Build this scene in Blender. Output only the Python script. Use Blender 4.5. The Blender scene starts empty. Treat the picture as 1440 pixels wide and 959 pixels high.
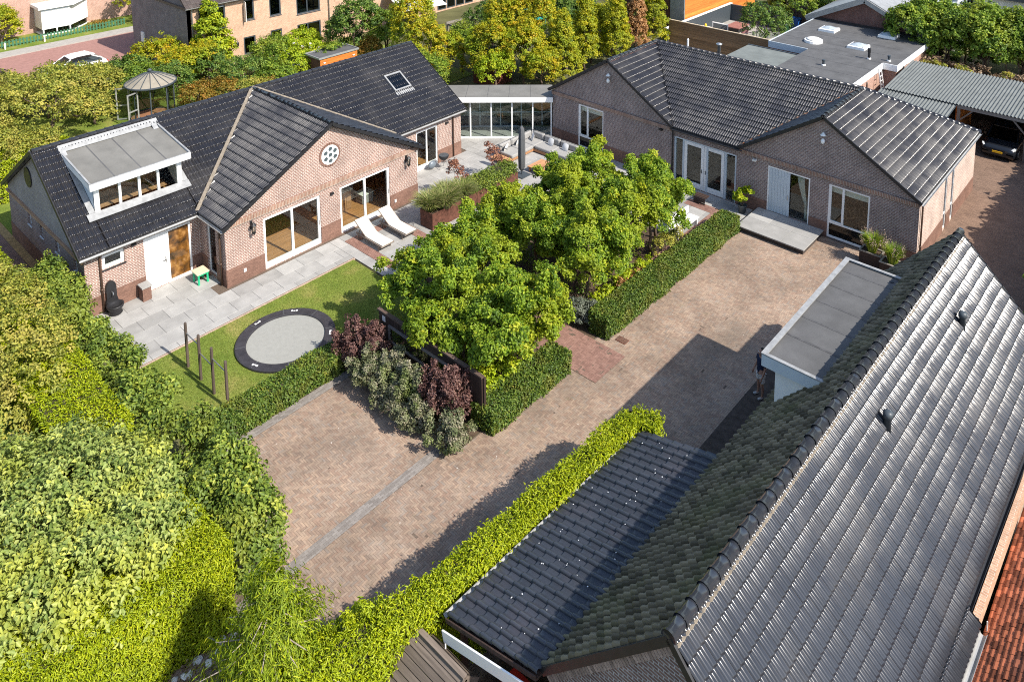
import bpy, math, random
import numpy as np
from mathutils import Vector, Matrix

rng = np.random.default_rng(11)
random.seed(5)
scene = bpy.context.scene
COL = scene.collection

# ------------------------------------------------------------------ camera
CAM_H = 20.3
FPX, XC, YC, IW, IH = 1122.9184537, 775.0, -112.3553613, 1440.0, 959.0
_d = 165.64463872
def _unit(v):
    v = np.array(v, float); return v / np.linalg.norm(v)
def _ray(px, py): return np.array([px - XC, py - YC, FPX])
_u = _unit(_ray(1757., -278.)); _v = -_unit(_ray(-537., -278.)); _z = -_unit(_ray(XC, 7500.))
RW = np.array([_v, _u, _z])               # camera (right, down, forward) -> world
def G(px, py, h=0.0):
    """point of the place at height h seen at photograph pixel px, py"""
    r = RW @ _ray(px, py); t = (h - CAM_H) / r[2]
    return (t * r[0], t * r[1])
cd = bpy.data.cameras.new('camera'); cam = bpy.data.objects.new('camera', cd); COL.objects.link(cam)
right, up, back = RW[:, 0], -RW[:, 1], -RW[:, 2]
cam.matrix_world = Matrix(((right[0], up[0], back[0], 0), (right[1], up[1], back[1], 0), (right[2], up[2], back[2], CAM_H), (0, 0, 0, 1)))
cd.sensor_fit = 'HORIZONTAL'; cd.sensor_width = 36.0; cd.lens = 36.0 * FPX / IW
cd.shift_x = (IW / 2 - XC) / IW; cd.shift_y = (YC - IH / 2) / IW
cd.clip_start = 0.1; cd.clip_end = 2000
scene.camera = cam

# ------------------------------------------------------------------ light
SUN_EL, SUN_AZ = math.radians(43.5), math.atan2(0.1, 1.0)
sdir = Vector((math.cos(SUN_EL) * math.cos(SUN_AZ), math.cos(SUN_EL) * math.sin(SUN_AZ), math.sin(SUN_EL)))
w = bpy.data.worlds.new('World'); scene.world = w; w.use_nodes = True
nt = w.node_tree; bg = nt.nodes['Background']
sky = nt.nodes.new('ShaderNodeTexSky'); sky.sky_type = 'NISHITA'; sky.sun_disc = False
sky.sun_elevation = SUN_EL; sky.sun_rotation = math.pi / 2 - SUN_AZ
sky.air_density = 1.0; sky.dust_density = 1.0; sky.ozone_density = 1.0; sky.altitude = 0
nt.links.new(sky.outputs[0], bg.inputs['Color']); bg.inputs['Strength'].default_value = 0.15
ld = bpy.data.lights.new('sun', 'SUN'); ld.energy = 4.7; ld.angle = math.radians(0.53); ld.color = (1.0, 0.93, 0.83)
sun = bpy.data.objects.new('sun', ld); COL.objects.link(sun)
sun.rotation_euler = sdir.to_track_quat('Z', 'Y').to_euler(); sun.location = (20, 0, 40)
scene.view_settings.view_transform = 'Standard'; scene.view_settings.look = 'None'
scene.view_settings.exposure = 0.72; scene.view_settings.gamma = 1.0
scene.render.engine = 'CYCLES'
scene.cycles.max_bounces = 8; scene.cycles.transparent_max_bounces = 16
scene.cycles.use_denoising = False
scene.cycles.filter_width = 1.05

# ------------------------------------------------------------------ materials
def _mat(name):
    m = bpy.data.materials.new(name); m.use_nodes = True
    n = m.node_tree; n.nodes.clear()
    out = n.nodes.new('ShaderNodeOutputMaterial'); b = n.nodes.new('ShaderNodeBsdfPrincipled')
    n.links.new(b.outputs[0], out.inputs[0])
    return m, n, b, out
def _spec(b, v): b.inputs['Specular IOR Level'].default_value = v
def _coord(n, kind='Object'):
    t = n.nodes.new('ShaderNodeTexCoord'); return t.outputs[kind]
def _noise(n, vec, scale, detail=3.0, rough=0.55):
    t = n.nodes.new('ShaderNodeTexNoise'); t.inputs['Scale'].default_value = scale
    t.inputs['Detail'].default_value = detail; t.inputs['Roughness'].default_value = rough
    if vec is not None: n.links.new(vec, t.inputs['Vector'])
    return t
def _ramp(n, fac, stops):
    r = n.nodes.new('ShaderNodeValToRGB'); e = r.color_ramp.elements
    while len(e) < len(stops): e.new(0.5)
    for k, (p, c) in enumerate(stops):
        e[k].position = p; e[k].color = (*c, 1)
    n.links.new(fac, r.inputs[0]); return r
def _mix(n, fac, a, b, mode='MIX'):
    x = n.nodes.new('ShaderNodeMix'); x.data_type = 'RGBA'; x.blend_type = mode; x.clamp_factor = True
    if isinstance(fac, (int, float)): x.inputs[0].default_value = fac
    else: n.links.new(fac, x.inputs[0])
    for v, s in ((a, x.inputs[6]), (b, x.inputs[7])):
        if isinstance(v, tuple): s.default_value = (*v, 1)
        else: n.links.new(v, s)
    return x.outputs[2]
def _bump(n, b, height, strength=0.3, dist=0.01):
    t = n.nodes.new('ShaderNodeBump'); t.inputs['Strength'].default_value = strength; t.inputs['Distance'].default_value = dist
    n.links.new(height, t.inputs['Height']); n.links.new(t.outputs[0], b.inputs['Normal']); return t
def _scl(c, k): return tuple(min(1, x * k) for x in c)

def plain(name, c, rough=0.6, spec=0.4, metal=0.0, scale=6.0, amt=0.25, bump=0.15, obj_var=0.0):
    m, n, b, o = _mat(name)
    v = _coord(n)
    t = _noise(n, v, scale, 4)
    r = _ramp(n, t.outputs[0], [(0.3, _scl(c, 1 - amt)), (0.7, _scl(c, 1 + amt))])
    col = r.outputs[0]
    if obj_var:
        oi = n.nodes.new('ShaderNodeObjectInfo')
        rr = _ramp(n, oi.outputs['Random'], [(0, (1 - obj_var,) * 3), (1, (1 + obj_var,) * 3)])
        col = _mix(n, 1.0, col, rr.outputs[0], 'MULTIPLY')
    n.links.new(col, b.inputs['Base Color'])
    b.inputs['Roughness'].default_value = rough; b.inputs['Metallic'].default_value = metal; _spec(b, spec)
    if bump: _bump(n, b, _noise(n, v, scale * 8, 3).outputs[0], bump, 0.01)
    return m

def brick(name, c1, c2, mortar, bw=0.22, rh=0.069, ms=0.012, soldier=False, rough=0.85, dirt=0.18):
    m, n, b, o = _mat(name)
    uv = _coord(n, 'UV')
    t = n.nodes.new('ShaderNodeTexBrick'); t.inputs['Scale'].default_value = 1.0
    t.inputs['Brick Width'].default_value = bw; t.inputs['Row Height'].default_value = rh
    t.inputs['Mortar Size'].default_value = ms; t.inputs['Mortar Smooth'].default_value = 0.15
    t.inputs['Bias'].default_value = 0.0
    t.inputs['Color1'].default_value = (*c1, 1); t.inputs['Color2'].default_value = (*c2, 1); t.inputs['Mortar'].default_value = (*mortar, 1)
    if soldier: t.offset = 0.0
    n.links.new(uv, t.inputs['Vector'])
    ob = _coord(n)
    n1 = _noise(n, ob, 1.1, 4); n2 = _noise(n, ob, 14, 3)
    r1 = _ramp(n, n1.outputs[0], [(0.3, (1 - dirt,) * 3), (0.7, (1 + dirt,) * 3)])
    r2 = _ramp(n, n2.outputs[0], [(0.3, (0.82,) * 3), (0.7, (1.15,) * 3)])
    c = _mix(n, 1.0, t.outputs['Color'], r1.outputs[0], 'MULTIPLY'); c = _mix(n, 1.0, c, r2.outputs[0], 'MULTIPLY')
    n.links.new(c, b.inputs['Base Color']); b.inputs['Roughness'].default_value = rough; _spec(b, 0.25)
    inv = n.nodes.new('ShaderNodeMath'); inv.operation = 'SUBTRACT'; inv.inputs[0].default_value = 1.0
    n.links.new(t.outputs['Fac'], inv.inputs[1])
    _bump(n, b, inv.outputs[0], 0.6, 0.008)
    return m

def leafmat(name, stops, trans=0.35, rough=0.5, spec=0.35, patch=None):
    """leaf colour by the per-leaf attribute 'tone'"""
    m, n, b, o = _mat(name)
    a = n.nodes.new('ShaderNodeAttribute'); a.attribute_name = 'tone'
    k = len(stops)
    st = [(i / (k - 1), s) for i, s in enumerate(stops)]
    r = _ramp(n, a.outputs['Fac'], st); col = r.outputs[0]
    if patch:
        t = _noise(n, _coord(n), patch[0], 2); f = _ramp(n, t.outputs[0], [(0.48, (0, 0, 0)), (0.66, (1, 1, 1))])
        f2 = n.nodes.new('ShaderNodeMath'); f2.operation = 'MULTIPLY'; f2.inputs[1].default_value = patch[2]
        n.links.new(f.outputs[0], f2.inputs[0]); col = _mix(n, f2.outputs[0], col, patch[1])
    n.links.new(col, b.inputs['Base Color']); b.inputs['Roughness'].default_value = rough; _spec(b, spec)
    tr = n.nodes.new('ShaderNodeBsdfTranslucent'); n.links.new(col, tr.inputs['Color'])
    mx = n.nodes.new('ShaderNodeMixShader'); mx.inputs[0].default_value = trans
    n.links.new(b.outputs[0], mx.inputs[1]); n.links.new(tr.outputs[0], mx.inputs[2]); n.links.new(mx.outputs[0], o.inputs[0])
    return m

def tonemat(name, stops, rough=0.8, spec=0.3, scale=9.0, amt=0.15, big=None, bump=0.25):
    """colour per piece by the attribute 'tone' (0..1)"""
    m, n, b, o = _mat(name)
    a = n.nodes.new('ShaderNodeAttribute'); a.attribute_name = 'tone'
    k = len(stops); r = _ramp(n, a.outputs['Fac'], [(i / (k - 1), s) for i, s in enumerate(stops)])
    v = _coord(n); t = _noise(n, v, scale, 4)
    rr = _ramp(n, t.outputs[0], [(0.3, (1 - amt,) * 3), (0.7, (1 + amt,) * 3)])
    col = _mix(n, 1.0, r.outputs[0], rr.outputs[0], 'MULTIPLY')
    if big:
        t2 = _noise(n, v, big[0], 4); r2 = _ramp(n, t2.outputs[0], [(0.35, (1 - big[1],) * 3), (0.65, (1 + big[1],) * 3)])
        col = _mix(n, 1.0, col, r2.outputs[0], 'MULTIPLY')
    n.links.new(col, b.inputs['Base Color']); b.inputs['Roughness'].default_value = rough; _spec(b, spec)
    if bump: _bump(n, b, _noise(n, v, scale * 10, 3).outputs[0], bump, 0.006)
    return m

def tonemat_worn(*a, **k):
    m = tonemat(*a, **k); n = m.node_tree; b = next(x for x in n.nodes if x.type == 'BSDF_PRINCIPLED'); col = b.inputs['Base Color'].links[0].from_socket; v = _coord(n)
    t = _noise(n, v, 0.9, 6, .65); f = _ramp(n, t.outputs[0], [(0.55, (0, 0, 0)), (0.72, (.45,) * 3)]); col = _mix(n, f.outputs[0], col, (0.34, 0.285, 0.23))
    t = _noise(n, v, 0.33, 5, .6); f = _ramp(n, t.outputs[0], [(0.53, (0, 0, 0)), (0.70, (.5,) * 3)]); col = _mix(n, f.outputs[0], col, (0.15, 0.125, 0.10))
    t = _noise(n, v, 5.5, 2, .5); f = _ramp(n, t.outputs[0], [(0.735, (0, 0, 0)), (0.765, (.75,) * 3)]); col = _mix(n, f.outputs[0], col, (0.55, 0.50, 0.44))
    t = _noise(n, v, 1.7, 4, .6); f = _ramp(n, t.outputs[0], [(0.62, (0, 0, 0)), (0.74, (.35,) * 3)]); col = _mix(n, f.outputs[0], col, (0.12, 0.12, 0.06))
    n.links.new(col, b.inputs['Base Color']); return m
def tilemat(name, c, rough=0.25, spec=0.5, coat=0.0, stain=(0.12, 0.11, 0.10), stain_amt=0.25, var=0.25):
    m, n, b, o = _mat(name)
    v = _coord(n)
    a = n.nodes.new('ShaderNodeAttribute'); a.attribute_name = 'tone'
    r = _ramp(n, a.outputs['Fac'], [(0, _scl(c, 1 - var)), (1, _scl(c, 1 + var))])
    t = _noise(n, v, 0.7, 5); f = _ramp(n, t.outputs[0], [(0.5, (0, 0, 0)), (0.75, (stain_amt,) * 3)])
    col = _mix(n, f.outputs[0], r.outputs[0], stain)
    n.links.new(col, b.inputs['Base Color'])
    t3 = _noise(n, v, 0.9, 5)
    rr = _ramp(n, t3.outputs[0], [(0.35, (rough * 0.7,) * 3), (0.65, (min(1, rough * 1.5),) * 3)])
    n.links.new(rr.outputs[0], b.inputs['Roughness']); _spec(b, spec)
    b.inputs['Coat Weight'].default_value = coat; b.inputs['Coat Roughness'].default_value = 0.12
    _bump(n, b, _noise(n, v, 3.5, 2).outputs[0], 0.25, 0.02)
    return m

def glassmat(name, tint=(0.75, 0.8, 0.8), refl=1.0, ior=1.5):
    m, n, b, o = _mat(name)
    n.nodes.remove(b)
    tr = n.nodes.new('ShaderNodeBsdfTransparent'); tr.inputs[0].default_value = (*tint, 1)
    gl = n.nodes.new('ShaderNodeBsdfGlossy'); gl.inputs['Roughness'].default_value = 0.02; gl.inputs[0].default_value = (refl, refl, refl, 1)
    lw = n.nodes.new('ShaderNodeLayerWeight'); lw.inputs[0].default_value = 0.5
    pw = n.nodes.new('ShaderNodeMath'); pw.operation = 'POWER'; pw.inputs[1].default_value = 5.0; n.links.new(lw.outputs['Facing'], pw.inputs[0])
    f0 = ((ior - 1) / (ior + 1)) ** 2
    fr = n.nodes.new('ShaderNodeMath'); fr.operation = 'MULTIPLY_ADD'; fr.inputs[1].default_value = 1 - f0; fr.inputs[2].default_value = f0; n.links.new(pw.outputs[0], fr.inputs[0])
    mx = n.nodes.new('ShaderNodeMixShader'); n.links.new(fr.outputs[0], mx.inputs[0])
    n.links.new(tr.outputs[0], mx.inputs[1]); n.links.new(gl.outputs[0], mx.inputs[2]); n.links.new(mx.outputs[0], o.inputs[0])
    return m

def boards(name, c, axis='x', wid=0.14, rough=0.75, amt=0.3):
    """wood with grain along its long axis and object-level variation"""
    m, n, b, o = _mat(name)
    mp = n.nodes.new('ShaderNodeMapping'); s = {'x': (0.6, 12, 12), 'y': (12, 0.6, 12), 'z': (12, 12, 0.6)}[axis]
    mp.inputs['Scale'].default_value = s; n.links.new(_coord(n), mp.inputs['Vector'])
    t = _noise(n, mp.outputs[0], 1.6, 5); r = _ramp(n, t.outputs[0], [(0.3, _scl(c, 1 - amt)), (0.7, _scl(c, 1 + amt))])
    oi = n.nodes.new('ShaderNodeObjectInfo'); rr = _ramp(n, oi.outputs['Random'], [(0, (0.78,) * 3), (1, (1.2,) * 3)])
    col = _mix(n, 1.0, r.outputs[0], rr.outputs[0], 'MULTIPLY')
    n.links.new(col, b.inputs['Base Color']); b.inputs['Roughness'].default_value = rough; _spec(b, 0.3)
    _bump(n, b, t.outputs[0], 0.3, 0.006)
    return m
M = {}
M['brick'] = brick('salmon brick', (0.285, 0.155, 0.12), (0.205, 0.11, 0.09), (0.50, 0.44, 0.385), ms=0.013)
M['plinth'] = brick('brown plinth brick', (0.225, 0.128, 0.095), (0.175, 0.098, 0.074), (0.20, 0.12, 0.09), ms=0.008)
M['soldier'] = brick('upright brick course', (0.30, 0.17, 0.12), (0.22, 0.12, 0.085), (0.45, 0.38, 0.31), bw=0.07, rh=0.22, ms=0.01, soldier=True)
M['brickshade'] = brick('shade-toned brick', (0.25, 0.17, 0.145), (0.155, 0.108, 0.10), (0.38, 0.335, 0.31), ms=0.013)  # darker, greyer copy of the house brick, shade put into the colour
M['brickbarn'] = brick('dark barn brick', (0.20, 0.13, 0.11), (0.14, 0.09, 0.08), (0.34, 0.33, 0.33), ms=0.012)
M['brickbuff'] = brick('buff brick', (0.50, 0.31, 0.20), (0.42, 0.24, 0.15), (0.55, 0.46, 0.36), ms=0.008, dirt=0.1)
M['brickpink'] = brick('pink brick', (0.44, 0.25, 0.19), (0.36, 0.20, 0.15), (0.50, 0.42, 0.36), ms=0.008, dirt=0.1)
M['brickred'] = brick('red brick', (0.20, 0.085, 0.065), (0.15, 0.065, 0.05), (0.22, 0.17, 0.15), ms=0.008)
M['white'] = plain('white paint', (0.80, 0.80, 0.78), 0.35, 0.5, scale=2, amt=0.04, bump=0.03)
M['offwhite'] = plain('off white', (0.70, 0.68, 0.62), 0.6, 0.3, scale=3, amt=0.08, bump=0.05)
M['plaster'] = plain('plaster', (0.62, 0.60, 0.57), 0.9, 0.2, scale=2, amt=0.06, bump=0.05)
M['glass'] = glassmat('window glass', (0.86, 0.9, 0.88))
M['glassdark'] = glassmat('dark window glass', (0.30, 0.34, 0.36), 1.0, 1.6)
M['tile'] = tilemat('black glazed tile', (0.017, 0.0165, 0.019), 0.29, 0.7, var=0.12)
M['tilebarn'] = tilemat('grey glazed tile', (0.024, 0.027, 0.034), 0.19, 0.5, coat=0.08, stain=(0.10, 0.09, 0.08), stain_amt=0.3, var=0.12)
M['tilemoss'] = tilemat('mossy hollow tile', (0.125, 0.105, 0.072), 0.6, 0.3, stain=(0.10, 0.105, 0.045), stain_amt=0.7, var=0.6)
M['tilecar'] = tilemat('dark grey concrete tile', (0.036, 0.041, 0.052), 0.4, 0.5, stain=(0.085, 0.075, 0.085), stain_amt=0.5, var=0.15)
M['tilered'] = tilemat('red clay tile', (0.36, 0.115, 0.055), 0.8, 0.25, stain=(0.16, 0.075, 0.055), stain_amt=0.8, var=0.6)
M['tilebrown'] = tilemat('brown roof tile', (0.07, 0.055, 0.05), 0.5, 0.4)
M['felt'] = plain('roof felt', (0.095, 0.095, 0.095), 0.85, 0.3, scale=1.3, amt=0.18, bump=0.3)
M['feltlight'] = plain('light roof felt', (0.165, 0.16, 0.145), 0.85, 0.3, scale=1.1, amt=0.15, bump=0.3)
M['black'] = plain('black paint', (0.018, 0.018, 0.02), 0.45, 0.45, amt=0.2, bump=0.05)
M['underlay'] = plain('roof underlay', (0.03, 0.03, 0.032), 0.9, 0.2, bump=0)
M['zinc'] = plain('zinc', (0.34, 0.34, 0.33), 0.45, 0.5, metal=0.35, scale=3, amt=0.15, bump=0.05)
M['lead'] = plain('lead flashing', (0.27, 0.275, 0.275), 0.6, 0.4, scale=5, amt=0.2, bump=0.25)
M['brownpipe'] = plain('brown pipe', (0.085, 0.05, 0.035), 0.45, 0.4, amt=0.15, bump=0)
M['mortar'] = plain('ridge mortar', (0.235, 0.20, 0.155), 0.95, 0.2, scale=9, amt=0.25, bump=0.6)
M['orange_mortar'] = plain('terracotta edge', (0.36, 0.15, 0.07), 0.9, 0.2, scale=9, amt=0.3, bump=0.5)
M['slab'] = plain('grey stone slab', (0.31, 0.305, 0.29), 0.75, 0.35, scale=1.6, amt=0.14, bump=0.25, obj_var=0.13)
M['soil'] = plain('bare soil', (0.085, 0.06, 0.042), 0.95, 0.1, scale=4, amt=0.4, bump=0.8)
M['gravel'] = plain('pale gravel', (0.30, 0.25, 0.20), 0.95, 0.1, scale=14, amt=0.5, bump=0.9)
M['wood_teak'] = boards('teak', (0.42, 0.22, 0.11), 'x')
M['wood_old'] = boards('old brown grey plank', (0.15, 0.12, 0.098), 'x')
M['wood_grey'] = boards('weathered grey wood', (0.21, 0.175, 0.145), 'y')
M['wood_greyx'] = boards('weathered grey wood x', (0.27, 0.24, 0.205), 'x')
M['wood_fence'] = boards('tan fence board', (0.30, 0.185, 0.095), 'x')
M['wood_dark'] = boards('dark stained wood', (0.045, 0.028, 0.022), 'z')
M['wood_orange'] = boards('orange cladding', (0.62, 0.19, 0.035), 'y')
M['wood_floor'] = boards('oak floor', (0.40, 0.19, 0.075), 'y')
M['post'] = boards('round post wood', (0.10, 0.075, 0.06), 'z')
M['corten'] = plain('rusty steel', (0.115, 0.048, 0.032), 0.8, 0.3, scale=7, amt=0.4, bump=0.3)
M['steel'] = plain('galvanised steel', (0.45, 0.46, 0.47), 0.35, 0.5, metal=0.8, amt=0.1, bump=0)
M['cushion'] = plain('grey cushion cloth', (0.30, 0.295, 0.285), 0.95, 0.15, scale=30, amt=0.1, bump=0.3)
M['pillow'] = plain('white pillow cloth', (0.72, 0.72, 0.70), 0.95, 0.15, scale=30, amt=0.05, bump=0.3)
M['canvas'] = plain('cream lounger canvas', (0.62, 0.58, 0.51), 0.9, 0.2, scale=30, amt=0.06, bump=0.2)
M['greycanvas'] = plain('grey canvas', (0.085, 0.09, 0.095), 0.8, 0.3, scale=20, amt=0.15, bump=0.3)
M['greenplastic'] = plain('green plastic', (0.02, 0.42, 0.20), 0.4, 0.5, amt=0.05, bump=0)
M['seatwood'] = plain('pale stool top', (0.66, 0.52, 0.36), 0.6, 0.3, amt=0.1, bump=0.1)
M['rubber'] = plain('black trampoline edge', (0.035, 0.033, 0.038), 0.5, 0.4, scale=3, amt=0.3, bump=0.1)
M['jumpmat'] = plain('grey jump mat', (0.28, 0.28, 0.255), 0.8, 0.25, scale=8, amt=0.06, bump=0.1)
M['trunk'] = plain('bark', (0.13, 0.095, 0.07), 0.95, 0.15, scale=9, amt=0.4, bump=0.8)
M['twig'] = plain('inner twigs', (0.055, 0.050, 0.028), 0.95, 0.1, scale=12, amt=0.5, bump=0.8)
M['skin'] = plain('skin', (0.36, 0.20, 0.14), 0.55, 0.35, scale=4, amt=0.06, bump=0.03)
M['navy'] = plain('navy cotton', (0.022, 0.030, 0.060), 0.95, 0.15, scale=10, amt=0.2, bump=0.2)
M['shorts'] = plain('pale cotton', (0.62, 0.60, 0.58), 0.95, 0.15, scale=10, amt=0.08, bump=0.2)
M['hair'] = plain('dark hair', (0.03, 0.022, 0.016), 0.7, 0.3, scale=40, amt=0.3, bump=0.4)
M['shoe'] = plain('grey shoe', (0.42, 0.41, 0.40), 0.7, 0.3, amt=0.1, bump=0)
M['anthracite'] = plain('anthracite frame', (0.05, 0.062, 0.072), 0.45, 0.45, amt=0.1, bump=0)
M['bluegrey_shade'] = plain('blue grey and shaded white', (0.50, 0.56, 0.60), 0.5, 0.4, scale=2, amt=0.05, bump=0.03)  # also stands for white paint with bluish shade put into the colour
M['corrug'] = plain('grey fibre sheet', (0.125, 0.137, 0.135), 0.75, 0.3, scale=1.5, amt=0.12, bump=0.1)
M['car_dark'] = plain('dark car paint', (0.012, 0.014, 0.018), 0.15, 0.6, amt=0.02, bump=0)
M['car_white'] = plain('white car paint', (0.80, 0.80, 0.80), 0.2, 0.6, amt=0.02, bump=0)
M['yellow'] = plain('yellow plate', (0.85, 0.50, 0.02), 0.4, 0.4, amt=0.03, bump=0)
M['red'] = plain('red plastic', (0.55, 0.03, 0.02), 0.45, 0.4, amt=0.1, bump=0)
M['blue'] = plain('blue plastic', (0.02, 0.12, 0.42), 0.4, 0.5, amt=0.1, bump=0)
M['binGreen'] = plain('green bin plastic', (0.04, 0.11, 0.05), 0.5, 0.4, amt=0.1, bump=0)
M['teal'] = plain('teal padding', (0.02, 0.33, 0.27), 0.5, 0.4, amt=0.1, bump=0)
M['awning'] = plain('white awning', (0.78, 0.77, 0.74), 0.9, 0.2, amt=0.04, bump=0.05)
M['curtain'] = plain('pale curtain', (0.66, 0.64, 0.58), 0.95, 0.1, amt=0.06, bump=0.1)
M['sofa_dark'] = plain('dark cushion', (0.03, 0.03, 0.035), 0.8, 0.3, amt=0.2, bump=0.1)
M['headlamp'] = plain('headlamp lens', (0.55, 0.58, 0.6), 0.1, 0.6, amt=0.05, bump=0)
M['tyre'] = plain('tyre', (0.02, 0.02, 0.02), 0.85, 0.2, amt=0.2, bump=0.1)
M['stone'] = plain('white stone', (0.62, 0.60, 0.57), 0.9, 0.2, scale=12, amt=0.15, bump=0.5, obj_var=0.15)
M['beige_roof'] = plain('beige roof cloth', (0.25, 0.225, 0.18), 0.85, 0.25, scale=3, amt=0.1, bump=0.1)
M['gazebo_floor'] = plain('terracotta floor', (0.36, 0.16, 0.09), 0.8, 0.3, scale=6, amt=0.2, bump=0.1)
M['asphalt_red'] = plain('red street paving', (0.30, 0.165, 0.14), 0.9, 0.2, scale=3, amt=0.12, bump=0.3)
M['pave_grey'] = plain('grey pavement', (0.33, 0.31, 0.28), 0.9, 0.2, scale=3, amt=0.12, bump=0.3)
M['picket'] = plain('green fence paint', (0.05, 0.15, 0.085), 0.55, 0.4, amt=0.15, bump=0)
# foliage: leaf colours
M['sweetgum'] = leafmat('bright tree leaf', [(0.075, 0.145, 0.015), (0.165, 0.275, 0.022), (0.25, 0.37, 0.027), (0.37, 0.47, 0.03), (0.55, 0.55, 0.04)], 0.45, patch=(0.55, (0.40, 0.43, 0.02), 0.65))
M['yew'] = leafmat('yew needle', [(0.045, 0.09, 0.015), (0.0975, 0.165, 0.024), (0.165, 0.2325, 0.03), (0.255, 0.255, 0.0375)], 0.28, patch=(1.5, (0.20, 0.16, 0.03), 0.35))
M['thuja'] = leafmat('golden conifer spray', [(0.19, 0.26, 0.008), (0.32, 0.4, 0.008), (0.43, 0.49, 0.01), (0.52, 0.54, 0.016)], 0.35)
M['lime'] = leafmat('dull green leaf', [(0.072, 0.12, 0.0216), (0.144, 0.216, 0.03), (0.24, 0.312, 0.042), (0.408, 0.432, 0.06)], 0.35, patch=(0.9, (0.28, 0.31, 0.04), 0.5))
M['vine'] = leafmat('pale green vine leaf', [(0.1365, 0.1995, 0.042), (0.252, 0.3255, 0.0735), (0.357, 0.4095, 0.1155), (0.504, 0.525, 0.0945)], 0.32, patch=(0.7, (0.46, 0.47, 0.04), 0.55))
M['apple'] = leafmat('yellowing orchard leaf', [(0.15, 0.19, 0.03), (0.26, 0.29, 0.04), (0.39, 0.38, 0.06), (0.52, 0.44, 0.08)], 0.38, patch=(0.8, (0.50, 0.39, 0.10), 0.5))
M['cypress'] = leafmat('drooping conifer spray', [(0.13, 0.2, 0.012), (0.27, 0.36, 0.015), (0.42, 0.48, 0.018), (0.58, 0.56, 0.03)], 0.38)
M['smoke'] = leafmat('purple leaf', [(0.0575, 0.0253, 0.0253), (0.115, 0.0529, 0.046), (0.1955, 0.1035, 0.0862), (0.3105, 0.184, 0.138)], 0.25)
M['greybush'] = leafmat('grey green leaf', [(0.092, 0.1265, 0.0517), (0.184, 0.1955, 0.0978), (0.2875, 0.276, 0.1782), (0.4025, 0.3565, 0.2645)], 0.3, patch=(1.1, (0.16, 0.23, 0.03), 0.6))
M['limegreen'] = leafmat('lime green leaf', [(0.2, 0.3, 0.012), (0.38, 0.48, 0.016), (0.52, 0.54, 0.03)], 0.4)
M['darkgreen'] = leafmat('dark green leaf', [(0.0375, 0.0875, 0.0175), (0.0875, 0.1625, 0.025), (0.1562, 0.2438, 0.0325), (0.25, 0.3125, 0.0562)], 0.3)
M['midgreen'] = leafmat('mid green leaf', [(0.072, 0.138, 0.0192), (0.156, 0.252, 0.0264), (0.252, 0.36, 0.0336), (0.396, 0.456, 0.048)], 0.38, patch=(0.7, (0.33, 0.33, 0.03), 0.5))
M['goldtree'] = leafmat('golden autumn leaf', [(0.2, 0.25, 0.015), (0.36, 0.38, 0.016), (0.54, 0.45, 0.018), (0.6, 0.38, 0.02)], 0.42, patch=(0.45, (0.27, 0.40, 0.02), 0.75))
M['goldconifer'] = leafmat('yellow conifer spray', [(0.16, 0.2, 0.012), (0.31, 0.34, 0.014), (0.47, 0.45, 0.016), (0.56, 0.48, 0.02)], 0.35, patch=(0.8, (0.25, 0.34, 0.016), 0.6))
M['rustconifer'] = leafmat('rust brown conifer spray', [(0.24, 0.115, 0.04), (0.42, 0.22, 0.08), (0.55, 0.33, 0.16)], 0.25)
M['redleaf'] = leafmat('red brown leaf', [(0.13, 0.045, 0.03), (0.27, 0.11, 0.065), (0.4, 0.2, 0.12)], 0.3)
M['orangeleaf'] = leafmat('orange leaf', [(0.15, 0.15, 0.02), (0.30, 0.20, 0.03), (0.42, 0.17, 0.02)], 0.35)
M['grassblade'] = leafmat('tuft grass blade', [(0.09, 0.14, 0.03), (0.18, 0.23, 0.045), (0.29, 0.3, 0.09), (0.4, 0.34, 0.17)], 0.3)
M['lawnblade'] = leafmat('lawn blade', [(0.115, 0.175, 0.025), (0.17, 0.225, 0.035), (0.27, 0.27, 0.065)], 0.3)
M['flower'] = leafmat('white petal', [(0.6, 0.58, 0.52), (0.8, 0.78, 0.74)], 0.3)
M['plume'] = leafmat('beige plume', [(0.35, 0.25, 0.19), (0.50, 0.38, 0.30)], 0.3)
M['dry'] = leafmat('dry leaf', [(0.16, 0.10, 0.06), (0.26, 0.18, 0.11), (0.36, 0.27, 0.17)], 0.2)
M['blueleaf'] = leafmat('silver leaf', [(0.12, 0.15, 0.11), (0.22, 0.25, 0.19), (0.30, 0.32, 0.26)], 0.25)
M['paver'] = tonemat_worn('brown paving brick', [(0.215, 0.160, 0.123), (0.265, 0.180, 0.132), (0.268, 0.203, 0.153), (0.322, 0.232, 0.167), (0.236, 0.192, 0.158)], 0.85, 0.3, scale=8, amt=0.14, big=(0.45, 0.2))
M['paver_red'] = tonemat('red paving brick', [(0.195, 0.108, 0.086), (0.235, 0.132, 0.104), (0.27, 0.158, 0.125)], 0.85, 0.3, scale=8, amt=0.12, big=(0.6, 0.1))
M['paver_grey'] = tonemat('grey paving brick', [(0.175, 0.157, 0.142), (0.212, 0.192, 0.174), (0.25, 0.228, 0.208)], 0.85, 0.3, scale=8, amt=0.12)
M['joint'] = plain('sand joint', (0.125, 0.095, 0.073), 0.95, 0.1, scale=20, amt=0.3, bump=0.2)
M['paver_far'] = brick('brown paving far', (0.235, 0.155, 0.11), (0.17, 0.11, 0.08), (0.14, 0.10, 0.075), bw=0.2, rh=0.065, ms=0.006, dirt=0.15)
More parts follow.
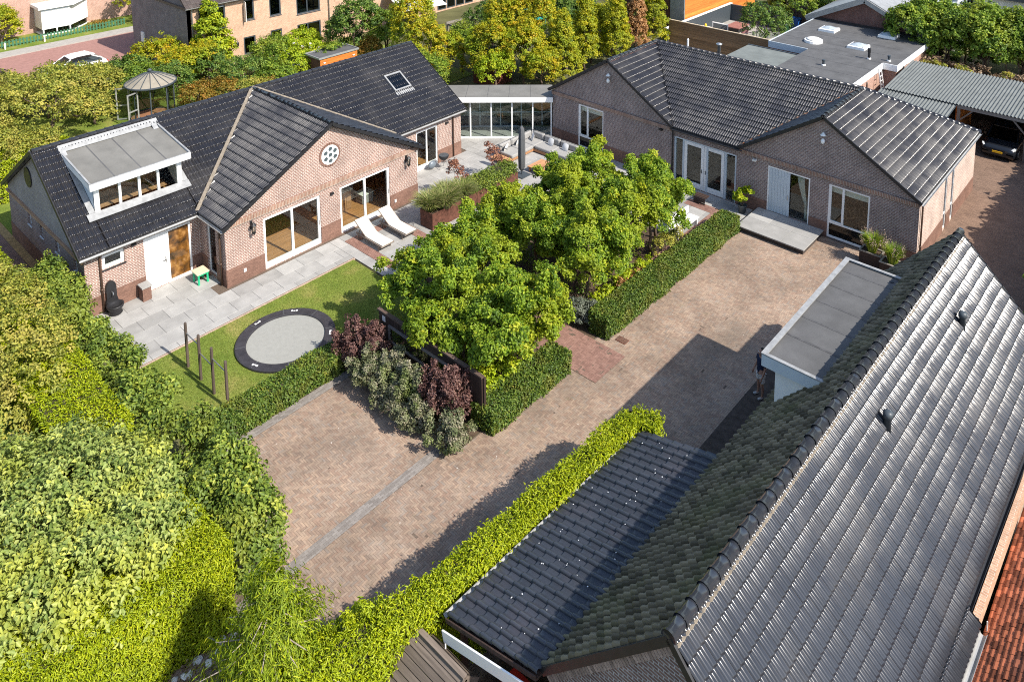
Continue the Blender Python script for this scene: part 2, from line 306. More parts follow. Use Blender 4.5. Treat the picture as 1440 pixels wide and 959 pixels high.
def lawnmat():
    m, n, b, o = _mat('lawn turf'); v = _coord(n)
    a = _noise(n, v, 0.7, 5); c = _noise(n, v, 18, 4)
    r = _ramp(n, a.outputs[0], [(0.33, (0.120, 0.172, 0.028)), (0.54, (0.172, 0.215, 0.040)), (0.76, (0.31, 0.26, 0.09))])
    r2 = _ramp(n, c.outputs[0], [(0.3, (0.7,) * 3), (0.7, (1.25,) * 3)])
    n.links.new(_mix(n, 1.0, r.outputs[0], r2.outputs[0], 'MULTIPLY'), b.inputs['Base Color'])
    b.inputs['Roughness'].default_value = 0.95; _spec(b, 0.1); _bump(n, b, _noise(n, v, 60, 3).outputs[0], 0.8, 0.02); return m
M['lawn'] = lawnmat()
# ------------------------------------------------------------------ mesh helpers
class MB:
    def __init__(s): s.V = []; s.F = []
    def add(s, vs, fs):
        n = len(s.V); s.V += [tuple(map(float, v)) for v in vs]; s.F += [tuple(i + n for i in f) for f in fs]; return s
    def box(s, x0, x1, y0, y1, z0, z1):
        return s.add([(x0, y0, z0), (x1, y0, z0), (x1, y1, z0), (x0, y1, z0), (x0, y0, z1), (x1, y0, z1), (x1, y1, z1), (x0, y1, z1)],
                     [(0, 3, 2, 1), (4, 5, 6, 7), (0, 1, 5, 4), (1, 2, 6, 5), (2, 3, 7, 6), (3, 0, 4, 7)])
    def rbox(s, x0, x1, y0, y1, z0, z1, b=0.03):
        """box with chamfered top edges and corners (cushions, plastic bodies)"""
        def ring(i, z): return [(x0 + i + b, y0 + i, z), (x1 - i - b, y0 + i, z), (x1 - i, y0 + i + b, z), (x1 - i, y1 - i - b, z), (x1 - i - b, y1 - i, z), (x0 + i + b, y1 - i, z), (x0 + i, y1 - i - b, z), (x0 + i, y0 + i + b, z)]
        R = [ring(b * .6, z0), ring(0, z0 + b), ring(0, z1 - b), ring(b * .35, z1 - b * .35), ring(b, z1)]
        return s.loft(R)
    def loft(s, rings, cap=True):
        n = len(rings[0]); m = len(rings); vs = [p for r in rings for p in r]
        fs = [(i * n + j, i * n + (j + 1) % n, (i + 1) * n + (j + 1) % n, (i + 1) * n + j) for i in range(m - 1) for j in range(n)]
        if cap: fs += [tuple(range(n - 1, -1, -1)), tuple(range((m - 1) * n, m * n))]
        return s.add(vs, fs)
    def obox(s, O, A, B, C):
        """parallelepiped with corner O and edge vectors A, B, C"""
        O, A, B, C = (np.array(q, float) for q in (O, A, B, C))
        return s.add([O, O + A, O + A + B, O + B, O + C, O + A + C, O + A + B + C, O + B + C],
                     [(0, 3, 2, 1), (4, 5, 6, 7), (0, 1, 5, 4), (1, 2, 6, 5), (2, 3, 7, 6), (3, 0, 4, 7)])
    def bar(s, p, q, w=0.06, h=0.06, up=(0, 0, 1)):
        p, q = np.array(p, float), np.array(q, float); d = _unit(q - p); u = np.array(up, float)
        if abs(d @ u) > 0.98: u = np.array((1., 0, 0))
        a = _unit(np.cross(d, u)); b = np.cross(a, d)
        return s.obox(p - a * w / 2 - b * h / 2, a * w, b * h, q - p)
    def tube(s, pts, r, n=8):
        pts = [np.array(p, float) for p in pts]; k = len(pts); rr = r if hasattr(r, '__len__') else [r] * k
        rings = []; ref = np.array((0.31, 0.17, 0.93))
        for i, p in enumerate(pts):
            d = _unit(pts[min(i + 1, k - 1)] - pts[max(i - 1, 0)])
            if abs(d @ ref) > 0.95: ref = np.array((0.9, 0.3, 0.1))
            a = _unit(np.cross(d, ref)); b = np.cross(d, a); ref = np.cross(a, d)
            rings.append([p + rr[i] * (math.cos(t) * a + math.sin(t) * b) for t in np.linspace(0, 2 * math.pi, n, endpoint=False)])
        return s.loft(rings)
    def lathe(s, prof, c, n=16):
        c = np.array(c, float)
        return s.loft([[c + (max(r, 1e-4) * math.cos(t), max(r, 1e-4) * math.sin(t), z) for t in np.linspace(0, 2 * math.pi, n, endpoint=False)] for r, z in prof])
    def prism(s, poly, vec):
        p = [np.array(q, float) for q in poly]; v = np.array(vec, float); n = len(p)
        return s.add(p + [q + v for q in p], [tuple(range(n - 1, -1, -1)), tuple(range(n, 2 * n))] + [(i, (i + 1) % n, n + (i + 1) % n, n + i) for i in range(n)])
    def poly(s, pts): return s.add(pts, [tuple(range(len(pts)))])

def set_uv(me):
    nl = len(me.loops)
    if not nl: return
    co = np.empty(len(me.vertices) * 3, np.float32); me.vertices.foreach_get('co', co); co = co.reshape(-1, 3)
    vi = np.empty(nl, np.int32); me.loops.foreach_get('vertex_index', vi)
    npol = len(me.polygons); nr = np.empty(npol * 3, np.float32); me.polygons.foreach_get('normal', nr); nr = np.abs(nr.reshape(-1, 3))
    tot = np.empty(npol, np.int32); me.polygons.foreach_get('loop_total', tot)
    ax = np.repeat(nr.argmax(1), tot); c = co[vi]
    uv = np.where((ax == 2)[:, None], c[:, [0, 1]], np.where((ax == 0)[:, None], c[:, [1, 2]], c[:, [0, 2]]))
    l = me.uv_layers.new(name='UVMap'); l.data.foreach_set('uv', uv.astype(np.float32).ravel())

WL = {}
def _props(o, label=None, cat=None, group=None, kind=None):
    if label: o['label'] = label
    if cat: o['category'] = cat
    if group: o['group'] = group
    if kind: o['kind'] = kind
    return o
def _parent(o, parent):
    if parent is not None:
        o.parent = parent; l = WL.get(parent.name)
        if l is not None: o.matrix_parent_inverse = Matrix.Translation((-l[0], -l[1], -l[2]))
def thing(name, label, cat, loc=(0, 0, 0), group=None):
    o = bpy.data.objects.new(name, None); o.empty_display_size = 0.2; o.location = loc; COL.objects.link(o)
    WL[o.name] = tuple(loc); return _props(o, label, cat, group)
def to_mesh(name, mb, mat, smooth=False, uv=True):
    me = bpy.data.meshes.new(name); me.from_pydata(mb.V, [], mb.F); me.update()
    if uv: set_uv(me)
    if smooth: me.polygons.foreach_set('use_smooth', [True] * len(me.polygons))
    me.materials.append(M[mat] if isinstance(mat, str) else mat); return me
def part(name, mb, mat, parent=None, kind=None, label=None, smooth=False, cat=None, group=None):
    o = bpy.data.objects.new(name, to_mesh(name, mb, mat, smooth)); COL.objects.link(o)
    _parent(o, parent); return _props(o, label, cat, group, kind)
def inst(name, me, mtx, parent, kind=None):
    o = bpy.data.objects.new(name, me); COL.objects.link(o); _parent(o, parent); o.matrix_basis = mtx
    if kind: o['kind'] = kind
    return o
def copy_tree(o, parent=None):
    c = o.copy(); COL.objects.link(c)
    if parent is not None: c.parent = parent
    for ch in list(o.children): copy_tree(ch, c)
    return c
def struct(name, mb, mat, parent=None, kind='structure'):
    return part(name, mb, mat, parent, kind)

def big_mesh(name, V, F, mat, tone=None, smooth=False, uv=False):
    """V (n,3), F (m,k) arrays of equal-sized faces"""
    me = bpy.data.meshes.new(name); V = np.ascontiguousarray(V, np.float32); F = np.ascontiguousarray(F, np.int32); m, k = F.shape
    me.vertices.add(len(V)); me.vertices.foreach_set('co', V.ravel())
    me.loops.add(m * k); me.loops.foreach_set('vertex_index', F.ravel())
    me.polygons.add(m); me.polygons.foreach_set('loop_start', np.arange(0, m * k, k, dtype=np.int32))
    me.update(calc_edges=True)
    me.polygons.foreach_set('use_smooth', np.full(m, smooth, bool))
    if tone is not None:
        a = me.attributes.new('tone', 'FLOAT', 'POINT'); a.data.foreach_set('value', np.ascontiguousarray(tone, np.float32))
    if uv: set_uv(me)
    me.materials.append(M[mat] if isinstance(mat, str) else mat); return me
def big(name, V, F, mat, parent=None, kind=None, tone=None, smooth=False, uv=False):
    o = bpy.data.objects.new(name, big_mesh(name, V, F, mat, tone, smooth, uv)); COL.objects.link(o); _parent(o, parent)
    if kind: o['kind'] = kind
    return o

# ------------------------------------------------------------------ foliage
def _rand_dirs(n):
    v = rng.normal(size=(n, 3)); return v / np.linalg.norm(v, axis=1, keepdims=True)
def leaf_arrays(P, N, L, W=None, tone=None, droop=0.25, fold=0.18, dirs=None, shape='diamond'):
    n = len(P); N = N / (np.linalg.norm(N, axis=1, keepdims=True) + 1e-9)
    if dirs is None: dirs = _rand_dirs(n)
    A = dirs - (dirs * N).sum(1, keepdims=True) * N; A /= np.linalg.norm(A, axis=1, keepdims=True) + 1e-9
    B = np.cross(N, A); L = np.broadcast_to(np.asarray(L, float), (n,))[:, None]
    W = L * 0.6 if W is None else np.broadcast_to(np.asarray(W, float), (n,))[:, None]
    base = P - A * L * .5; tip = P + A * L * .5 - N * L * droop
    if shape == 'diamond':
        l = P + B * W * .5 + N * L * fold; r = P - B * W * .5 + N * L * fold
        V = np.stack([base, r, tip, l], 1).reshape(-1, 3); k = np.arange(n)[:, None] * 4
        F = np.concatenate([k + [0, 1, 2], k + [0, 2, 3]]); rep = 4
    else:
        q = P - A * L * .18; q2 = P + A * L * .2 - N * L * droop * .3
        V = np.stack([base, q - B * W * .48 + N * L * fold, q2 - B * W * .38 + N * L * fold * .8, tip, q2 + B * W * .38 + N * L * fold * .8, q + B * W * .48 + N * L * fold], 1).reshape(-1, 3)
        k = np.arange(n)[:, None] * 6
        F = np.concatenate([k + [0, 1, 2], k + [0, 2, 3], k + [0, 3, 4], k + [0, 4, 5]]); rep = 6
    if tone is None: tone = rng.random(n)
    return V, F, np.repeat(np.clip(tone, 0, 1), rep)
def leaves(name, P, N, L, mat, parent=None, kind=None, **kw):
    V, F, t = leaf_arrays(np.asarray(P), np.asarray(N), L, **kw)
    return big(name, V, F, mat, parent, kind, tone=t, smooth=True)

def crown_points(lobes, n_cl, k, rc=0.28, up=0.45, inner=0.2, flat=0.0):
    """leaf positions in clumps spread over the outside of a set of ellipsoid lobes (cx,cy,cz,rx,ry,rz)"""
    L = np.array(lobes, float); area = (L[:, 3] * L[:, 4] + L[:, 3] * L[:, 5] + L[:, 4] * L[:, 5]); pr = area / area.sum()
    C = []; Nn = []; need = n_cl
    while need > 0:
        i = rng.choice(len(L), need * 3, p=pr); d = _rand_dirs(need * 3); d[:, 2] = np.where(d[:, 2] < -0.35, -d[:, 2], d[:, 2])
        rad = np.where(rng.random(len(i)) < inner, rng.uniform(.55, .9, len(i)), 1 + rng.normal(0, .09, len(i)))
        p = L[i, :3] + d * L[i, 3:] * rad[:, None]
        ok = np.ones(len(i), bool)
        for j in range(len(L)):
            q = (((p - L[j, :3]) / L[j, 3:]) ** 2).sum(1); ok &= (q > 0.72) | (i == j)
        p, d = p[ok][:need], d[ok][:need]; C.append(p); Nn.append(d); need -= len(p)
    C = np.concatenate(C); Nn = np.concatenate(Nn)
    ctone = np.clip(rng.normal(.45, .2, len(C)), 0, 1)
    m = len(C) * k; P = np.repeat(C, k, 0); D = np.repeat(Nn, k, 0); off = _rand_dirs(m) * (rng.random(m) ** .5)[:, None] * rc
    off[:, 2] *= .75
    P = P + off; N = D * .55 + off / rc * .6 + np.array((0, 0, up)) + rng.normal(0, .3, (m, 3))
    T = np.repeat(ctone, k) + rng.normal(0, .17, m)
    return P, N, T
def trunk_mb(base, top, r, limbs=(), bend=0.12):
    b, t = np.array(base, float), np.array(top, float); mb = MB()
    k = 6; pts = [b + (t - b) * i / k + np.array((rng.normal(0, bend * .4), rng.normal(0, bend * .4), 0)) * (0 < i < k) for i in range(k + 1)]
    mb.tube(pts, [r * (1 - .55 * i / k) for i in range(k + 1)], 8)
    for l in limbs:
        e = np.array(l, float); s0 = pts[rng.integers(k // 2, k)]; mid = (s0 + e) / 2 + np.array((0, 0, -.12)) * np.linalg.norm(e - s0)
        mb.tube([s0, mid, e], [r * .5, r * .3, r * .1], 6)
    return mb
def tree(name, label, base, lobes, mat, leaf=0.14, n_cl=200, k=30, rc=0.28, tr=0.09, group=None, cat='tree', top=None, trunkmat='trunk', up=.45, inner=.2, W=None, droop=.25, shape='diamond'):
    t = thing(name, label, cat, base, group)
    c = np.mean(np.array(lobes)[:, :3], 0) if top is None else top
    part('trunk', trunk_mb(base, c, tr, [np.array(l[:3]) + (0, 0, l[5] * .3) for l in lobes[:7]]), trunkmat, t, smooth=True)
    P, N, T = crown_points(lobes, n_cl, k, rc, up, inner)
    leaves('crown', P, N, leaf * rng.uniform(.7, 1.25, len(P)), mat, t, tone=T, W=W, droop=droop, shape=shape)
    return t
def blob(cx, cy, z0, z1, r, n=5, sq=.62, spread=.55):
    """random lobes filling a crown of radius r between z0 and z1"""
    out = [(cx, cy, (z0 + z1) / 2, r * .8, r * .8, (z1 - z0) / 2)]
    for i in range(n):
        a = 2 * math.pi * (i + rng.random() * .6) / n; d = r * spread * rng.uniform(.8, 1.2); z = rng.uniform(.3, .72)
        out.append((cx + d * math.cos(a), cy + d * math.sin(a), z0 + (z1 - z0) * z, r * sq, r * sq, (z1 - z0) * .33))
    return out

def box_hedge(name, label, path, wid, h, mat, leaf=0.07, dens=320, group=None, z0=0.0, cat='hedge', W=None, rough=.05, core='twig', spray=0.0, top_up=1.0, taper=0.0, inner_core=.12, thin=()):
    """clipped hedge along a polyline: woody core and leaves over top, sides and ends"""
    p = [np.array((*q, 0.), float)[:3] for q in path]; t = thing(name, label, cat, (p[0][0], p[0][1], z0), group)
    mb = MB(); Ps = []; Ns = []
    seg = list(zip(p[:-1], p[1:]))
    for i, (a, b) in enumerate(seg):
        d = _unit(b - a); n = np.array((-d[1], d[0], 0.)); Ln = np.linalg.norm(b - a); c = inner_core
        s0 = a + d * (c if i == 0 else -wid * .3); e0 = b - d * (c if i == len(seg) - 1 else -wid * .3)
        mb.obox(s0 - n * (wid / 2 - c) + (0, 0, z0), e0 - s0, n * (wid - 2 * c), (0, 0, h - c))
        A = {'top': Ln * wid, 's1': Ln * h, 's2': Ln * h, 'e1': wid * h * (i == 0), 'e2': wid * h * (i == len(seg) - 1)}
        for kk, ar in A.items():
            m = int(ar * dens * (.3 if kk in thin else 1))
            if not m: continue
            s = rng.random(m); v = rng.random(m)
            if kk == 'top': P = a + np.outer(s * Ln, d) + np.outer((v - .5) * wid, n) + (0, 0, h + z0); N = np.tile((0, 0, 1.), (m, 1))
            elif kk in ('s1', 's2'):
                sg = 1 if kk == 's1' else -1
                P = a + np.outer(s * Ln, d) + n * sg * wid / 2 + np.outer(v * h, (0, 0, 1.)) + (0, 0, z0); N = np.tile(n * sg, (m, 1)); P -= np.outer(v * taper * wid, n * sg)
            else:
                sg = -1 if kk == 'e1' else 1
                P = (a if kk == 'e1' else b) + np.outer((s - .5) * wid, n) + np.outer(v * h, (0, 0, 1.)) + (0, 0, z0); N = np.tile(d * sg, (m, 1))
            Ps.append(P); Ns.append(N)
    P = np.concatenate(Ps); N = np.concatenate(Ns)
    # round the long edges a little and let the surface wander
    wob = np.sin(P[:, 0] * 2.1 + 1.3) * .5 + np.sin(P[:, 1] * 2.7 + P[:, 2] * 3.1) * .5 + np.sin(P[:, 0] * 5.3 + P[:, 1] * 4.1) * .4
    P = P + N * (wob * rough)[:, None] + N * rng.normal(-rough * .5, rough * .8, len(P))[:, None]
    edge = np.clip((P[:, 2] - z0 - h + .12) / .12, 0, 1)
    P[:, 2] -= edge * rng.random(len(P)) * .06
    part('twigs', mb, core, t)
    Nn = N * .6 + (0, 0, .35 * top_up) + rng.normal(0, .45, P.shape)
    dirs = None
    if spray: dirs = N * spray + (0, 0, .7) + rng.normal(0, .6, P.shape)
    leaves('foliage', P, Nn, leaf * rng.uniform(.65, 1.35, len(P)), mat, t, tone=np.clip(.42 + wob * .12 + rng.normal(0, .24, len(P)), 0, 1), W=W, dirs=dirs)
    return t
def mound_bush(name, label, loc, lobes, mat, leaf=.07, n_cl=120, k=25, rc=.16, group=None, cat='shrub', up=.4, stem=.02, W=None, droop=.25, dirs_up=False):
    t = thing(name, label, cat, loc, group); mb = MB()
    for l in lobes[:7]: mb.tube([loc, (np.array(loc) + l[:3]) / 2 + (0, 0, .05), np.array(l[:3]) + (0, 0, l[5] * .5)], [stem, stem * .7, stem * .3], 5)
    part('stems', mb, 'trunk', t)
    P, N, T = crown_points(lobes, n_cl, k, rc, up); leaves('foliage', P, N, leaf * rng.uniform(.7, 1.3, len(P)), mat, t, tone=T, W=W, droop=droop)
    return t
def grass_clump(name, label, loc, r, h, mat='grassblade', n=700, group=None, plume=None, parent=None, wid=.012, cat='ornamental grass'):
    t = thing(name, label, cat, loc, group) if parent is None else parent
    a = rng.random(n) * 2 * math.pi; r0 = r * .35 * np.sqrt(rng.random(n)); ln = h * rng.uniform(.7, 1.15, n); lean = rng.uniform(.15, 1., n) * r
    b = np.c_[loc[0] + r0 * np.cos(a), loc[1] + r0 * np.sin(a), np.full(n, loc[2])]
    o = np.c_[np.cos(a), np.sin(a), np.zeros(n)]; s = np.c_[-np.sin(a), np.cos(a), np.zeros(n)] * wid
    m = b + o * (lean * .35)[:, None] + np.outer(ln * .65, (0, 0, 1)); e = b + o * lean[:, None] + np.outer(ln * rng.uniform(.7, 1., n), (0, 0, 1))
    V = np.stack([b - s, b + s, m - s, m + s, e], 1).reshape(-1, 3); q = np.arange(n)[:, None] * 5
    F = np.concatenate([q + [0, 1, 3], q + [0, 3, 2], q + [2, 3, 4]]); tn = np.repeat(rng.random(n), 5)
    big('blades', V, F, mat, t, tone=tn)
    if plume:
        i = rng.choice(n, plume); P = np.repeat(e[i], 14, 0) + rng.normal(0, 1, (plume * 14, 3)) * (.03, .03, .09) + (0, 0, .06)
        leaves('plumes', P, rng.normal(0, 1, P.shape), .05, 'plume', t)
    return t

# ------------------------------------------------------------------ roofs
def tile_grid(O, U, S, poly, w, L, K='pan', t=0.035, amp=0.035):
    """tiles over a convex polygon of a roof slope; returns list of (verts, faces) arrays per tile in stacked form.
    O eave origin, U unit along the eave, S unit up the slope, poly in (u, s) metres"""
    O, U, S = (np.array(q, float) for q in (O, U, S)); N = np.cross(U, S); N = N if N[2] > 0 else -N
    po = np.array(poly, float); s_lo, s_hi = po[:, 1].min(), po[:, 1].max(); u_lo, u_hi = po[:, 0].min(), po[:, 0].max()
    def span(s):
        s = np.clip(s, s_lo + 1e-4, s_hi - 1e-4); lo, hi = [], []
        for i in range(len(po)):
            a, b = po[i], po[(i + 1) % len(po)]
            if (a[1] - s) * (b[1] - s) <= 0 and a[1] != b[1]: lo.append(a[0] + (b[0] - a[0]) * (s - a[1]) / (b[1] - a[1]))
        return min(lo), max(lo)
    if K == 'pan': pu = np.array([0, .03, .12, .24, .36, .55, .8, 1.0]); ph = np.array([.1, .85, 1., .95, .6, .1, 0., .12]) * amp
    elif K == 'wave': pu = np.linspace(0, 1, 13); ph = (np.cos(pu * 4 * math.pi) * .5 + .5) * amp
    else: pu = np.array([.02, .03, .97, .98]); ph = np.array([0, 1., 1., 0]) * .004
    Vs = []; nU = int(math.ceil((u_hi - u_lo) / w)); nS = int(math.ceil((s_hi - s_lo) / L)); kp = len(pu); cs = []
    for j in range(nS):
        s0, s1 = s_lo + j * L, min(s_lo + (j + 1) * L + .02, s_hi)
        if s1 - s0 < .04: continue
        a0, b0 = span(s0); a1, b1 = span(min(s1, s_hi))
        off = (w * .5 if (K == 'flat' and j % 2) else 0)
        for i in range(-1, nU + 1):
            u0 = u_lo + i * w + off
            if u0 + w < min(a0, a1) + .01 or u0 > max(b0, b1) - .01: continue
            jit = rng.normal(0, .003, 2); rows = []
            for (s, hh) in ((s0 - .004, -.012), (s0, t * .5), (s0 + .022, t * .92), (s0 + .055, t), (s1, 0.)):
                aa, bb = (a0, b0) if s < s0 + .1 else (a1, b1)
                u = np.clip(u0 + pu * w, aa, bb); h = ph + hh + jit[0] if hh > -.01 else ph + hh
                rows.append(O + np.outer(u, U) + S * s + np.outer(h, N))
            V = np.stack(rows).reshape(-1, 3)
            if np.ptp(V @ U) < .03: continue
            Vs.append(V); cs.append(V.mean(0))
    F = np.array([(r * kp + c, r * kp + c + 1, (r + 1) * kp + c + 1, (r + 1) * kp + c) for r in range(4) for c in range(kp - 1)])
    return np.array(Vs), F, np.array(cs)
def tiles(name, parent, O, U, S, poly, w, L, mat, K='pan', t=.035, amp=.035, single=0, smooth=True):
    """lay a slope; the `single` tiles nearest the camera become parts of their own, the rest one joined part"""
    V, F, c = tile_grid(O, U, S, poly, w, L, K, t, amp); n, k = V.shape[:2]; tone = rng.random(n)
    order = np.argsort(np.linalg.norm(c - np.array((0, 0, CAM_H)), axis=1)) if single else np.arange(n)
    one, rest = order[:single], order[single:]
    if len(rest):
        FF = (np.arange(len(rest))[:, None, None] * k + F[None]).reshape(-1, 4)
        big(name + 's', V[rest].reshape(-1, 3), FF, mat, parent, 'stuff', tone=np.repeat(tone[rest], k), smooth=smooth)
    for i in one: big(name, V[i], F, mat, parent, None, tone=np.full(k, tone[i]), smooth=smooth)
def slope(parent, name, P, thick=.1, mat='underlay', drop=.02):
    """roof deck under the tiles: polygon P of 3D points, thickened downward"""
    q = [np.array(p, float) - (0, 0, drop) for p in P]
    return part(name, MB().prism(q, (0, 0, -thick)), mat, parent)
_caps = {}
def cap_mesh(mat, r, L, h=1.0):
    key = (mat, r, L)
    if key not in _caps:
        mb = MB(); n = 9; rings = []
        for x, q in ((0, r * 1.12), (.05, r * 1.12), (.055, r), (L, r * .93)):
            rings.append([(x, q * math.cos(a), q * h * math.sin(a)) for a in np.linspace(-.15, math.pi + .15, n)])
        m = len(rings); vs = [p for g in rings for p in g]
        fs = [(i * n + j, i * n + j + 1, (i + 1) * n + j + 1, (i + 1) * n + j) for i in range(m - 1) for j in range(n - 1)] + [tuple(range(n))]
        mb.add(vs, fs); me = to_mesh('ridge_tile', mb, mat, True, False)
        a = me.attributes.new('tone', 'FLOAT', 'POINT'); a.data.foreach_set('value', np.full(len(me.vertices), .5, np.float32)); _caps[key] = me
    return _caps[key]
def ridge(parent, a, b, mat, r=.11, step=.36, name='ridge_tile', lift=.0):
    a, b = np.array(a, float), np.array(b, float); d = b - a; n = max(1, int(np.linalg.norm(d) / step)); st = np.linalg.norm(d) / n; x = _unit(d)
    me = cap_mesh(mat, r, round(step * 1.12, 3)); y = _unit(np.cross((0, 0, 1), x)); z = np.cross(x, y)
    for i in range(n):
        o = a + x * st * i + z * lift; j = rng.normal(0, .004, 3)
        inst(name, me, Matrix(((x[0], y[0], z[0], o[0] + j[0]), (x[1], y[1], z[1], o[1] + j[1]), (x[2], y[2], z[2], o[2] + j[2]), (0, 0, 0, 1))), parent)

# ------------------------------------------------------------------ walls, windows, doors
class Face:
    """a wall face: origin O (ground, outer face), A along it, N outward"""
    def __init__(s, O, A, N): s.O, s.A, s.N = np.array(O, float), np.array(A, float), np.array(N, float)
    def p(s, a, z, d=0.): return s.O + s.A * a + s.N * d + np.array((0, 0, z))
    def box(s, mb, a0, a1, z0, z1, d0, d1): return mb.obox(s.p(a0, z0, d0), s.A * (a1 - a0), s.N * (d1 - d0), (0, 0, z1 - z0))
def wall(parent, face, length, h, openings, mat, th=.28, name='wall', z0=0.0, plinth=None):
    us = sorted({0., length, *[o[0] for o in openings], *[o[1] for o in openings]}); vs = sorted({z0, h, *[max(z0, o[2]) for o in openings], *[min(h, o[3]) for o in openings]})
    inside = lambda a, z: any(o[0] < a < o[1] and o[2] < z < o[3] for o in openings)
    mb = MB(); f = face
    cell = lambda i, j: 0 <= i < len(us) - 1 and 0 <= j < len(vs) - 1 and not inside((us[i] + us[i + 1]) / 2, (vs[j] + vs[j + 1]) / 2)
    for i in range(len(us) - 1):
        for j in range(len(vs) - 1):
            if not cell(i, j): continue
            a0, a1, b0, b1 = us[i], us[i + 1], vs[j], vs[j + 1]
            mb.add([f.p(a0, b0), f.p(a1, b0), f.p(a1, b1), f.p(a0, b1)], [(0, 1, 2, 3)])
            mb.add([f.p(a0, b0, -th), f.p(a1, b0, -th), f.p(a1, b1, -th), f.p(a0, b1, -th)], [(3, 2, 1, 0)])
            if i > 0 and not cell(i - 1, j): mb.add([f.p(a0, b0), f.p(a0, b1), f.p(a0, b1, -th), f.p(a0, b0, -th)], [(0, 1, 2, 3)])
            if i < len(us) - 2 and not cell(i + 1, j): mb.add([f.p(a1, b0), f.p(a1, b1), f.p(a1, b1, -th), f.p(a1, b0, -th)], [(3, 2, 1, 0)])
            if not cell(i, j - 1): mb.add([f.p(a0, b0), f.p(a1, b0), f.p(a1, b0, -th), f.p(a0, b0, -th)], [(3, 2, 1, 0)])
            if not cell(i, j + 1): mb.add([f.p(a0, b1), f.p(a1, b1), f.p(a1, b1, -th), f.p(a0, b1, -th)], [(0, 1, 2, 3)])
    o = part(name, mb, mat, parent)
    if plinth:
        pm = MB(); segs = [(0., length)]
        for op in sorted(openings):
            if op[2] < plinth[0]:
                new = []
                for a, b in segs:
                    if op[1] <= a or op[0] >= b: new.append((a, b)); continue
                    if op[0] > a: new.append((a, op[0]))
                    if op[1] < b: new.append((op[1], b))
                segs = new
        for a, b in segs: pm = MB(); f.box(pm, a, b, z0, plinth[0], 0.001, .022); part('plinth', pm, plinth[1], parent)
    return o
def window(parent, f, a0, a1, z0, z1, mull=(), trans=(), fr=.07, rec=.08, mat='white', glass='glass', name='window', sill=None, blind=None, dep=.07, paned=True):
    """framed window set in an opening; mull/trans are bar positions, panes are children"""
    mb = MB(); d0, d1 = -rec - dep, -rec
    f.box(mb, a0, a0 + fr, z0, z1, d0, d1); f.box(mb, a1 - fr, a1, z0, z1, d0, d1)
    f.box(mb, a0 + fr, a1 - fr, z0, z0 + fr, d0, d1); f.box(mb, a0 + fr, a1 - fr, z1 - fr, z1, d0, d1)
    A = [a0 + fr] + list(mull) + [a1 - fr]; Z = [z0 + fr] + list(trans) + [z1 - fr]
    for m in mull: f.box(mb, m - fr * .45, m + fr * .45, z0 + fr, z1 - fr, d0, d1 - .004)
    for q in trans: f.box(mb, a0 + fr, a1 - fr, q - fr * .45, q + fr * .45, d0 + .004, d1 - .008)
    w = part(name, mb, mat, parent)
    for i in range(len(A) - 1):
        for j in range(len(Z) - 1):
            g = MB(); f.box(g, A[i] + (fr * .4 if i else 0), A[i + 1] - (fr * .4 if i < len(A) - 2 else 0), Z[j] + (fr * .4 if j else 0), Z[j + 1] - (fr * .4 if j < len(Z) - 2 else 0), d0 + dep * .4, d0 + dep * .4 + .008)
            part('pane', g, glass if isinstance(glass, str) else glass[j], w)
    if sill: sb = MB(); f.box(sb, a0 - .04, a1 + .04, z0 - .05, z0 - .002, -rec, .04); part('sill', sb, sill, w)
    return w
def gutter(parent, a, b, r=.07, mat='zinc'):
    a, b = np.array(a, float), np.array(b, float); d = _unit(b - a); s = np.cross(d, (0, 0, 1)); mb = MB(); n = 7
    ring = [(math.cos(t), math.sin(t)) for t in np.linspace(math.pi, 2 * math.pi, n)]
    out = [[a + s * c * r + np.array((0, 0, q * r)) for c, q in ring] + [a + s * c * (r - .012) + np.array((0, 0, q * (r - .012))) for c, q in ring[::-1]]]
    out.append([p + (b - a) for p in out[0]]); mb.loft(out); return part('gutter', mb, mat, parent)
def pipe(parent, x, y, z0, z1, r=.045, mat='brownpipe', out=(0, 0)):
    mb = MB().tube([(x, y, z0), (x, y, z1 - .2), (x + out[0], y + out[1], z1)], r, 8); mb.lathe([(r * 1.3, z0 + .9), (r * 1.3, z0 + .98)], (x, y, 0), 8)
    return part('downpipe', mb, mat, parent, smooth=True)
# ------------------------------------------------------------------ the setting
struct('ground', MB().box(-300, 200, -150, 350, -0.6, -0.03), plain('garden earth', (0.10, 0.10, 0.045), 0.95, 0.1, scale=0.5, amt=0.35, bump=0.6))
struct('ground_base', MB().box(-9.2, 9, 27.9, 64, -0.2, 0.0), 'paver_far').name = 'yard'

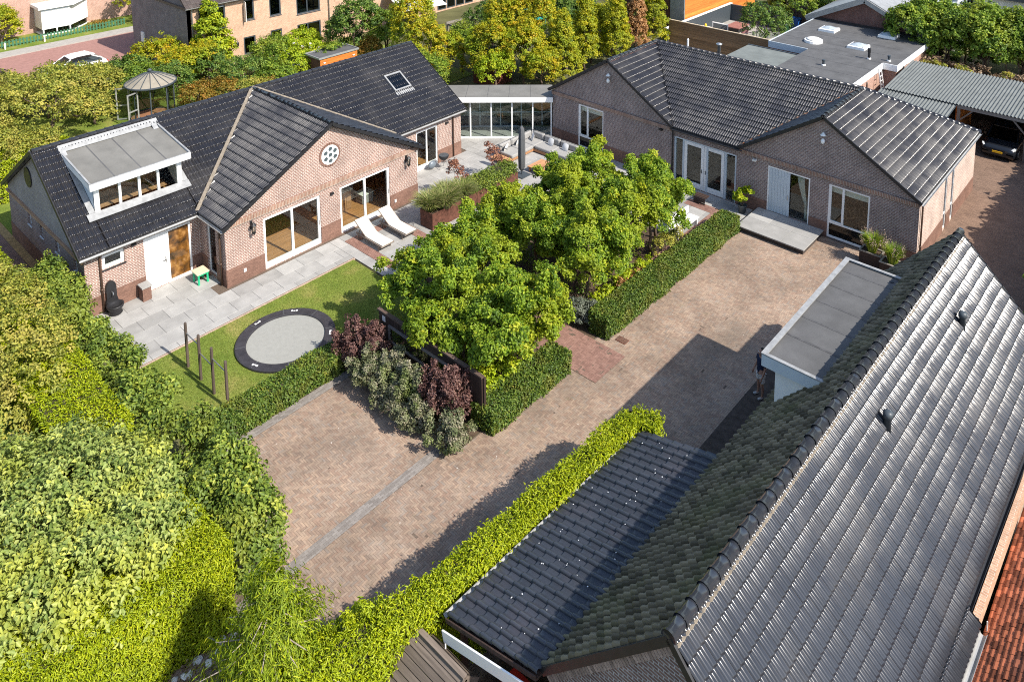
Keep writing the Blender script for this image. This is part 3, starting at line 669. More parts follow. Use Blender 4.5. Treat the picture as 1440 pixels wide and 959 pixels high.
def herring(x0, x1, y0, y1, L=.2, W=.067, g=.0045):
    """herringbone rectangles clipped to a region: (n,4) x0 x1 y0 y1"""
    R = []; k = int((x1 - x0 + y1 - y0) / W) + 8; m = int((x1 - x0 + y1 - y0) / L) + 8
    i, j = np.meshgrid(np.arange(-k, k), np.arange(-m, m)); i = i.ravel(); j = j.ravel()
    ox, oy = x0 + i * W + j * L, y0 + i * W - j * L
    A = np.concatenate([np.stack([ox, ox + L, oy, oy + W], 1), np.stack([ox, ox + W, oy + W, oy + W + L], 1)])
    A[:, :2] = np.clip(A[:, :2], x0, x1); A[:, 2:] = np.clip(A[:, 2:], y0, y1)
    A = A[(A[:, 1] - A[:, 0] > .02) & (A[:, 3] - A[:, 2] > .02)]
    return A + np.array((g, -g, g, -g)) * .5
def rows(x0, x1, y0, y1, L=.2, W=.068, along='y', g=.004):
    R = []; 
    if along == 'y':
        for a, x in enumerate(np.arange(x0, x1 - .03, W)):
            for y in np.arange(y0 - (a % 2) * L / 2, y1, L): R.append((x, min(x + W, x1), max(y, y0), min(y + L, y1)))
    else:
        for a, y in enumerate(np.arange(y0, y1 - .03, W)):
            for x in np.arange(x0 - (a % 2) * L / 2, x1, L): R.append((max(x, x0), min(x + L, x1), y, min(y + W, y1)))
    R = np.array(R); R = R[(R[:, 1] - R[:, 0] > .02) & (R[:, 3] - R[:, 2] > .02)]
    return R + np.array((g, -g, g, -g)) * .5
def brick_arrays(R, z0, z1, zj=.0007):
    n = len(R); top = z1 + rng.normal(0, zj, n); tx = rng.normal(0, .002, n); b = .0008
    c = lambda a, q, z: np.stack([a, q, z], 1)
    lo = np.full(n, z0)
    V = np.stack([c(R[:, 0], R[:, 2], lo), c(R[:, 1], R[:, 2], lo), c(R[:, 1], R[:, 3], lo), c(R[:, 0], R[:, 3], lo),
                  c(R[:, 0] + b, R[:, 2] + b, top), c(R[:, 1] - b, R[:, 2] + b, top + tx * .3), c(R[:, 1] - b, R[:, 3] - b, top + tx * .3), c(R[:, 0] + b, R[:, 3] - b, top)], 1)
    F = np.array([(4, 5, 6, 7), (0, 1, 5, 4), (1, 2, 6, 5), (2, 3, 7, 6), (3, 0, 4, 7)]); return V, F
def pave(parent, R, mat, z0=0.002, z1=.0118, single=None, name='brick'):
    V, F = brick_arrays(R, z0, z1); n = len(R); tone = rng.random(n)
    one = np.zeros(0, int)
    if single is not None: one = single
    rest = np.setdiff1d(np.arange(n), one)
    if len(rest): big(name + 's', V[rest].reshape(-1, 3), (np.arange(len(rest))[:, None, None] * 8 + F).reshape(-1, 4), mat, parent, 'stuff', tone=np.repeat(tone[rest], 8))
    for i in one: big(name, V[i], F, mat, parent, None, tone=np.full(8, tone[i]))
drive = struct('driveway', MB().box(-22.72, -9.25, 5, 15.2, -.2, .0095).box(-17.0, -9.25, 15.2, 35.0, -.2, .0095), 'joint')
def nearest(R, n, x0, x1, y0, y1):
    cx, cy = (R[:, 0] + R[:, 1]) / 2, (R[:, 2] + R[:, 3]) / 2; d = np.hypot(cx, cy) + 1e3 * ~((cx > x0) & (cx < x1) & (cy > y0) & (cy < y1)); return np.argsort(d)[:n]
R1 = np.concatenate([herring(-22.35, -17.62, 8.95, 15.2), herring(-17.28, -9.3, 6.0, 15.2), herring(-16.95, -9.3, 15.2, 34.95)])
pave(drive, R1, 'paver', single=nearest(R1, 300, -18.5, -14.9, 9.2, 13))
R2 = np.concatenate([rows(-17.62, -17.28, 6.0, 15.2), rows(-22.70, -22.35, 8.6, 15.2), rows(-22.35, -17.62, 8.6, 8.95, along='x')])
pave(drive, R2, 'paver_grey')
path = struct('garden_path', MB().box(-20.5, -15.5, 20.3, 22.1, -.1, .0285), 'joint')
pave(path, herring(-20.5, -15.5, 20.3, 22.1), 'paver_red', .02, .03)
# paving flush with the yard beside the right-hand house
struct('path', MB().box(-46, -33.2, 8.3, 9.9, -.1, .012), brick('side path brick', (.23, .145, .12), (.19, .12, .10), (.15, .11, .09), ms=.006)).name = 'side_path'
struct('path', MB().box(-46, -33.6, 9.62, 9.93, -.05, .045), plain('yellow edging', (.33, .22, .10), .9, .2)).name = 'path_edging'

# terrace of single slabs
terr = struct('terrace', MB().box(-32.9, -28.5, 10.0, 19.4, -.2, .006).box(-36.5, -26.0, 19.4, 30.4, -.2, .006).box(-37, -16.9, 30.4, 35.05, -.2, .006), 'joint')
slabs = []
def slab_region(x0, x1, y0, y1, sx, sy):
    for i, x in enumerate(np.arange(x0, x1 - .05, sx)):
        off = (i % 2) * sy * .5
        for y in np.arange(y0 - off, y1 - .05, sy):
            a, b, c, d = x, min(x + sx, x1), max(y, y0), min(y + sy, y1)
            if d - c < .08: continue
            cx, cy = (a + b) / 2, (c + d) / 2
            if cx < -32.85 and cy < 29.95: continue
            if cx < -30.65 and 14.57 < cy < 24.87: continue
            if 14.57 < cy < 24.87 and a < -30.65: a = -30.65
            if cy < 29.95 and a < -32.85: a = -32.85
            slabs.append((a + .004, b - .004, c + .004, d - .004))
slab_region(-32.85, -28.55, 10.1, 19.4, .8, 1.0); slab_region(-32.85, -26.0, 19.4, 30.4, .8, 1.0); slab_region(-37, -16.9, 30.4, 35.03, .8, 1.0)
for a, b, c, d in slabs:
    z = .034 + rng.normal(0, .0015); mb = MB(); e = .006
    mb.loft([[(a, c, .008), (b, c, .008), (b, d, .008), (a, d, .008)], [(a, c, z - e), (b, c, z - e), (b, d, z - e), (a, d, z - e)], [(a + e, c + e, z), (b - e, c + e, z), (b - e, d - e, z), (a + e, d - e, z)]])
    part('slab', mb, 'slab', terr)
for r in ((-29.95, -26.6, 19.9, 20.4, 'x'), (-29.95, -26.6, 22.35, 22.85, 'x'), (-29.95, -29.45, 20.4, 22.35, 'y'), (-18.35, -17.45, 26.5, 33.95, 'y'), (-19.9, -18.35, 33.35, 33.95, 'x')):
    pave(terr, rows(*r[:4], along=r[4]), 'paver_red', .02, .047)
struct('kerb', MB().box(-28.5, -28.42, 10.1, 19.4, -.1, .03), plain('pink kerb', (.38, .28, .22), .9, .2, scale=8)).name = 'lawn_kerb'
struct('yard', MB().box(-34, -9.2, 45.2, 53.2, -.2, -.006).box(-16, -9.2, 53.2, 60, -.2, -.006), 'paver_far').name = 'back_yard'
# lawn, with blades standing on it
struct('lawn', MB().box(-28.42, -22.95, 9.6, 19.3, -.1, .012), 'lawn')
def blades(name, x0, x1, y0, y1, n, mat, h=.05, z=.01, wid=.006, keep=None):
    P = np.c_[rng.uniform(x0, x1, n), rng.uniform(y0, y1, n), np.full(n, z)]
    if keep is not None: P = P[keep(P)]
    n = len(P); a = rng.uniform(0, 6.28, n); s = np.c_[np.cos(a), np.sin(a), np.zeros(n)] * wid; hh = h * rng.uniform(.5, 1.3, n)
    t = P + np.c_[rng.normal(0, h * .5, n), rng.normal(0, h * .5, n), hh]
    V = np.stack([P - s, P + s, t], 1).reshape(-1, 3); big(name, V, np.arange(n * 3).reshape(-1, 3), mat, None, 'stuff', tone=np.repeat(rng.random(n), 3))
blades('lawn_grass', -28.4, -23.0, 9.6, 19.3, 60000, 'lawnblade', keep=lambda P: np.hypot((P[:, 0] + 25.84) / 1.86, (P[:, 1] - 14.41) / 1.76) > 1.0)
struct('bed', MB().box(-25.9, -17.05, 15.3, 30.2, -.2, .0), 'soil').name = 'planting_soil'
struct('bed', MB().box(-48, -14, -4, 8.25, -.2, -.004), 'soil').name = 'garden_soil'
struct('lawn', MB().box(-58, -42.3, 6, 40, -.2, .01), 'lawn').name = 'back_lawn'
blades('back_lawn_grass', -56, -43, 8, 30, 30000, 'lawnblade', h=.06)
struct('street', MB().box(-73.4, -66, -20, 27.5, -.2, .02).box(-73.4, -69.6, 27.5, 80, -.2, .02), 'asphalt_red')
struct('pavement', MB().box(-75.0, -73.4, -20, 80, -.2, .10), 'pave_grey')
struct('lawn', MB().box(-84, -75.0, -20, 80, -.2, .04), 'lawn').name = 'verge_lawn'
# coarse dry litter along the edge below the hedge
P = np.c_[rng.uniform(-17.2, -15.2, 2600), rng.uniform(4.2, 8.0, 2600), np.abs(rng.normal(.02, .03, 2600))]
leaves('dry_litter', P, np.c_[rng.normal(0, .5, (2600, 2)), np.ones(2600)], .09, 'dry', None, 'stuff')
# ------------------------------------------------------------------ left house
LH = thing('brick_house', 'long salmon brick house with white dormer and front gable with round window', 'house', (-37.4, 20, 0))
CS, SN = math.cos(math.atan2(2.98, 4.8)), math.sin(math.atan2(2.98, 4.8)); SL = math.hypot(4.8, 2.98)
fF = Face((-32.85, 9.95, 0), (0, 1, 0), (1, 0, 0)); A0 = 9.95
wall(LH, fF, 4.9, 2.72, [(.65, 1.5, 1.8, 2.4), (2.25, 4.2, .03, 2.42)], 'brick', plinth=(.8, 'plinth'))
wall(LH, Face((-32.85, 24.59, 0), (0, 1, 0), (1, 0, 0)), 5.36, 2.72, [(2.06, 3.58, .03, 2.35)], 'brick', plinth=(.8, 'plinth'))
window(LH, fF, .65, 1.5, 1.8, 2.4, fr=.13, sill='black')
fS = Face((-42.2, 9.95, 0), (1, 0, 0), (0, -1, 0))
wall(LH, fS, 9.35, 2.5, [(2.65, 3.1, 1.65, 2.25), (4.25, 4.6, 1.65, 2.2), (6.1, 6.6, 1.65, 2.2), (8.2, 8.6, 1.6, 2.2)], 'brickshade', plinth=(.8, 'plinth'))
for a, b in ((2.65, 3.1), (4.25, 4.6), (6.1, 6.6), (8.2, 8.6)): window(LH, fS, a, b, 1.65, 2.2, fr=.07, glass='glassdark', sill='bluegrey_shade')
part('wall', MB().prism([(-42.1, 9.95, 2.5), (-32.75, 9.95, 2.5), (-32.75, 9.95, 2.72), (-37.4, 9.95, 5.62), (-42.1, 9.95, 2.72)], (0, .28, 0)), brick('slate grey gable brick', (.26, .23, .215), (.22, .195, .185), (.36, .34, .33), ms=.008), LH, label='grey gable end above a timber ledge')
part('ledge', MB().box(-42.3, -32.9, 9.86, 9.949, 2.34, 2.42), boards('pale ledge', (.42, .26, .15), 'x'), LH)
wall(LH, Face((-42.2, 29.95, 0), (0, -1, 0), (-1, 0, 0)), 20, 2.72, [], 'brick')
wall(LH, Face((-32.85, 29.95, 0), (-1, 0, 0), (0, 1, 0)), 9.35, 2.72, [], 'brick')
part('wall', MB().prism([(-42.1, 29.95, 2.72), (-32.75, 29.95, 2.72), (-37.4, 29.95, 5.62)], (0, -.28, 0)), 'brick', LH)
part('floor', MB().box(-42, -33, 10.1, 29.8, -.1, .03).box(-33.2, -30.8, 14.7, 24.7, -.1, .026), 'wood_floor', LH)
part('ceiling', MB().box(-41.9, -33.1, 10.2, 29.7, 2.55, 2.66).box(-33.1, -30.95, 14.85, 24.6, 2.555, 2.66), 'plaster', LH)
part('partition', MB().box(-41.9, -33.2, 16.2, 16.32, .03, 2.55).box(-41.9, -33.2, 25.4, 25.52, .03, 2.55).box(-38.3, -38.18, 16.32, 25.4, .03, 2.55).box(-36.2, -36.1, 10.2, 16.2, .03, 2.55), 'plaster', LH)
# front gable
fG = Face((-30.65, 14.57, 0), (0, 1, 0), (1, 0, 0))
wall(LH, fG, 10.3, 2.72, [(1.74, 4.58, 0.03, 2.4), (5.64, 8.54, .03, 2.36)], 'brick', plinth=(.8, 'plinth'))
wall(LH, Face((-32.85, 14.57, 0), (1, 0, 0), (0, -1, 0)), 2.2, 2.72, [(.55, 1.35, .12, 2.35)], 'brick', plinth=(.8, 'plinth'))
window(LH, Face((-32.85, 14.57, 0), (1, 0, 0), (0, -1, 0)), .55, 1.35, .12, 2.35, fr=.06, glass='glassdark')
wall(LH, Face((-30.65, 24.87, 0), (-1, 0, 0), (0, 1, 0)), 2.2, 2.72, [], 'brick', plinth=(.8, 'plinth'))
part('wall', MB().prism([(-30.65, 14.57, 2.72), (-30.65, 24.87, 2.72), (-30.65, 19.72, 5.62)], (-.28, 0, 0)), 'brick', LH, label='gable triangle of salmon brick')
part('cornice', MB().box(-30.649, -30.58, 14.5, 24.94, 2.62, 2.84), 'soldier', LH)
part('lintel_course', MB().box(-32.849, -32.83, 9.97, 14.55, 2.44, 2.64), brick('grey upright course', (.13, .12, .115), (.10, .09, .09), (.25, .24, .23), bw=.07, rh=.2, soldier=True), LH)
def slider(a0, a1, z1):
    mb = MB(); f = fG; m = (a0 + a1) / 2; d0, d1 = -.15, -.05
    for q in ((a0, a0 + .12), (a1 - .12, a1)): f.box(mb, *q, .03, z1, d0, d1)
    f.box(mb, a0 + .12, a1 - .12, z1 - .13, z1, d0, d1); f.box(mb, a0 + .12, a1 - .12, .03, .26, d0, d1); f.box(mb, m - .055, m + .055, .26, z1 - .13, d0 + .01, d1 - .01)
    w = part('sliding_door', mb, 'white', LH)
    for p, q in ((a0 + .12, m - .055), (m + .055, a1 - .12)):
        g = MB(); f.box(g, p, q, .26, z1 - .13, -.11, -.1); part('pane', g, 'glass', w)
    h = MB(); f.box(h, a1 - .08, a1 - .05, .95, 1.2, d1, d1 + .03); part('handle', h, 'steel', w)
slider(1.74, 4.58, 2.4); slider(5.64, 8.54, 2.36)
# front door with bronze glass side light
d = MB(); fF.box(d, 2.25, 2.33, .03, 2.42, -.13, -.03); fF.box(d, 4.12, 4.2, .03, 2.42, -.13, -.03); fF.box(d, 2.33, 4.12, 2.33, 2.42, -.13, -.03); fF.box(d, 3.19, 3.27, .03, 2.33, -.13, -.03); fF.box(d, 3.27, 4.12, .03, .13, -.13, -.03)
dr = part('door', d, 'white', LH)
d = MB(); fF.box(d, 2.33, 3.19, .04, 2.33, -.10, -.055)
for a, b, z0, z1 in ((2.42, 2.72, .95, 2.2), (2.8, 3.1, .95, 2.2), (2.42, 3.1, .2, .8)):
    for q in ((a, b, z0, z0 + .03), (a, b, z1 - .03, z1), (a, a + .03, z0 + .03, z1 - .03), (b - .03, b, z0 + .03, z1 - .03)): fF.box(d, *q, -.055, -.04)
part('door_leaf', d, 'white', dr)
h = MB(); fF.box(h, 3.09, 3.13, 1.0, 1.25, -.055, -.035); fF.box(h, 3.0, 3.13, 1.1, 1.125, -.035, -.015); part('handle', h, 'black', dr)
g = MB(); fF.box(g, 3.27, 4.12, .13, 2.33, -.09, -.08)
def bronze():
    m, n, b, o = _mat('bronze patterned glass'); v = _coord(n); t = _noise(n, v, 2.6, 4)
    r = _ramp(n, t.outputs[0], [(.34, (.035, .022, .012)), (.52, (.16, .07, .016)), (.68, (.36, .19, .06))]); n.links.new(r.outputs[0], b.inputs['Base Color'])
    b.inputs['Roughness'].default_value = .08; _spec(b, .6); return m
part('side_light', g, bronze(), dr)
# garden door in the right section
d = MB()
for q in ((16.7, 16.78), (18.14, 18.22), (17.42, 17.5)): fF.box(d, *q, .03, 2.35, -.13, -.04)
fF.box(d, 16.78, 17.42, 2.24, 2.35, -.13, -.04); fF.box(d, 17.5, 18.14, 2.24, 2.35, -.13, -.04); fF.box(d, 16.78, 17.42, .03, .3, -.13, -.04); fF.box(d, 17.5, 18.14, .03, .3, -.13, -.04)
gd = part('garden_door', d, 'white', LH)
for p, q in ((16.78, 17.42), (17.5, 18.14)):
    g = MB(); fF.box(g, p, q, .3, 2.24, -.1, -.09); part('pane', g, 'glass', gd)
# round window with seven small lights
rw = MB().tube([(-30.66, 19.75, 4.16), (-30.60, 19.75, 4.16)], .46, 28); rwo = part('round_window', rw, 'white', LH)
ri = MB(); 
for k in range(34):
    a = 2 * math.pi * k / 34; c, s = math.cos(a), math.sin(a); ri.obox((-30.648, 19.75 + .465 * c - .038 * s, 4.16 + .465 * s + .038 * c), (.035, 0, 0), (0, .1 * c, .1 * s), (0, .076 * s, -.076 * c))
part('brick_ring', ri, 'plinth', rwo)
for k in range(7):
    c = (19.75, 4.16) if k == 6 else (19.75 + .285 * math.cos(k * math.pi / 3 + .52), 4.16 + .285 * math.sin(k * math.pi / 3 + .52))
    part('pane', MB().tube([(-30.605, *c), (-30.592, *c)], .108, 16), 'glassdark', rwo); m = MB()
    for i in range(16):
        a, b = 2 * math.pi * i / 16, 2 * math.pi * (i + 1) / 16; p = [(c[0] + r * math.cos(t), c[1] + r * math.sin(t)) for r, t in ((.108, a), (.125, a), (.125, b), (.108, b))]
        m.prism([(-30.60, *q) for q in p], (.03, 0, 0))
    part('rim', m, 'white', rwo)
rw2 = MB(); rw2.tube([(-38.9, 9.94, 4.05), (-38.9, 9.90, 4.05)], .45, 28); part('round_window', rw2, 'black', LH, label='dark round window in the shaded gable end')
# lanterns and outdoor fittings on the front
def lantern(y, z):
    l = part('lantern', MB().box(-30.649, -30.60, y - .05, y + .05, z - .15, z + .2).tube([(-30.6, y, z + .12), (-30.45, y, z + .22), (-30.42, y, z + .15)], .015, 6).lathe([(.02, z + .2), (.12, z + .1), (.13, z + .08), (.1, z + .06)], (-30.42, y, 0), 8).lathe([(.09, z - .25), (.06, z - .3), (.02, z - .36)], (-30.42, y, 0), 8), 'black', LH)
    c = MB()
    for k in range(6):
        a = k * math.pi / 3; c.bar((-30.42 + .06 * math.cos(a), y + .06 * math.sin(a), z - .26), (-30.42 + .1 * math.cos(a), y + .1 * math.sin(a), z + .07), .015, .015)
    part('cage', c, 'black', l); part('lamp_glass', MB().lathe([(.05, z - .25), (.085, z + .06)], (-30.42, y, 0), 8), 'glass', l)
lantern(15.75, 2.35); lantern(24.15, 2.4)
part('wall_light', MB().box(-30.649, -30.55, 19.68, 19.84, 2.2, 2.3), 'black', LH)
part('wall_light', MB().box(-32.849, -32.75, 11.72, 11.9, 2.36, 2.43), 'black', LH); part('wall_light', MB().box(-32.849, -32.75, 28.75, 28.95, 2.2, 2.28), 'black', LH)
part('wall_socket', MB().box(-30.649, -30.6, 23.35, 23.47, .35, .5), 'stone', LH); part('wall_socket', MB().box(-30.649, -30.6, 15.3, 15.42, .4, .55), 'stone', LH)
# roof
ZE, ZR = 2.74, 5.72
def fp(Y, s): return (-32.6 - s * CS, Y, ZE + s * SN)
pl_ = [(9.72, 0), (14.38, 0), (19.75, SL), (9.72, SL)]; pr_ = [(25.12, 0), (30.12, 0), (30.12, SL), (19.75, SL)]
front = [[(9.72, 0), (10.82, 0), (10.82, SL), (9.72, SL)], [(10.82, 0), (14.38, 0), (14.5, .12), (14.5, 1.42), (10.82, 1.42)], [(10.82, 5.3), (14.5, 5.3), (14.5, SL), (10.82, SL)], [(14.5, .13), (19.75, SL), (14.5, SL)], pr_]   # round the dormer
S_ = (-CS, 0, SN)
for q in front: slope(LH, 'roof_deck', [fp(*p) for p in q]); tiles('roof_tile', LH, (-32.6, 0, ZE), (0, 1, 0), S_, q, .26, .36, 'tile', 'wave', .05, .058)
slope(LH, 'roof_deck', [(-42.25, 9.72, 2.74), (-42.25, 30.12, 2.74), (-37.4, 30.12, 5.74), (-37.4, 9.72, 5.74)], mat='tile', drop=0)
CL = math.hypot(5.35, 2.95); cc, cs_ = 5.35 / CL, 2.95 / CL
pc = [(-32.62, 0), (-30.38, 0), (-30.38, CL), (-37.4, CL)]
slope(LH, 'roof_deck', [(u, 14.4 + s * cc, 2.77 + s * cs_) for u, s in pc]); slope(LH, 'roof_deck', [(u, 25.1 - s * cc, 2.77 + s * cs_) for u, s in pc])
tiles('roof_tile', LH, (0, 14.4, 2.77), (1, 0, 0), (0, cc, cs_), pc, .26, .36, 'tile', 'wave', .05, .058); tiles('roof_tile', LH, (0, 25.1, 2.77), (1, 0, 0), (0, -cc, cs_), pc, .26, .36, 'tile', 'wave', .05, .058)
ridge(LH, (-37.4, 9.75, 5.74), (-37.4, 30.1, 5.74), 'tile', .11); ridge(LH, (-30.38, 19.75, 5.74), (-37.3, 19.75, 5.74), 'tile', .11)
for s in (-1, 1): part('valley', MB().bar((-32.62, 19.75 + s * 5.37, 2.88), (-37.38, 19.75 + s * .02, 5.83), .15, .05), 'mortar', LH)
part('verge', MB().bar((-32.55, 9.70, 2.70), (-37.4, 9.70, 5.72), .05, .16).bar((-42.25, 9.70, 2.70), (-37.4, 9.70, 5.72), .05, .16), 'black', LH)
part('verge', MB().bar((-32.55, 30.14, 2.70), (-37.4, 30.14, 5.72), .05, .16), 'black', LH)
part('verge', MB().bar((-30.36, 14.36, 2.73), (-30.36, 19.75, 5.71), .05, .15).bar((-30.36, 25.14, 2.73), (-30.36, 19.75, 5.71), .05, .15), 'black', LH)
gutter(LH, (-32.52, 9.72, 2.70), (-32.52, 14.4, 2.70)); gutter(LH, (-32.52, 25.12, 2.70), (-32.52, 30.12, 2.70)); gutter(LH, (-30.4, 14.34, 2.72), (-32.5, 14.34, 2.72))
part('soffit', MB().box(-32.849, -32.58, 9.75, 14.35, 2.64, 2.68).box(-32.849, -32.58, 25.15, 30.1, 2.64, 2.68), 'offwhite', LH)
pipe(LH, -32.78, 10.5, .1, 2.64); pipe(LH, -32.78, 29.3, .1, 2.64); pipe(LH, -31.0, 14.5, .05, 2.6)
# dormer
fD = Face((-34.05, 10.9, 0), (0, 1, 0), (1, 0, 0))
dm = MB(); fD.box(dm, .0, .2, 3.24, 4.72, -.1, 0); fD.box(dm, 3.36, 3.56, 3.24, 4.72, -.1, 0); fD.box(dm, .2, 3.36, 4.62, 4.72, -.1, -.01); fD.box(dm, .2, 3.36, 3.24, 3.4, -.1, -.002)
for m in (1.0, 1.78, 2.56): fD.box(dm, m - .05, m + .05, 3.4, 4.62, -.1, -.006)
do = part('dormer', dm, 'white', LH)
for a, b in ((.2, .95), (1.05, 1.73), (1.83, 2.51), (2.61, 3.36)): g = MB(); fD.box(g, a, b, 3.4, 4.62, -.06, -.05); part('pane', g, 'glass', do)
ck = MB()
for y in (10.9, 14.4): ck.prism([(-34.1, y, 3.1), (-34.1, y, 4.78), (-36.9, y, 5.36), (-37.1, y, 5.2)], (0, .06, 0))
part('dormer_cheek', ck, 'bluegrey_shade', do)  # white cheeks, their bluish shade painted into the material
part('dormer_roof', MB().prism([(-33.82, 10.74, 5.02), (-33.82, 14.72, 5.02), (-37.0, 14.72, 5.46), (-37.0, 10.74, 5.46)], (0, 0, -.2)), 'feltlight', do)
for y in (11.7, 12.75, 13.8): part('roof_seam', MB().bar((-33.85, y, 5.022), (-36.95, y, 5.452), .05, .012), 'felt', do)
part('fascia', MB().box(-33.82, -33.75, 10.68, 14.78, 4.78, 5.05).bar((-33.8, 10.70, 4.93), (-37.0, 10.70, 5.37), .05, .25).bar((-33.8, 14.76, 4.93), (-37.0, 14.76, 5.37), .05, .25), 'white', do)
part('edge_trim', MB().bar((-33.8, 10.71, 5.08), (-37.0, 10.71, 5.52), .07, .04).bar((-33.8, 14.75, 5.08), (-37.0, 14.75, 5.52), .07, .04).bar((-33.8, 10.7, 5.065), (-33.8, 14.76, 5.065), .05, .03), 'lead', do)
part('upstand', MB().prism([(-36.95, 10.66, 5.47), (-36.95, 14.8, 5.47), (-37.22, 14.8, 5.70), (-37.22, 10.66, 5.70)], (.02, 0, .03)), 'lead', do)
fl = MB(); n3 = np.array((SN, 0, CS)) * .1
fl.obox(np.array(fp(10.55, 1.36)) + n3, (0, 4.15, 0), np.array(S_) * .36, n3 * .3); fl.obox(np.array(fp(10.66, 1.7)) + n3, (0, .22, 0), np.array(S_) * 3.5, n3 * .3); fl.obox(np.array(fp(14.46, 1.7)) + n3, (0, .22, 0), np.array(S_) * 3.5, n3 * .3)
part('flashing', fl, 'lead', do)
for k in range(5): part('wood_bench_board', MB().box(-35.4 + .12 * k, -35.3 + .12 * k, 11.2, 14.1, 3.45, 3.49), 'wood_teak', do)
part('attic_floor', MB().box(-37.2, -34.12, 10.95, 14.35, 3.2, 3.26), 'wood_floor', do); part('attic_wall', MB().box(-36.3, -36.2, 10.95, 14.35, 3.26, 5.0), 'wood_teak', do)
part('sill_board', MB().box(-34.5, -34.15, 11.0, 14.3, 3.4, 3.43), 'offwhite', do)
# skylight
def onS(Y, s, d): return np.array(fp(Y, s)) + np.array((SN, 0, CS)) * d
sk = MB(); s0, s1 = 2.62, 3.86; y0, y1 = 26.82, 27.98
for a, b, c, d in ((y0, y1, s0, s0 + .09), (y0, y1, s1 - .1, s1), (y0, y0 + .09, s0 + .09, s1 - .1), (y1 - .09, y1, s0 + .09, s1 - .1)): sk.obox(onS(a, c, .0), (0, b - a, 0), np.array(S_) * (d - c), np.array((SN, 0, CS)) * .12)
so = part('skylight', sk, 'zinc', LH); part('pane', MB().obox(onS(y0 + .09, s0 + .09, .07), (0, y1 - y0 - .18, 0), np.array(S_) * (s1 - s0 - .19), np.array((SN, 0, CS)) * .01), 'glassdark', so)
part('blind', MB().obox(onS(y0 + .09, s0 + .09, .03), (0, y1 - y0 - .18, 0), np.array(S_) * .75, np.array((SN, 0, CS)) * .01), plain('blue blind', (.13, .24, .36), .8, .2), so)
part('apron', MB().obox(onS(y0 - .05, s0 - .3, .045), (0, y1 - y0 + .1, 0), np.array(S_) * .3, np.array((SN, 0, CS)) * .015), 'lead', so)
# interior pieces seen through the sliding doors
bs = thing('bar_stool', 'orange wooden bar stool with pale seat behind the right sliding door', 'stool', (-32.2, 20.9, .03)); mb = MB()
for i, (dx, dy) in enumerate(((-.2, -.2), (.2, -.2), (.2, .2), (-.2, .2))): part('leg', MB().bar((-32.2 + dx * 1.1, 20.9 + dy * 1.1, .03), (-32.2 + dx * .8, 20.9 + dy * .8, 1.25 if dx < 0 else .78), .05, .05), 'wood_teak', bs)
part('seat', MB().rbox(-32.4, -32.0, 20.7, 21.1, .76, .84, .03), 'offwhite', bs); part('stretcher', MB().bar((-32.4, 20.7, .3), (-32.0, 20.7, .3), .03, .03).bar((-32.0, 20.7, .3), (-32.0, 21.1, .3), .03, .03).bar((-32.4, 21.1, .3), (-32.0, 21.1, .3), .03, .03).bar((-32.37, 20.74, 1.15), (-32.37, 21.06, 1.15), .03, .08), 'wood_teak', bs)
cb = thing('wooden_cabinet', 'orange wooden cabinet beside the bar stool inside the brick house', 'cabinet', (-32.6, 21.7, .03))
part('carcass', MB().box(-33.0, -32.3, 21.35, 21.95, .05, 1.05), 'wood_teak', cb); part('door', MB().box(-32.3, -32.27, 21.4, 21.64, .12, 1.0), 'wood_teak', cb); part('door', MB().box(-32.3, -32.27, 21.66, 21.9, .12, 1.0), 'wood_teak', cb); part('worktop', MB().box(-33.05, -32.24, 21.3, 22.0, 1.05, 1.1), 'offwhite', cb)
bk = thing('storage_basket', 'grey basket on the floor behind the right sliding door', 'basket', (-32.4, 22.9, .03)); part('body', MB().rbox(-32.75, -32.1, 22.5, 23.2, .03, .5, .06), 'cushion', bk); part('lid', MB().rbox(-32.78, -32.07, 22.47, 23.23, .5, .56, .03), 'offwhite', bk)
# ------------------------------------------------------------------ right house
RH = thing('brick_house', 'shade-toned brick house with two shaded gables and white framed windows', 'house', (-19.7, 40, 0))
fR = Face((-30.2, 35.05, 0), (1, 0, 0), (0, -1, 0)); X0 = -30.2
wall(RH, fR, 21.05, 3.1, [(2.0, 3.85, .1, 2.72), (8.6, 12.3, .04, 2.62), (14.0, 16.15, .3, 2.62), (17.05, 18.95, .05, 2.66)], 'brickshade', plinth=(.75, 'plinth'))
wall(RH, Face((-9.15, 35.05, 0), (0, 1, 0), (1, 0, 0)), 9.6, 3.1, [(4.0, 4.45, .1, 2.75), (5.2, 5.65, .1, 2.75)], brick('sun-toned brick', (.44, .30, .235), (.37, .245, .19), (.60, .52, .46), ms=.015), plinth=(.75, 'plinth'))  # same house brick made paler, sunlight put into the colour
wall(RH, Face((-30.2, 44.65, 0), (0, -1, 0), (-1, 0, 0)), 9.6, 3.1, [], 'brickshade'); wall(RH, Face((-9.15, 44.65, 0), (-1, 0, 0), (0, 1, 0)), 21.05, 3.1, [], 'brickshade')
for a, b in ((4.0, 4.45), (5.2, 5.65)): window(RH, Face((-9.15, 35.05, 0), (0, 1, 0), (1, 0, 0)), a, b, .1, 2.75, trans=(.85,), fr=.06, rec=.02, dep=.1, glass=('glassdark', 'glassdark'))
part('floor', MB().box(-30, -9.3, 35.3, 44.5, -.1, .035), plain('dark interior floor', (.16, .10, .07), .4, .4), RH)
part('ceiling', MB().box(-29.8, -9.5, 35.4, 44.4, 2.9, 3.0), 'plaster', RH); part('partition', MB().box(-29.9, -9.4, 39.6, 39.72, .035, 2.9).box(-22.4, -22.28, 35.34, 39.6, .035, 2.9).box(-16.9, -16.78, 35.34, 39.6, .035, 2.9), plain('interior wall', (.30, .22, .17), .9, .2), RH)
HL, HRt = math.hypot(4.35, 2.72), math.hypot(4.45, 2.72); RM = math.hypot(4.98, 2.72)
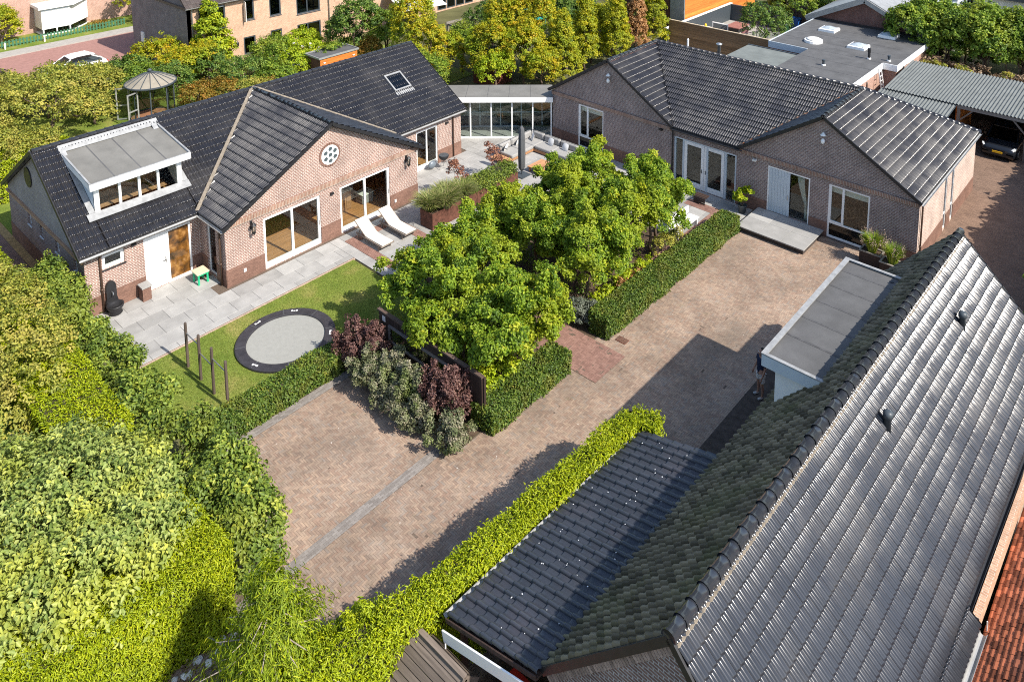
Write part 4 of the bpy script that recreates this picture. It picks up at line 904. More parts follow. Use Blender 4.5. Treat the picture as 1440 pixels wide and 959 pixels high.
LX, RX = -25.95, -13.5; ZB, ZT = 3.17, 5.89
for x0, xc, x1 in ((-30.2, LX, -21.75), (-17.7, RX, -9.2)):
    part('wall', MB().prism([(x0, 35.05, 3.1), (x1, 35.05, 3.1), (xc, 35.05, 5.8)], (0, .28, 0)), 'brickshade', RH, label='shaded brick gable')
    part('cornice', MB().box(x0 - .02, x1 + .02, 34.975, 35.049, 2.86, 3.05), 'soldier', RH)
    w = part('wall_lamp', MB().lathe([(.0, 5.02), (.12, 5.02), (.14, 4.98), (.02, 5.12)], (xc, 34.93, 0), 10).box(xc - .03, xc + .03, 34.93, 35.05, 5.0, 5.06), 'white', RH)
    part('bulb', MB().lathe([(.01, 4.55), (.08, 4.6), (.1, 4.7), (.06, 4.8), (.01, 4.82)], (xc, 34.93, 0), 10).box(xc - .02, xc + .02, 34.93, 35.05, 4.6, 4.64), 'white', w)
# window of the left gable, right window
for a0, a1, z0, z1 in ((2.0, 3.85, .1, 2.72), (17.05, 18.95, .05, 2.66)):
    wd = window(RH, fR, a0, a1, z0, z1, mull=(), trans=(.78,), fr=.075, rec=.02, dep=.1, glass=('glassdark', 'glass'))
    m = MB(); q = a0 + (a1 - a0) * .36; fR.box(m, q - .05, q + .05, .82, z1 - .075, -.11, -.03); fR.box(m, a0 + .075, q - .05, .82, .88, -.11, -.03); fR.box(m, a0 + .075, a0 + .13, .88, z1 - .08, -.11, -.03); part('casement', m, 'white', wd)
    bl = MB(); fR.box(bl, a0 + .08, a1 - .08, z1 - .42, z1 - .08, -.2, -.19); part('blind', bl, 'offwhite', wd)
# glazed doors
d = MB(); Z0, Z1 = .04, 2.62
for q in ((8.6, 8.7), (9.12, 9.22), (10.55, 10.65), (11.6, 11.72), (12.2, 12.3)): fR.box(d, *q, Z0, Z1, -.14, -.03)
for a, b in ((8.7, 9.12), (9.22, 10.55), (10.65, 11.6), (11.72, 12.2)): fR.box(d, a, b, Z1 - .09, Z1, -.14, -.03)
gdo = part('glazed_doors', d, 'bluegrey_shade', RH)  # white door frame, coloured blue grey for the shade it stands in
def leaf(a, b, hnd):
    l = MB(); 
    for q in ((a, a + .16, .06, 2.52), (b - .16, b, .06, 2.52), (a + .16, b - .16, .06, .34), (a + .16, b - .16, 2.36, 2.52)): fR.box(l, *q, -.11, -.04)
    lo = part('door_leaf', l, 'white', gdo)
    g = MB(); fR.box(g, a + .16, b - .16, .34, 2.36, -.08, -.07); part('pane', g, 'glass', gdo)
    h = MB(); fR.box(h, hnd, hnd + .03, 1.0, 1.2, -.04, -.01); part('handle', h, 'black', gdo)
leaf(9.23, 10.4, 10.27); leaf(10.42, 11.58, 10.5)
for a, b in ((8.7, 9.12), (11.72, 12.2)): g = MB(); fR.box(g, a, b, Z0, Z1 - .09, -.09, -.08); part('pane', g, 'glass', gdo)
# entrance: plank shutter-door and curtained opening
d = MB()
for q in ((14.0, 14.07, .3, 2.62), (16.08, 16.15, .3, 2.62), (14.07, 16.08, 2.55, 2.62)): fR.box(d, *q, -.13, -.01)
en = part('entrance', d, 'white', RH)
for k in range(7): l = MB(); fR.box(l, 14.08 + .153 * k, 14.08 + .153 * (k + 1) - .008, .31, 2.54, -.05, -.012 - .002 * (k % 2)); part('door_plank', l, 'bluegrey_shade', en)  # white planks with the bluish shade put into their colour
h = MB(); fR.box(h, 15.06, 15.09, 1.15, 1.4, -.012, .02); part('handle', h, 'steel', en)
g = MB(); fR.box(g, 15.17, 16.08, .31, 2.54, -.1, -.09); part('pane', g, 'glass', en)
cu = MB(); n = 14; rings = []
for z, cx, wd_ in ((2.5, 15.62, .36), (2.0, 15.68, .3), (1.5, 15.8, .2), (1.15, 15.9, .09), (1.0, 15.9, .08), (.6, 15.92, .12), (.35, 15.93, .15)):
    rings.append([fR.p(cx + wd_ * (k / (n - 1) - .5), z, -.2 + .03 * math.cos(k * 2.4)) for k in range(n)] + [fR.p(cx + wd_ * (k / (n - 1) - .5), z, -.215 + .03 * math.cos(k * 2.4)) for k in range(n - 1, -1, -1)])
part('curtain', cu.loft(rings), 'curtain', en, smooth=True)
# roofs
def slope_tiles(o, u, s, poly, kind='wave', amp=.05): 
    slope(RH, 'roof_deck', [np.array(o) + np.array(u) * a + np.array(s) * b for a, b in poly]); tiles('roof_tile', RH, o, u, s, poly, .26, .36, 'tile', 'wave', .045, .04)
my, mz = 4.98 / RM, 2.72 / RM
slope_tiles((0, 34.83, ZB), (1, 0, 0), (0, my, mz), [(-21.6, 0), (-17.75, 0), (RX, RM), (LX, RM)], 'pan')
slope(RH, 'roof_deck', [(LX, 39.81, ZT), (RX, 39.81, ZT), (-9.0, 44.8, ZB), (-30.4, 44.8, ZB)], mat='tile')
hx, hz = 4.35 / HL, 2.72 / HL
slope_tiles((-21.58, 0, ZB), (0, 1, 0), (-hx, 0, hz), [(34.83, 0), (34.9, 0), (39.8, HL), (34.83, HL)])
slope_tiles((-30.32, 0, ZB), (0, 1, 0), (hx, 0, hz), [(34.83, 0), (44.8, 0), (39.8, HL), (34.83, HL)])
gx, gz = 4.45 / HRt, 2.72 / HRt; kx = 4.25 / math.hypot(4.25, 2.72); HW = math.hypot(4.25, 2.72); kz = 2.72 / HW
slope_tiles((-17.75, 0, ZB), (0, 1, 0), (kx, 0, kz), [(34.83, 0), (34.9, 0), (39.8, HW), (34.83, HW)])
slope_tiles((-9.05, 0, ZB), (0, 1, 0), (-gx, 0, gz), [(34.83, 0), (44.8, 0), (39.8, HRt), (34.83, HRt)])
ridge(RH, (LX, 39.8, ZT), (RX, 39.8, ZT), 'tile'); ridge(RH, (LX, 34.83, ZT), (LX, 39.8, ZT), 'tile'); ridge(RH, (RX, 34.83, ZT), (RX, 39.8, ZT), 'tile')
ridge(RH, (-9.05, 44.8, ZB + .02), (RX, 39.8, ZT), 'tile', .12); ridge(RH, (-30.3, 44.8, ZB), (LX, 39.8, ZT), 'tile')
part('valley', MB().bar((-21.6, 34.86, ZB + .03), (LX, 39.8, ZT + .02), .10, .02), 'black', RH)
part('valley', MB().bar((-17.78, 34.9, ZB + .05), (RX - .02, 39.8, ZT + .04), .10, .04), 'orange_mortar', RH)
part('ridge_bedding', MB().bar((LX + .13, 34.9, ZT - .08), (LX + .13, 39.7, ZT - .08), .05, .05), 'orange_mortar', RH)
for x0, xc, x1 in ((-30.36, LX, -21.58), (-17.77, RX, -9.0)): part('verge', MB().bar((x0, 34.80, ZB - .03), (xc, 34.80, ZT), .05, .15).bar((x1, 34.80, ZB - .03), (xc, 34.80, ZT), .05, .15), 'black', RH)
gutter(RH, (-21.7, 34.74, 3.1), (-17.5, 34.74, 3.1), .06, 'black'); gutter(RH, (-8.97, 34.85, 3.12), (-8.97, 44.8, 3.12), .06)
pipe(RH, -21.65, 34.97, .05, 3.05, .04, 'black'); pipe(RH, -9.07, 35.25, .05, 3.05, .04)
part('wall_light', MB().box(-22.5, -22.3, 34.9, 35.049, 2.72, 2.8), 'black', RH); part('wall_light', MB().box(-17.0, -16.8, 34.9, 35.049, 2.66, 2.74), 'offwhite', RH)
part('roof_vent', MB().lathe([(.09, 5.6), (.09, 6.35), (.17, 6.37), (.17, 6.45), (.02, 6.5)], (-21.9, 40.2, 0), 12), 'steel', RH, smooth=True); part('roof_vent', MB().lathe([(.06, 5.6), (.06, 6.2), (.02, 6.28)], (-24.1, 40.4, 0), 10), 'white', RH)
sf = thing('lounge_chair', 'dark lounge chair inside behind the glazed doors', 'chair', (-19.4, 36.6, .035)); part('seat', MB().rbox(-20.3, -18.7, 36.2, 37.2, .2, .5, .08), 'sofa_dark', sf); part('backrest', MB().rbox(-20.3, -18.7, 37.1, 37.4, .3, .95, .08), 'sofa_dark', sf)
for x in (-20.2, -18.8): part('leg', MB().box(x - .03, x + .03, 36.3, 36.36, .035, .25), 'black', sf)

# glass link between the houses
GLK = thing('glass_link', 'glazed corridor with flat felt roof joining the two brick houses', 'corridor', (-33, 32.5, 0))
P1 = np.array((-30.22, 35.0)); dd = _unit(np.array((-.749, -.662))); nn = np.array((.662, -.749)); fL = Face((P1[0], P1[1], 0), (*dd, 0), (*nn, 0)); LN = 7.6
mb = MB(); fL.box(mb, 0, LN, .03, .13, -.08, .02); part('sill', mb, 'white', GLK)
for k, a in enumerate((.04, 1.16, 2.42, 3.68, 4.94, 6.2, 7.5)):
    mb = MB(); fL.box(mb, a - .04, a + .04, .13, 2.42, -.07, .01); part('post', mb, 'white', GLK)
    if k: g = MB(); fL.box(g, (.08, 1.2, 2.46, 3.72, 4.98, 6.24)[k - 1], a - .04, .13, 2.42, -.04, -.03); part('pane', g, 'glass', GLK)
mb = MB(); fL.box(mb, -.1, LN, .13, 2.42, -1.75, -1.7); part('pane', mb, 'glassdark', GLK)
for a in (.6, 1.9, 3.2, 4.5, 5.8): mb = MB(); fL.box(mb, a - .03, a + .03, .13, 2.42, -1.69, -1.63); part('post', mb, 'bluegrey_shade', GLK)
mb = MB(); fL.box(mb, 0, LN, 1.0, 1.06, -1.69, -1.65); part('rail', mb, 'bluegrey_shade', GLK)
mb = MB(); fL.box(mb, -.0, LN, -.02, .045, -1.69, -.085); part('floor', mb, 'slab', GLK)
mb = MB(); fL.box(mb, -.05, LN, 2.42, 2.72, -1.9, .2); part('roof', mb, 'feltlight', GLK)
mb = MB(); fL.box(mb, -.06, LN, 2.40, 2.70, .2, .26); part('fascia', mb, 'white', GLK)
for a in (1.3, 2.6, 3.9, 5.2): mb = MB(); fL.box(mb, a - .01, a + .01, 2.72, 2.726, -1.9, .2); part('roof_seam', mb, 'felt', GLK)
# ------------------------------------------------------------------ barn in front on the right
BN = thing('barn', 'steep barn with grey glazed tiles and dark clay ridge nearest the viewer', 'barn', (-6, 19, 0))
YN, YF = 10.3, 27.8; zr = 6.05
def bx(Y): return -6.2 + .25 * (Y - YN) / 17.5
RA, RB = np.array((bx(YN), YN, zr)), np.array((bx(YF), YF, zr)); BU = _unit(RB - RA); BL = np.linalg.norm(RB - RA); BP = np.array((BU[1], -BU[0], 0))   # BP points to +X
k_ = math.radians(46.5); ck_, sk_ = math.cos(k_), math.sin(k_)
LS, RS = 4.32, 4.45
EL = RA - BP * LS * ck_ - np.array((0, 0, LS * sk_)); ER = RA + BP * RS * ck_ - np.array((0, 0, RS * sk_))
SLf, SRt = BP * ck_ + (0, 0, sk_), -BP * ck_ + np.array((0, 0, sk_))
slope(BN, 'roof_deck', [EL, EL + BU * BL, RB, RA]); slope(BN, 'roof_deck', [ER, ER + BU * BL, RB, RA])
# lower step of the right slope near the viewer
NL = 7.2
slope(BN, 'roof_deck', [ER - SRt * .42, ER - SRt * .42 + BU * NL, ER + BU * NL, ER])
tiles('glazed_tile', BN, ER, BU, SRt, [(0, 0), (BL, 0), (BL, RS), (0, RS)], .27, .36, 'tilebarn', 'wave', .06, .036, single=300)
tiles('glazed_tile', BN, ER, BU, SRt, [(0, -.42), (NL, -.42), (NL, -.01), (0, -.01)], .27, .36, 'tilebarn', 'wave', .06, .036)
tiles('hollow_tile', BN, EL, BU, SLf, [(0, 0), (BL, 0), (BL, LS), (0, LS)], .225, .26, 'tilemoss', 'pan', .04, .075, single=300)
ridge(BN, RA - BU * .05, RB + BU * .05, 'tilebarn', .135, .38, 'ridge_tile')
part('ridge_bedding', MB().bar(RA + BP * .15 - (0, 0, .13), RB + BP * .15 - (0, 0, .13), .045, .06), 'mortar', BN)
def bp(y, x, z): return RA + BU * y + BP * x + np.array((0, 0, z - zr))
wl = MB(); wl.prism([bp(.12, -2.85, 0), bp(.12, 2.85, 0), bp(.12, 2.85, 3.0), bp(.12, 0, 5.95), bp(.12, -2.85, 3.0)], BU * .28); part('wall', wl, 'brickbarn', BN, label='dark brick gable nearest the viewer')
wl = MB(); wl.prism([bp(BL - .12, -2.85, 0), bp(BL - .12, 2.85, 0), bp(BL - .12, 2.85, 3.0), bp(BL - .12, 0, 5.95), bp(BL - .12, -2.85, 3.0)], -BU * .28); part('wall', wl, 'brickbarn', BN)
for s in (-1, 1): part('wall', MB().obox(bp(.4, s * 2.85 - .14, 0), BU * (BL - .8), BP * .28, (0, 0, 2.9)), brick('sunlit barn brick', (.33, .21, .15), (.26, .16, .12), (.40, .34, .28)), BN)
# upright brick course under the near verge, brick by brick
dv = -SLf
for i in range(44):
    o = RA - np.array((0, 0, .2)) + dv * (.1 + i * .095) + BU * .05
    part('verge_brick', MB().obox(o, dv * .078, BU * .06 + dv * .0, np.cross(BU, dv) * -.16), M.setdefault('vb', plain('edge brick', (.26, .20, .17), .9, .2, scale=20, amt=.3, obj_var=.35)), BN)
part('verge', MB().bar(RA - (0, 0, .05) - BU * .02, EL - (0, 0, .05) - BU * .02, .06, .16).bar(RA - (0, 0, .03) - BU * .02, ER - SRt * .42 - (0, 0, .03) - BU * .02, .06, .14), 'black', BN)
part('verge', MB().bar(RB + BU * .02, EL + BU * (BL + .02), .05, .12).bar(RB + BU * .02, ER + BU * (BL + .02), .05, .12), 'black', BN)
go = ER - SRt * .47 + BP * .06 - np.array((0, 0, .05)); gutter(BN, go, go + BU * NL, .08); g2 = ER + BP * .06 - np.array((0, 0, .05)) + BU * NL; gutter(BN, g2, g2 + BU * (BL - NL), .07, 'black')
part('wall_plate', MB().obox(ER + BP * .14 + BU * NL - np.array((0, 0, .5)), BU * (BL - NL), BP * .14, (0, 0, .38)), M['brickbuff'], BN)
part('wall_hook', MB().tube([bp(.02, -.75, 4.1), bp(-.1, -.75, 4.15), bp(-.1, -.75, 4.3), bp(-.02, -.75, 4.36)], .02, 6), 'black', BN)
# vents through the glazed slope
for y, x in ((14.0, 1.05), (8.3, .85)):
    b = RA + BU * y + BP * x - np.array((0, 0, x * sk_ / ck_)); part('roof_vent', MB().lathe([(.10, -.1), (.085, .32), (.12, .34), (.12, .46), (.05, .5), (.01, .5)], b, 12), 'anthracite', BN, smooth=True)
# flat roofed dormer on the courtyard side
DR = part('dormer', MB().prism([(-8.5, 19.42, 3.25), (-8.5, 19.42, 4.8), (-7.0, 19.42, 4.8)], (0, .12, 0)).prism([(-8.5, 25.28, 3.25), (-8.5, 25.28, 4.8), (-7.0, 25.28, 4.8)], (0, .12, 0)).box(-8.56, -8.44, 19.54, 25.28, 3.3, 4.8), 'white', BN)
part('dormer_roof', MB().box(-8.82, -6.95, 19.3, 25.5, 4.78, 4.97), 'felt', DR)
part('fascia', MB().box(-8.86, -8.82, 19.26, 25.54, 4.66, 5.01).box(-8.82, -6.95, 19.26, 19.3, 4.66, 5.01).box(-8.82, -6.95, 25.5, 25.54, 4.66, 5.01), 'bluegrey_shade', DR)
part('edge_trim', MB().box(-8.88, -8.72, 19.25, 25.55, 5.011, 5.05).box(-8.72, -6.95, 19.25, 19.36, 5.011, 5.045).box(-8.72, -6.95, 25.44, 25.55, 5.011, 5.045), 'lead', DR)
for y in (20.9, 22.4, 23.9): part('pane', MB().box(-8.575, -8.562, y - .6, y + .6, 3.75, 4.55), 'glassdark', DR)
for y in (20.6, 21.65, 22.7, 23.75, 24.8): part('roof_seam', MB().box(-8.72, -6.97, y - .04, y + .04, 4.97, 4.977), 'feltlight' if 0 else plain('felt lap', (.075, .075, .077), .85, .3) if y == 20.6 else M.setdefault('lap', plain('felt lap b', (.08, .08, .082), .85, .3)), DR)
part('roof_outlet', MB().lathe([(.07, 4.97), (.07, 4.99), (.02, 4.995)], (-7.25, 25.2, 0), 10), 'black', DR)
# moss and drain strip at the courtyard foot of the barn
struct('path', MB().box(-11.25, -9.3, 17.7, 26.5, -.02, .03), plain('dark wet strip', (.07, .055, .045), .9, .2, scale=5, amt=.3)).name = 'drain_strip'

# ------------------------------------------------------------------ open carport with concrete tiles beside the barn
CP = thing('carport', 'low carport with dark concrete tiles between golden hedge and barn', 'carport', (-10.5, 14, 0))
CY0, CY1 = 10.15, 17.45; cs0 = np.array((-11.85, 0, 2.25)); CSL = math.hypot(2.7, .72); cdir = np.array((2.7, 0, .72)) / CSL
slope(CP, 'roof_deck', [cs0 + (0, CY0, 0), cs0 + (.28, CY1, 0), cs0 + cdir * CSL + (0, CY1, 0), cs0 + cdir * CSL + (0, CY0, 0)], .06, 'wood_dark', .09)
cu_ = _unit(np.array((.28, CY1 - CY0, 0)))
tiles('concrete_tile', CP, cs0 + (0, CY0, 0), cu_, cdir, [(0, 0), (CY1 - CY0, 0), (CY1 - CY0, CSL), (0, CSL)], .27, .36, 'tilecar', 'pan', .03, .075, single=300)
part('gable_board', MB().bar(cs0 + (0.1, CY0 - .22, -.22), cs0 + cdir * CSL + (0, CY0 - .22, -.22), .04, .26), 'white', CP)
part('rafter', MB().bar(cs0 + (.1, CY0 + .3, -.16), cs0 + cdir * CSL + (0, CY0 + .3, -.16), .08, .14), 'wood_dark', CP); part('verge_board', MB().bar(cs0 + (0, CY0 - .05, -.05), cs0 + cdir * CSL + (0, CY0 - .05, -.05), .03, .1), 'wood_dark', CP)
gutter(CP, cs0 + (-.08, CY0, -.03), cs0 + (.2, CY1, -.03), .06, 'lead')
for y in (CY0 + .1, 13.8, CY1 - .3): part('post', MB().box(-11.55, -11.43, y, y + .12, 0, 2.25), 'wood_dark', CP)
part('glazing_bar', MB().box(-11.75, -11.72, CY0 - .2, CY0 - .17, .3, 2.1), 'white', CP)
struct('path', MB().box(-11.6, -9.0, 6, 17.5, -.03, .02), 'paver_far').name = 'carport_floor'
for i, (y, x, cc_) in enumerate(((11.6, -11.0, 'lichen'), (16.0, -10.9, 'lichen'))): pass
for k in range(46):
    y = rng.uniform(CY0 + .2, CY1 - .3); s = rng.uniform(.3, CSL - .3); q = cs0 + cdir * s + (0, y, .075); r = rng.uniform(.012, .028)
    if k < 40: pass
P = np.array([cs0 + cdir * rng.uniform(.3, CSL - .4) + (0.1, rng.uniform(CY0 + .2, CY1 - .3), .08) for k in range(46)])
big('bird_droppings', *leaf_arrays(P, np.tile((-.2, 0, 1.), (46, 1)), rng.uniform(.02, .055, 46), W=rng.uniform(.02, .04, 46), droop=0, fold=.05)[:2], 'white', CP, 'stuff')

# ------------------------------------------------------------------ red tiled roof at the corner of the picture
RD = thing('red_tiled_house', 'old house roof of weathered red clay tiles beside the barn', 'house', (0, 15, 0))
RPI = .60; rs = np.array((-2.66, 0, 2.3)); rdv = np.array((math.cos(RPI), 0, math.sin(RPI)))
RT, RE = rs + rdv * 3.7, rs + rdv * 3.7 + np.array((3.7 * math.cos(RPI), 0, -3.7 * math.sin(RPI)))
slope(RD, 'roof_deck', [rs + (0, 4, 0), rs + (0, 24, 0), RT + (0, 24, 0), RT + (0, 4, 0)]); slope(RD, 'roof_deck', [RT + (0, 4, 0), RT + (0, 24, 0), RE + (0, 24, 0), RE + (0, 4, 0)])
tiles('clay_tile', RD, rs + (0, 4, 0), (0, 1, 0), rdv, [(6, 0), (20, 0), (20, 3.7), (6, 3.7)], .21, .14, 'tilered', 'flat', .03, .0, single=300, smooth=False)
tiles('clay_tile', RD, rs + (0, 4, 0), (0, 1, 0), rdv, [(0, 0), (6, 0), (6, 3.7), (0, 3.7)], .3, .28, 'tilered', 'flat', .03, .0, smooth=False)
tiles('clay_tile', RD, RE + (0, 4, 0), (0, 1, 0), np.array((-rdv[0], 0, rdv[2])), [(0, 0), (20, 0), (20, 3.7), (0, 3.7)], .3, .28, 'tilered', 'flat', .03, .0, smooth=False)
ridge(RD, RT + (0, 4, 0), RT + (0, 24, 0), 'tilered', .12, .4)
part('wall', MB().prism([(-2.2, 4.2, 0), (RE[0] - .2, 4.2, 0), (RE[0] - .3, 4.2, 2.2), (RT[0], 4.2, RT[2] - .2), (-2.2, 4.2, 2.3)], (0, 19.6, 0)), 'brickred', RD)
part('lightning_rod', MB().tube([(-2.62, 17.6, 1.6), (-2.62, 17.6, 2.6)], .015, 6), 'stone', RD)
# ------------------------------------------------------------------ the trained trees in the middle
GA, GB = 'bright green trees by the garden path', 'bright green trees before the right house'
def gum(x, y, h, r, label, group):
    r *= 1.17
    lb = [(x, y, (1.5 + h) / 2, r * .55, r * .55, (h - 1.5) * .42)]
    for i in range(12):
        a = 6.283 * (i * .382 + rng.random() * .12); d = r * rng.uniform(.35, .95); z = rng.uniform(1.75, h - .35 - .35 * d / r); q = rng.uniform(.24, .42) * r / 1.5
        lb.append((x + d * math.cos(a), y + d * math.sin(a), z, q * 1.15, q * 1.15, q * rng.uniform(.8, 1.3)))
    for i in range(12):
        a = 6.283 * rng.random(); d = r * rng.uniform(.8, 1.12); lb.append((x + d * math.cos(a), y + d * math.sin(a), rng.uniform(1.7, h - .5), .17, .17, .28))
    for i in range(6):
        a = 6.283 * rng.random(); d = r * rng.uniform(0, .75); lb.append((x + d * math.cos(a), y + d * math.sin(a), h - .15, .15, .15, .55))
    return tree('sweetgum_tree', label, (x, y, 0), lb, 'sweetgum', leaf=.115, n_cl=int(255 * r * h / 5.2), k=56, rc=.24, tr=.075, group=group, droop=.4, up=.75, inner=.15)
for x, y, h, r, l in ((-21.6, 17.9, 3.6, 1.6, 'bright green tree over the dark fence panel, at its lawn end'), (-19.6, 17.7, 3.8, 1.5, 'bright green tree right behind the middle of the dark fence panel'), (-18.0, 17.75, 3.7, 1.5, 'bright green tree with visible trunk beside the lime green shrubs'), (-22.4, 19.6, 3.2, 1.3, 'bright green tree between lawn and sun loungers'), (-20.5, 19.8, 3.5, 1.4, 'bright green tree between the red path and the dark fence panel, farther row'), (-22.9, 21.6, 3.1, 1.1, 'bright green tree in the gap between both tree blocks, loungers side'), (-18.0, 19.5, 3.4, 1.25, 'bright green tree at the left side of the red garden path')):
    gum(x, y, h, r, l, GA)
for x, y, h, r, l in ((-18.6, 23.6, 4.0, 1.5, 'bright green tree at the right side of the red garden path, with bare stem'), (-21.0, 23.3, 3.6, 1.35, 'bright green tree behind the red path, second from the yew hedge'), (-23.0, 24.0, 3.2, 1.2, 'bright green tree beside the rusty planter, nearer end'), (-18.5, 25.9, 4.1, 1.5, 'bright green tree next to the long yew hedge, middle of its row'), (-20.9, 25.8, 4.2, 1.45, 'tall bright green tree in the centre of the right-hand block'), (-22.7, 26.5, 3.4, 1.2, 'bright green tree beside the rusty planter, farther end'), (-18.6, 28.4, 3.9, 1.4, 'bright green tree beside the white bench'), (-21.4, 28.0, 4.2, 1.2, 'tallest bright green tree, nearest the sofa terrace'), (-19.2, 29.7, 3.9, .95, 'narrow bright green tree before the glazed doors')):
    gum(x, y, h, r, l, GB)
# clipped yew hedges
box_hedge('yew_hedge', 'short clipped yew hedge at the near side of the garden path', [(-16.98, 16.2), (-16.95, 20.15)], .95, .88, 'yew', .08, 1250, group='clipped yew hedges', rough=.05)
box_hedge('yew_hedge', 'long clipped yew hedge from the path up to the stone porch', [(-16.95, 22.35), (-16.9, 32.7)], .92, .9, 'yew', .08, 1250, group='clipped yew hedges', rough=.05)
box_hedge('yew_hedge', 'low clipped yew hedge between trampoline lawn and brick drive', [(-23.1, 10.0), (-23.15, 15.1)], .85, .8, 'yew', .08, 1200, group='clipped yew hedges', rough=.06)
# golden and leafy hedges
box_hedge('golden_hedge', 'narrow golden conifer hedge along the dark tiled carport', [(-13.3, 6.2), (-12.5, 10.5), (-12.2, 14.5), (-12.05, 17.55), (-11.3, 17.85)], .62, 2.5, 'thuja', .095, 1300, thin=('s1',), rough=.09, spray=.8, W=.032)
mound_bush('golden_conifer', 'golden conifer bush at the near end of the carport hedge', (-13.2, 8.8, 0), [(-13.25, 8.8, 1.2, .55, .7, 1.3), (-12.75, 10.15, 1.2, .4, .35, 1.2), (-13.4, 7.8, 1.1, .7, .9, 1.2)], 'thuja', .10, 420, 30, .15, W=.035, up=.8)
box_hedge('golden_hedge', 'broad flat topped golden conifer hedge along the side garden', [(-41, 7.3), (-23.2, 7.0)], 1.9, 2.35, 'thuja', .10, 700, thin=('s1', 's2'), rough=.07, W=.034, spray=.5)
box_hedge('golden_hedge', 'very broad bright golden hedge top at the near corner of the drive', [(-18.5, 7.85), (-18.5, 1.0)], 2.7, 2.3, 'thuja', .09, 1700, thin=('s2', 'e1', 'e2'), rough=.07, W=.026, spray=.5)
box_hedge('golden_hedge', 'bright golden hedge beyond the gable end of the brick house', [(-47.2, 5.5), (-46.6, 14.0)], 1.6, 2.2, 'thuja', .15, 300, rough=.07, W=.06, spray=.5)
lobl = [(-34 + i * .82 + rng.normal(0, .15), 8.55 + rng.normal(0, .12), 1.15 + rng.normal(0, .12), (.72), .72, 1.0 + rng.normal(0, .12)) for i in range(20)] + [(-34 + rng.random() * 15.6, 8.8 + rng.normal(0, .3), 2.0 + rng.normal(0, .12), .35, .35, .5) for i in range(22)]
mound_bush('leafy_hedge', 'loose dull green leafy hedge between lawn and golden hedge', (-26, 8.8, 0), lobl, 'lime', .125, 1500, 24, .24, cat='hedge', up=.5)
mound_bush('leafy_shrub', 'dull green leafy shrub spilling over the drive corner', (-18.3, 9.0, 0), [(-18.2, 8.9, 1.1, 1.0, .8, 1.1), (-19.3, 9.1, 1.2, .9, .8, 1.1), (-17.6, 8.5, .9, .7, .7, .8)], 'lime', .125, 260, 24, .22)
mound_bush('leafy_shrub', 'dull green leafy shrub against the brick house corner', (-33.6, 9.2, 0), [(-33.9, 9.1, 1.4, .7, .55, 1.2), (-32.6, 9.3, 1.2, .8, .6, 1.0)], 'lime', .12, 170, 24, .2)
mound_bush('vine_mound', 'great mound of pale green vine leaves over the golden hedge', (-20.5, 5.0, 0), [(-21.4, 5.4, 1.5, 2.7, 2.1, 1.75), (-19.3, 5.3, 1.5, 1.9, 2.2, 1.6), (-18.9, 6.6, 1.7, 1.2, 1.1, 1.0), (-21.0, 7.0, 1.7, 2.0, .95, 1.25), (-23.0, 6.4, 1.6, 1.3, 1.0, 1.2), (-23.4, 4.2, 1.3, 2.2, 2.0, 1.6), (-20.2, 3.2, 1.3, 2.4, 1.9, 1.6), (-22, 1.5, 1.2, 3, 2, 1.6)], 'vine', .13, 3300, 19, .26, cat='climber', up=.6, stem=.05, W=None)
tree('apple_tree', 'yellowing fruit tree with small leaves left of the golden hedge', (-29.6, 5.6, 0), [(-29.5, 6.8, 2.4, 2.0, 1.3, 1.2), (-31.2, 7.2, 2.5, 1.6, 1.0, 1.0), (-33.6, 7.1, 2.3, 1.5, 1.0, .9), (-28.7, 7.4, 2.5, 1.1, .8, .8), (-31.6, 6.3, 2.0, 1.6, 1.4, 1.2), (-27.4, 6.6, 2.0, 1.4, 1.1, 1.1), (-33.3, 6.6, 1.8, 1.3, 1.2, 1.2), (-30.5, 4.6, 2.0, 2.4, 1.5, 1.4), (-27.2, 5.4, 1.6, 1.3, 1.0, 1.1)], 'apple', .11, 680, 30, .26, .10)
mound_bush('garden_shrub', 'dark green shrub in the shade below the fruit tree', (-27.2, 5.2, 0), [(-27.4, 5.3, .8, 1.2, .9, .9), (-25.9, 5.0, .7, 1.2, .8, .8), (-28.9, 4.8, .8, 1.2, .9, .9)], 'darkgreen', .11, 150, 24, .22)
st = thing('garden_post', 'short pale wooden post among dark shrubs near the vine mound', 'post', (-26.1, 5.6, 0)); part('post', MB().tube([(-26.1, 5.6, 0), (-26.1, 5.6, 1.7)], [.08, .07], 8), 'wood_greyx', st)
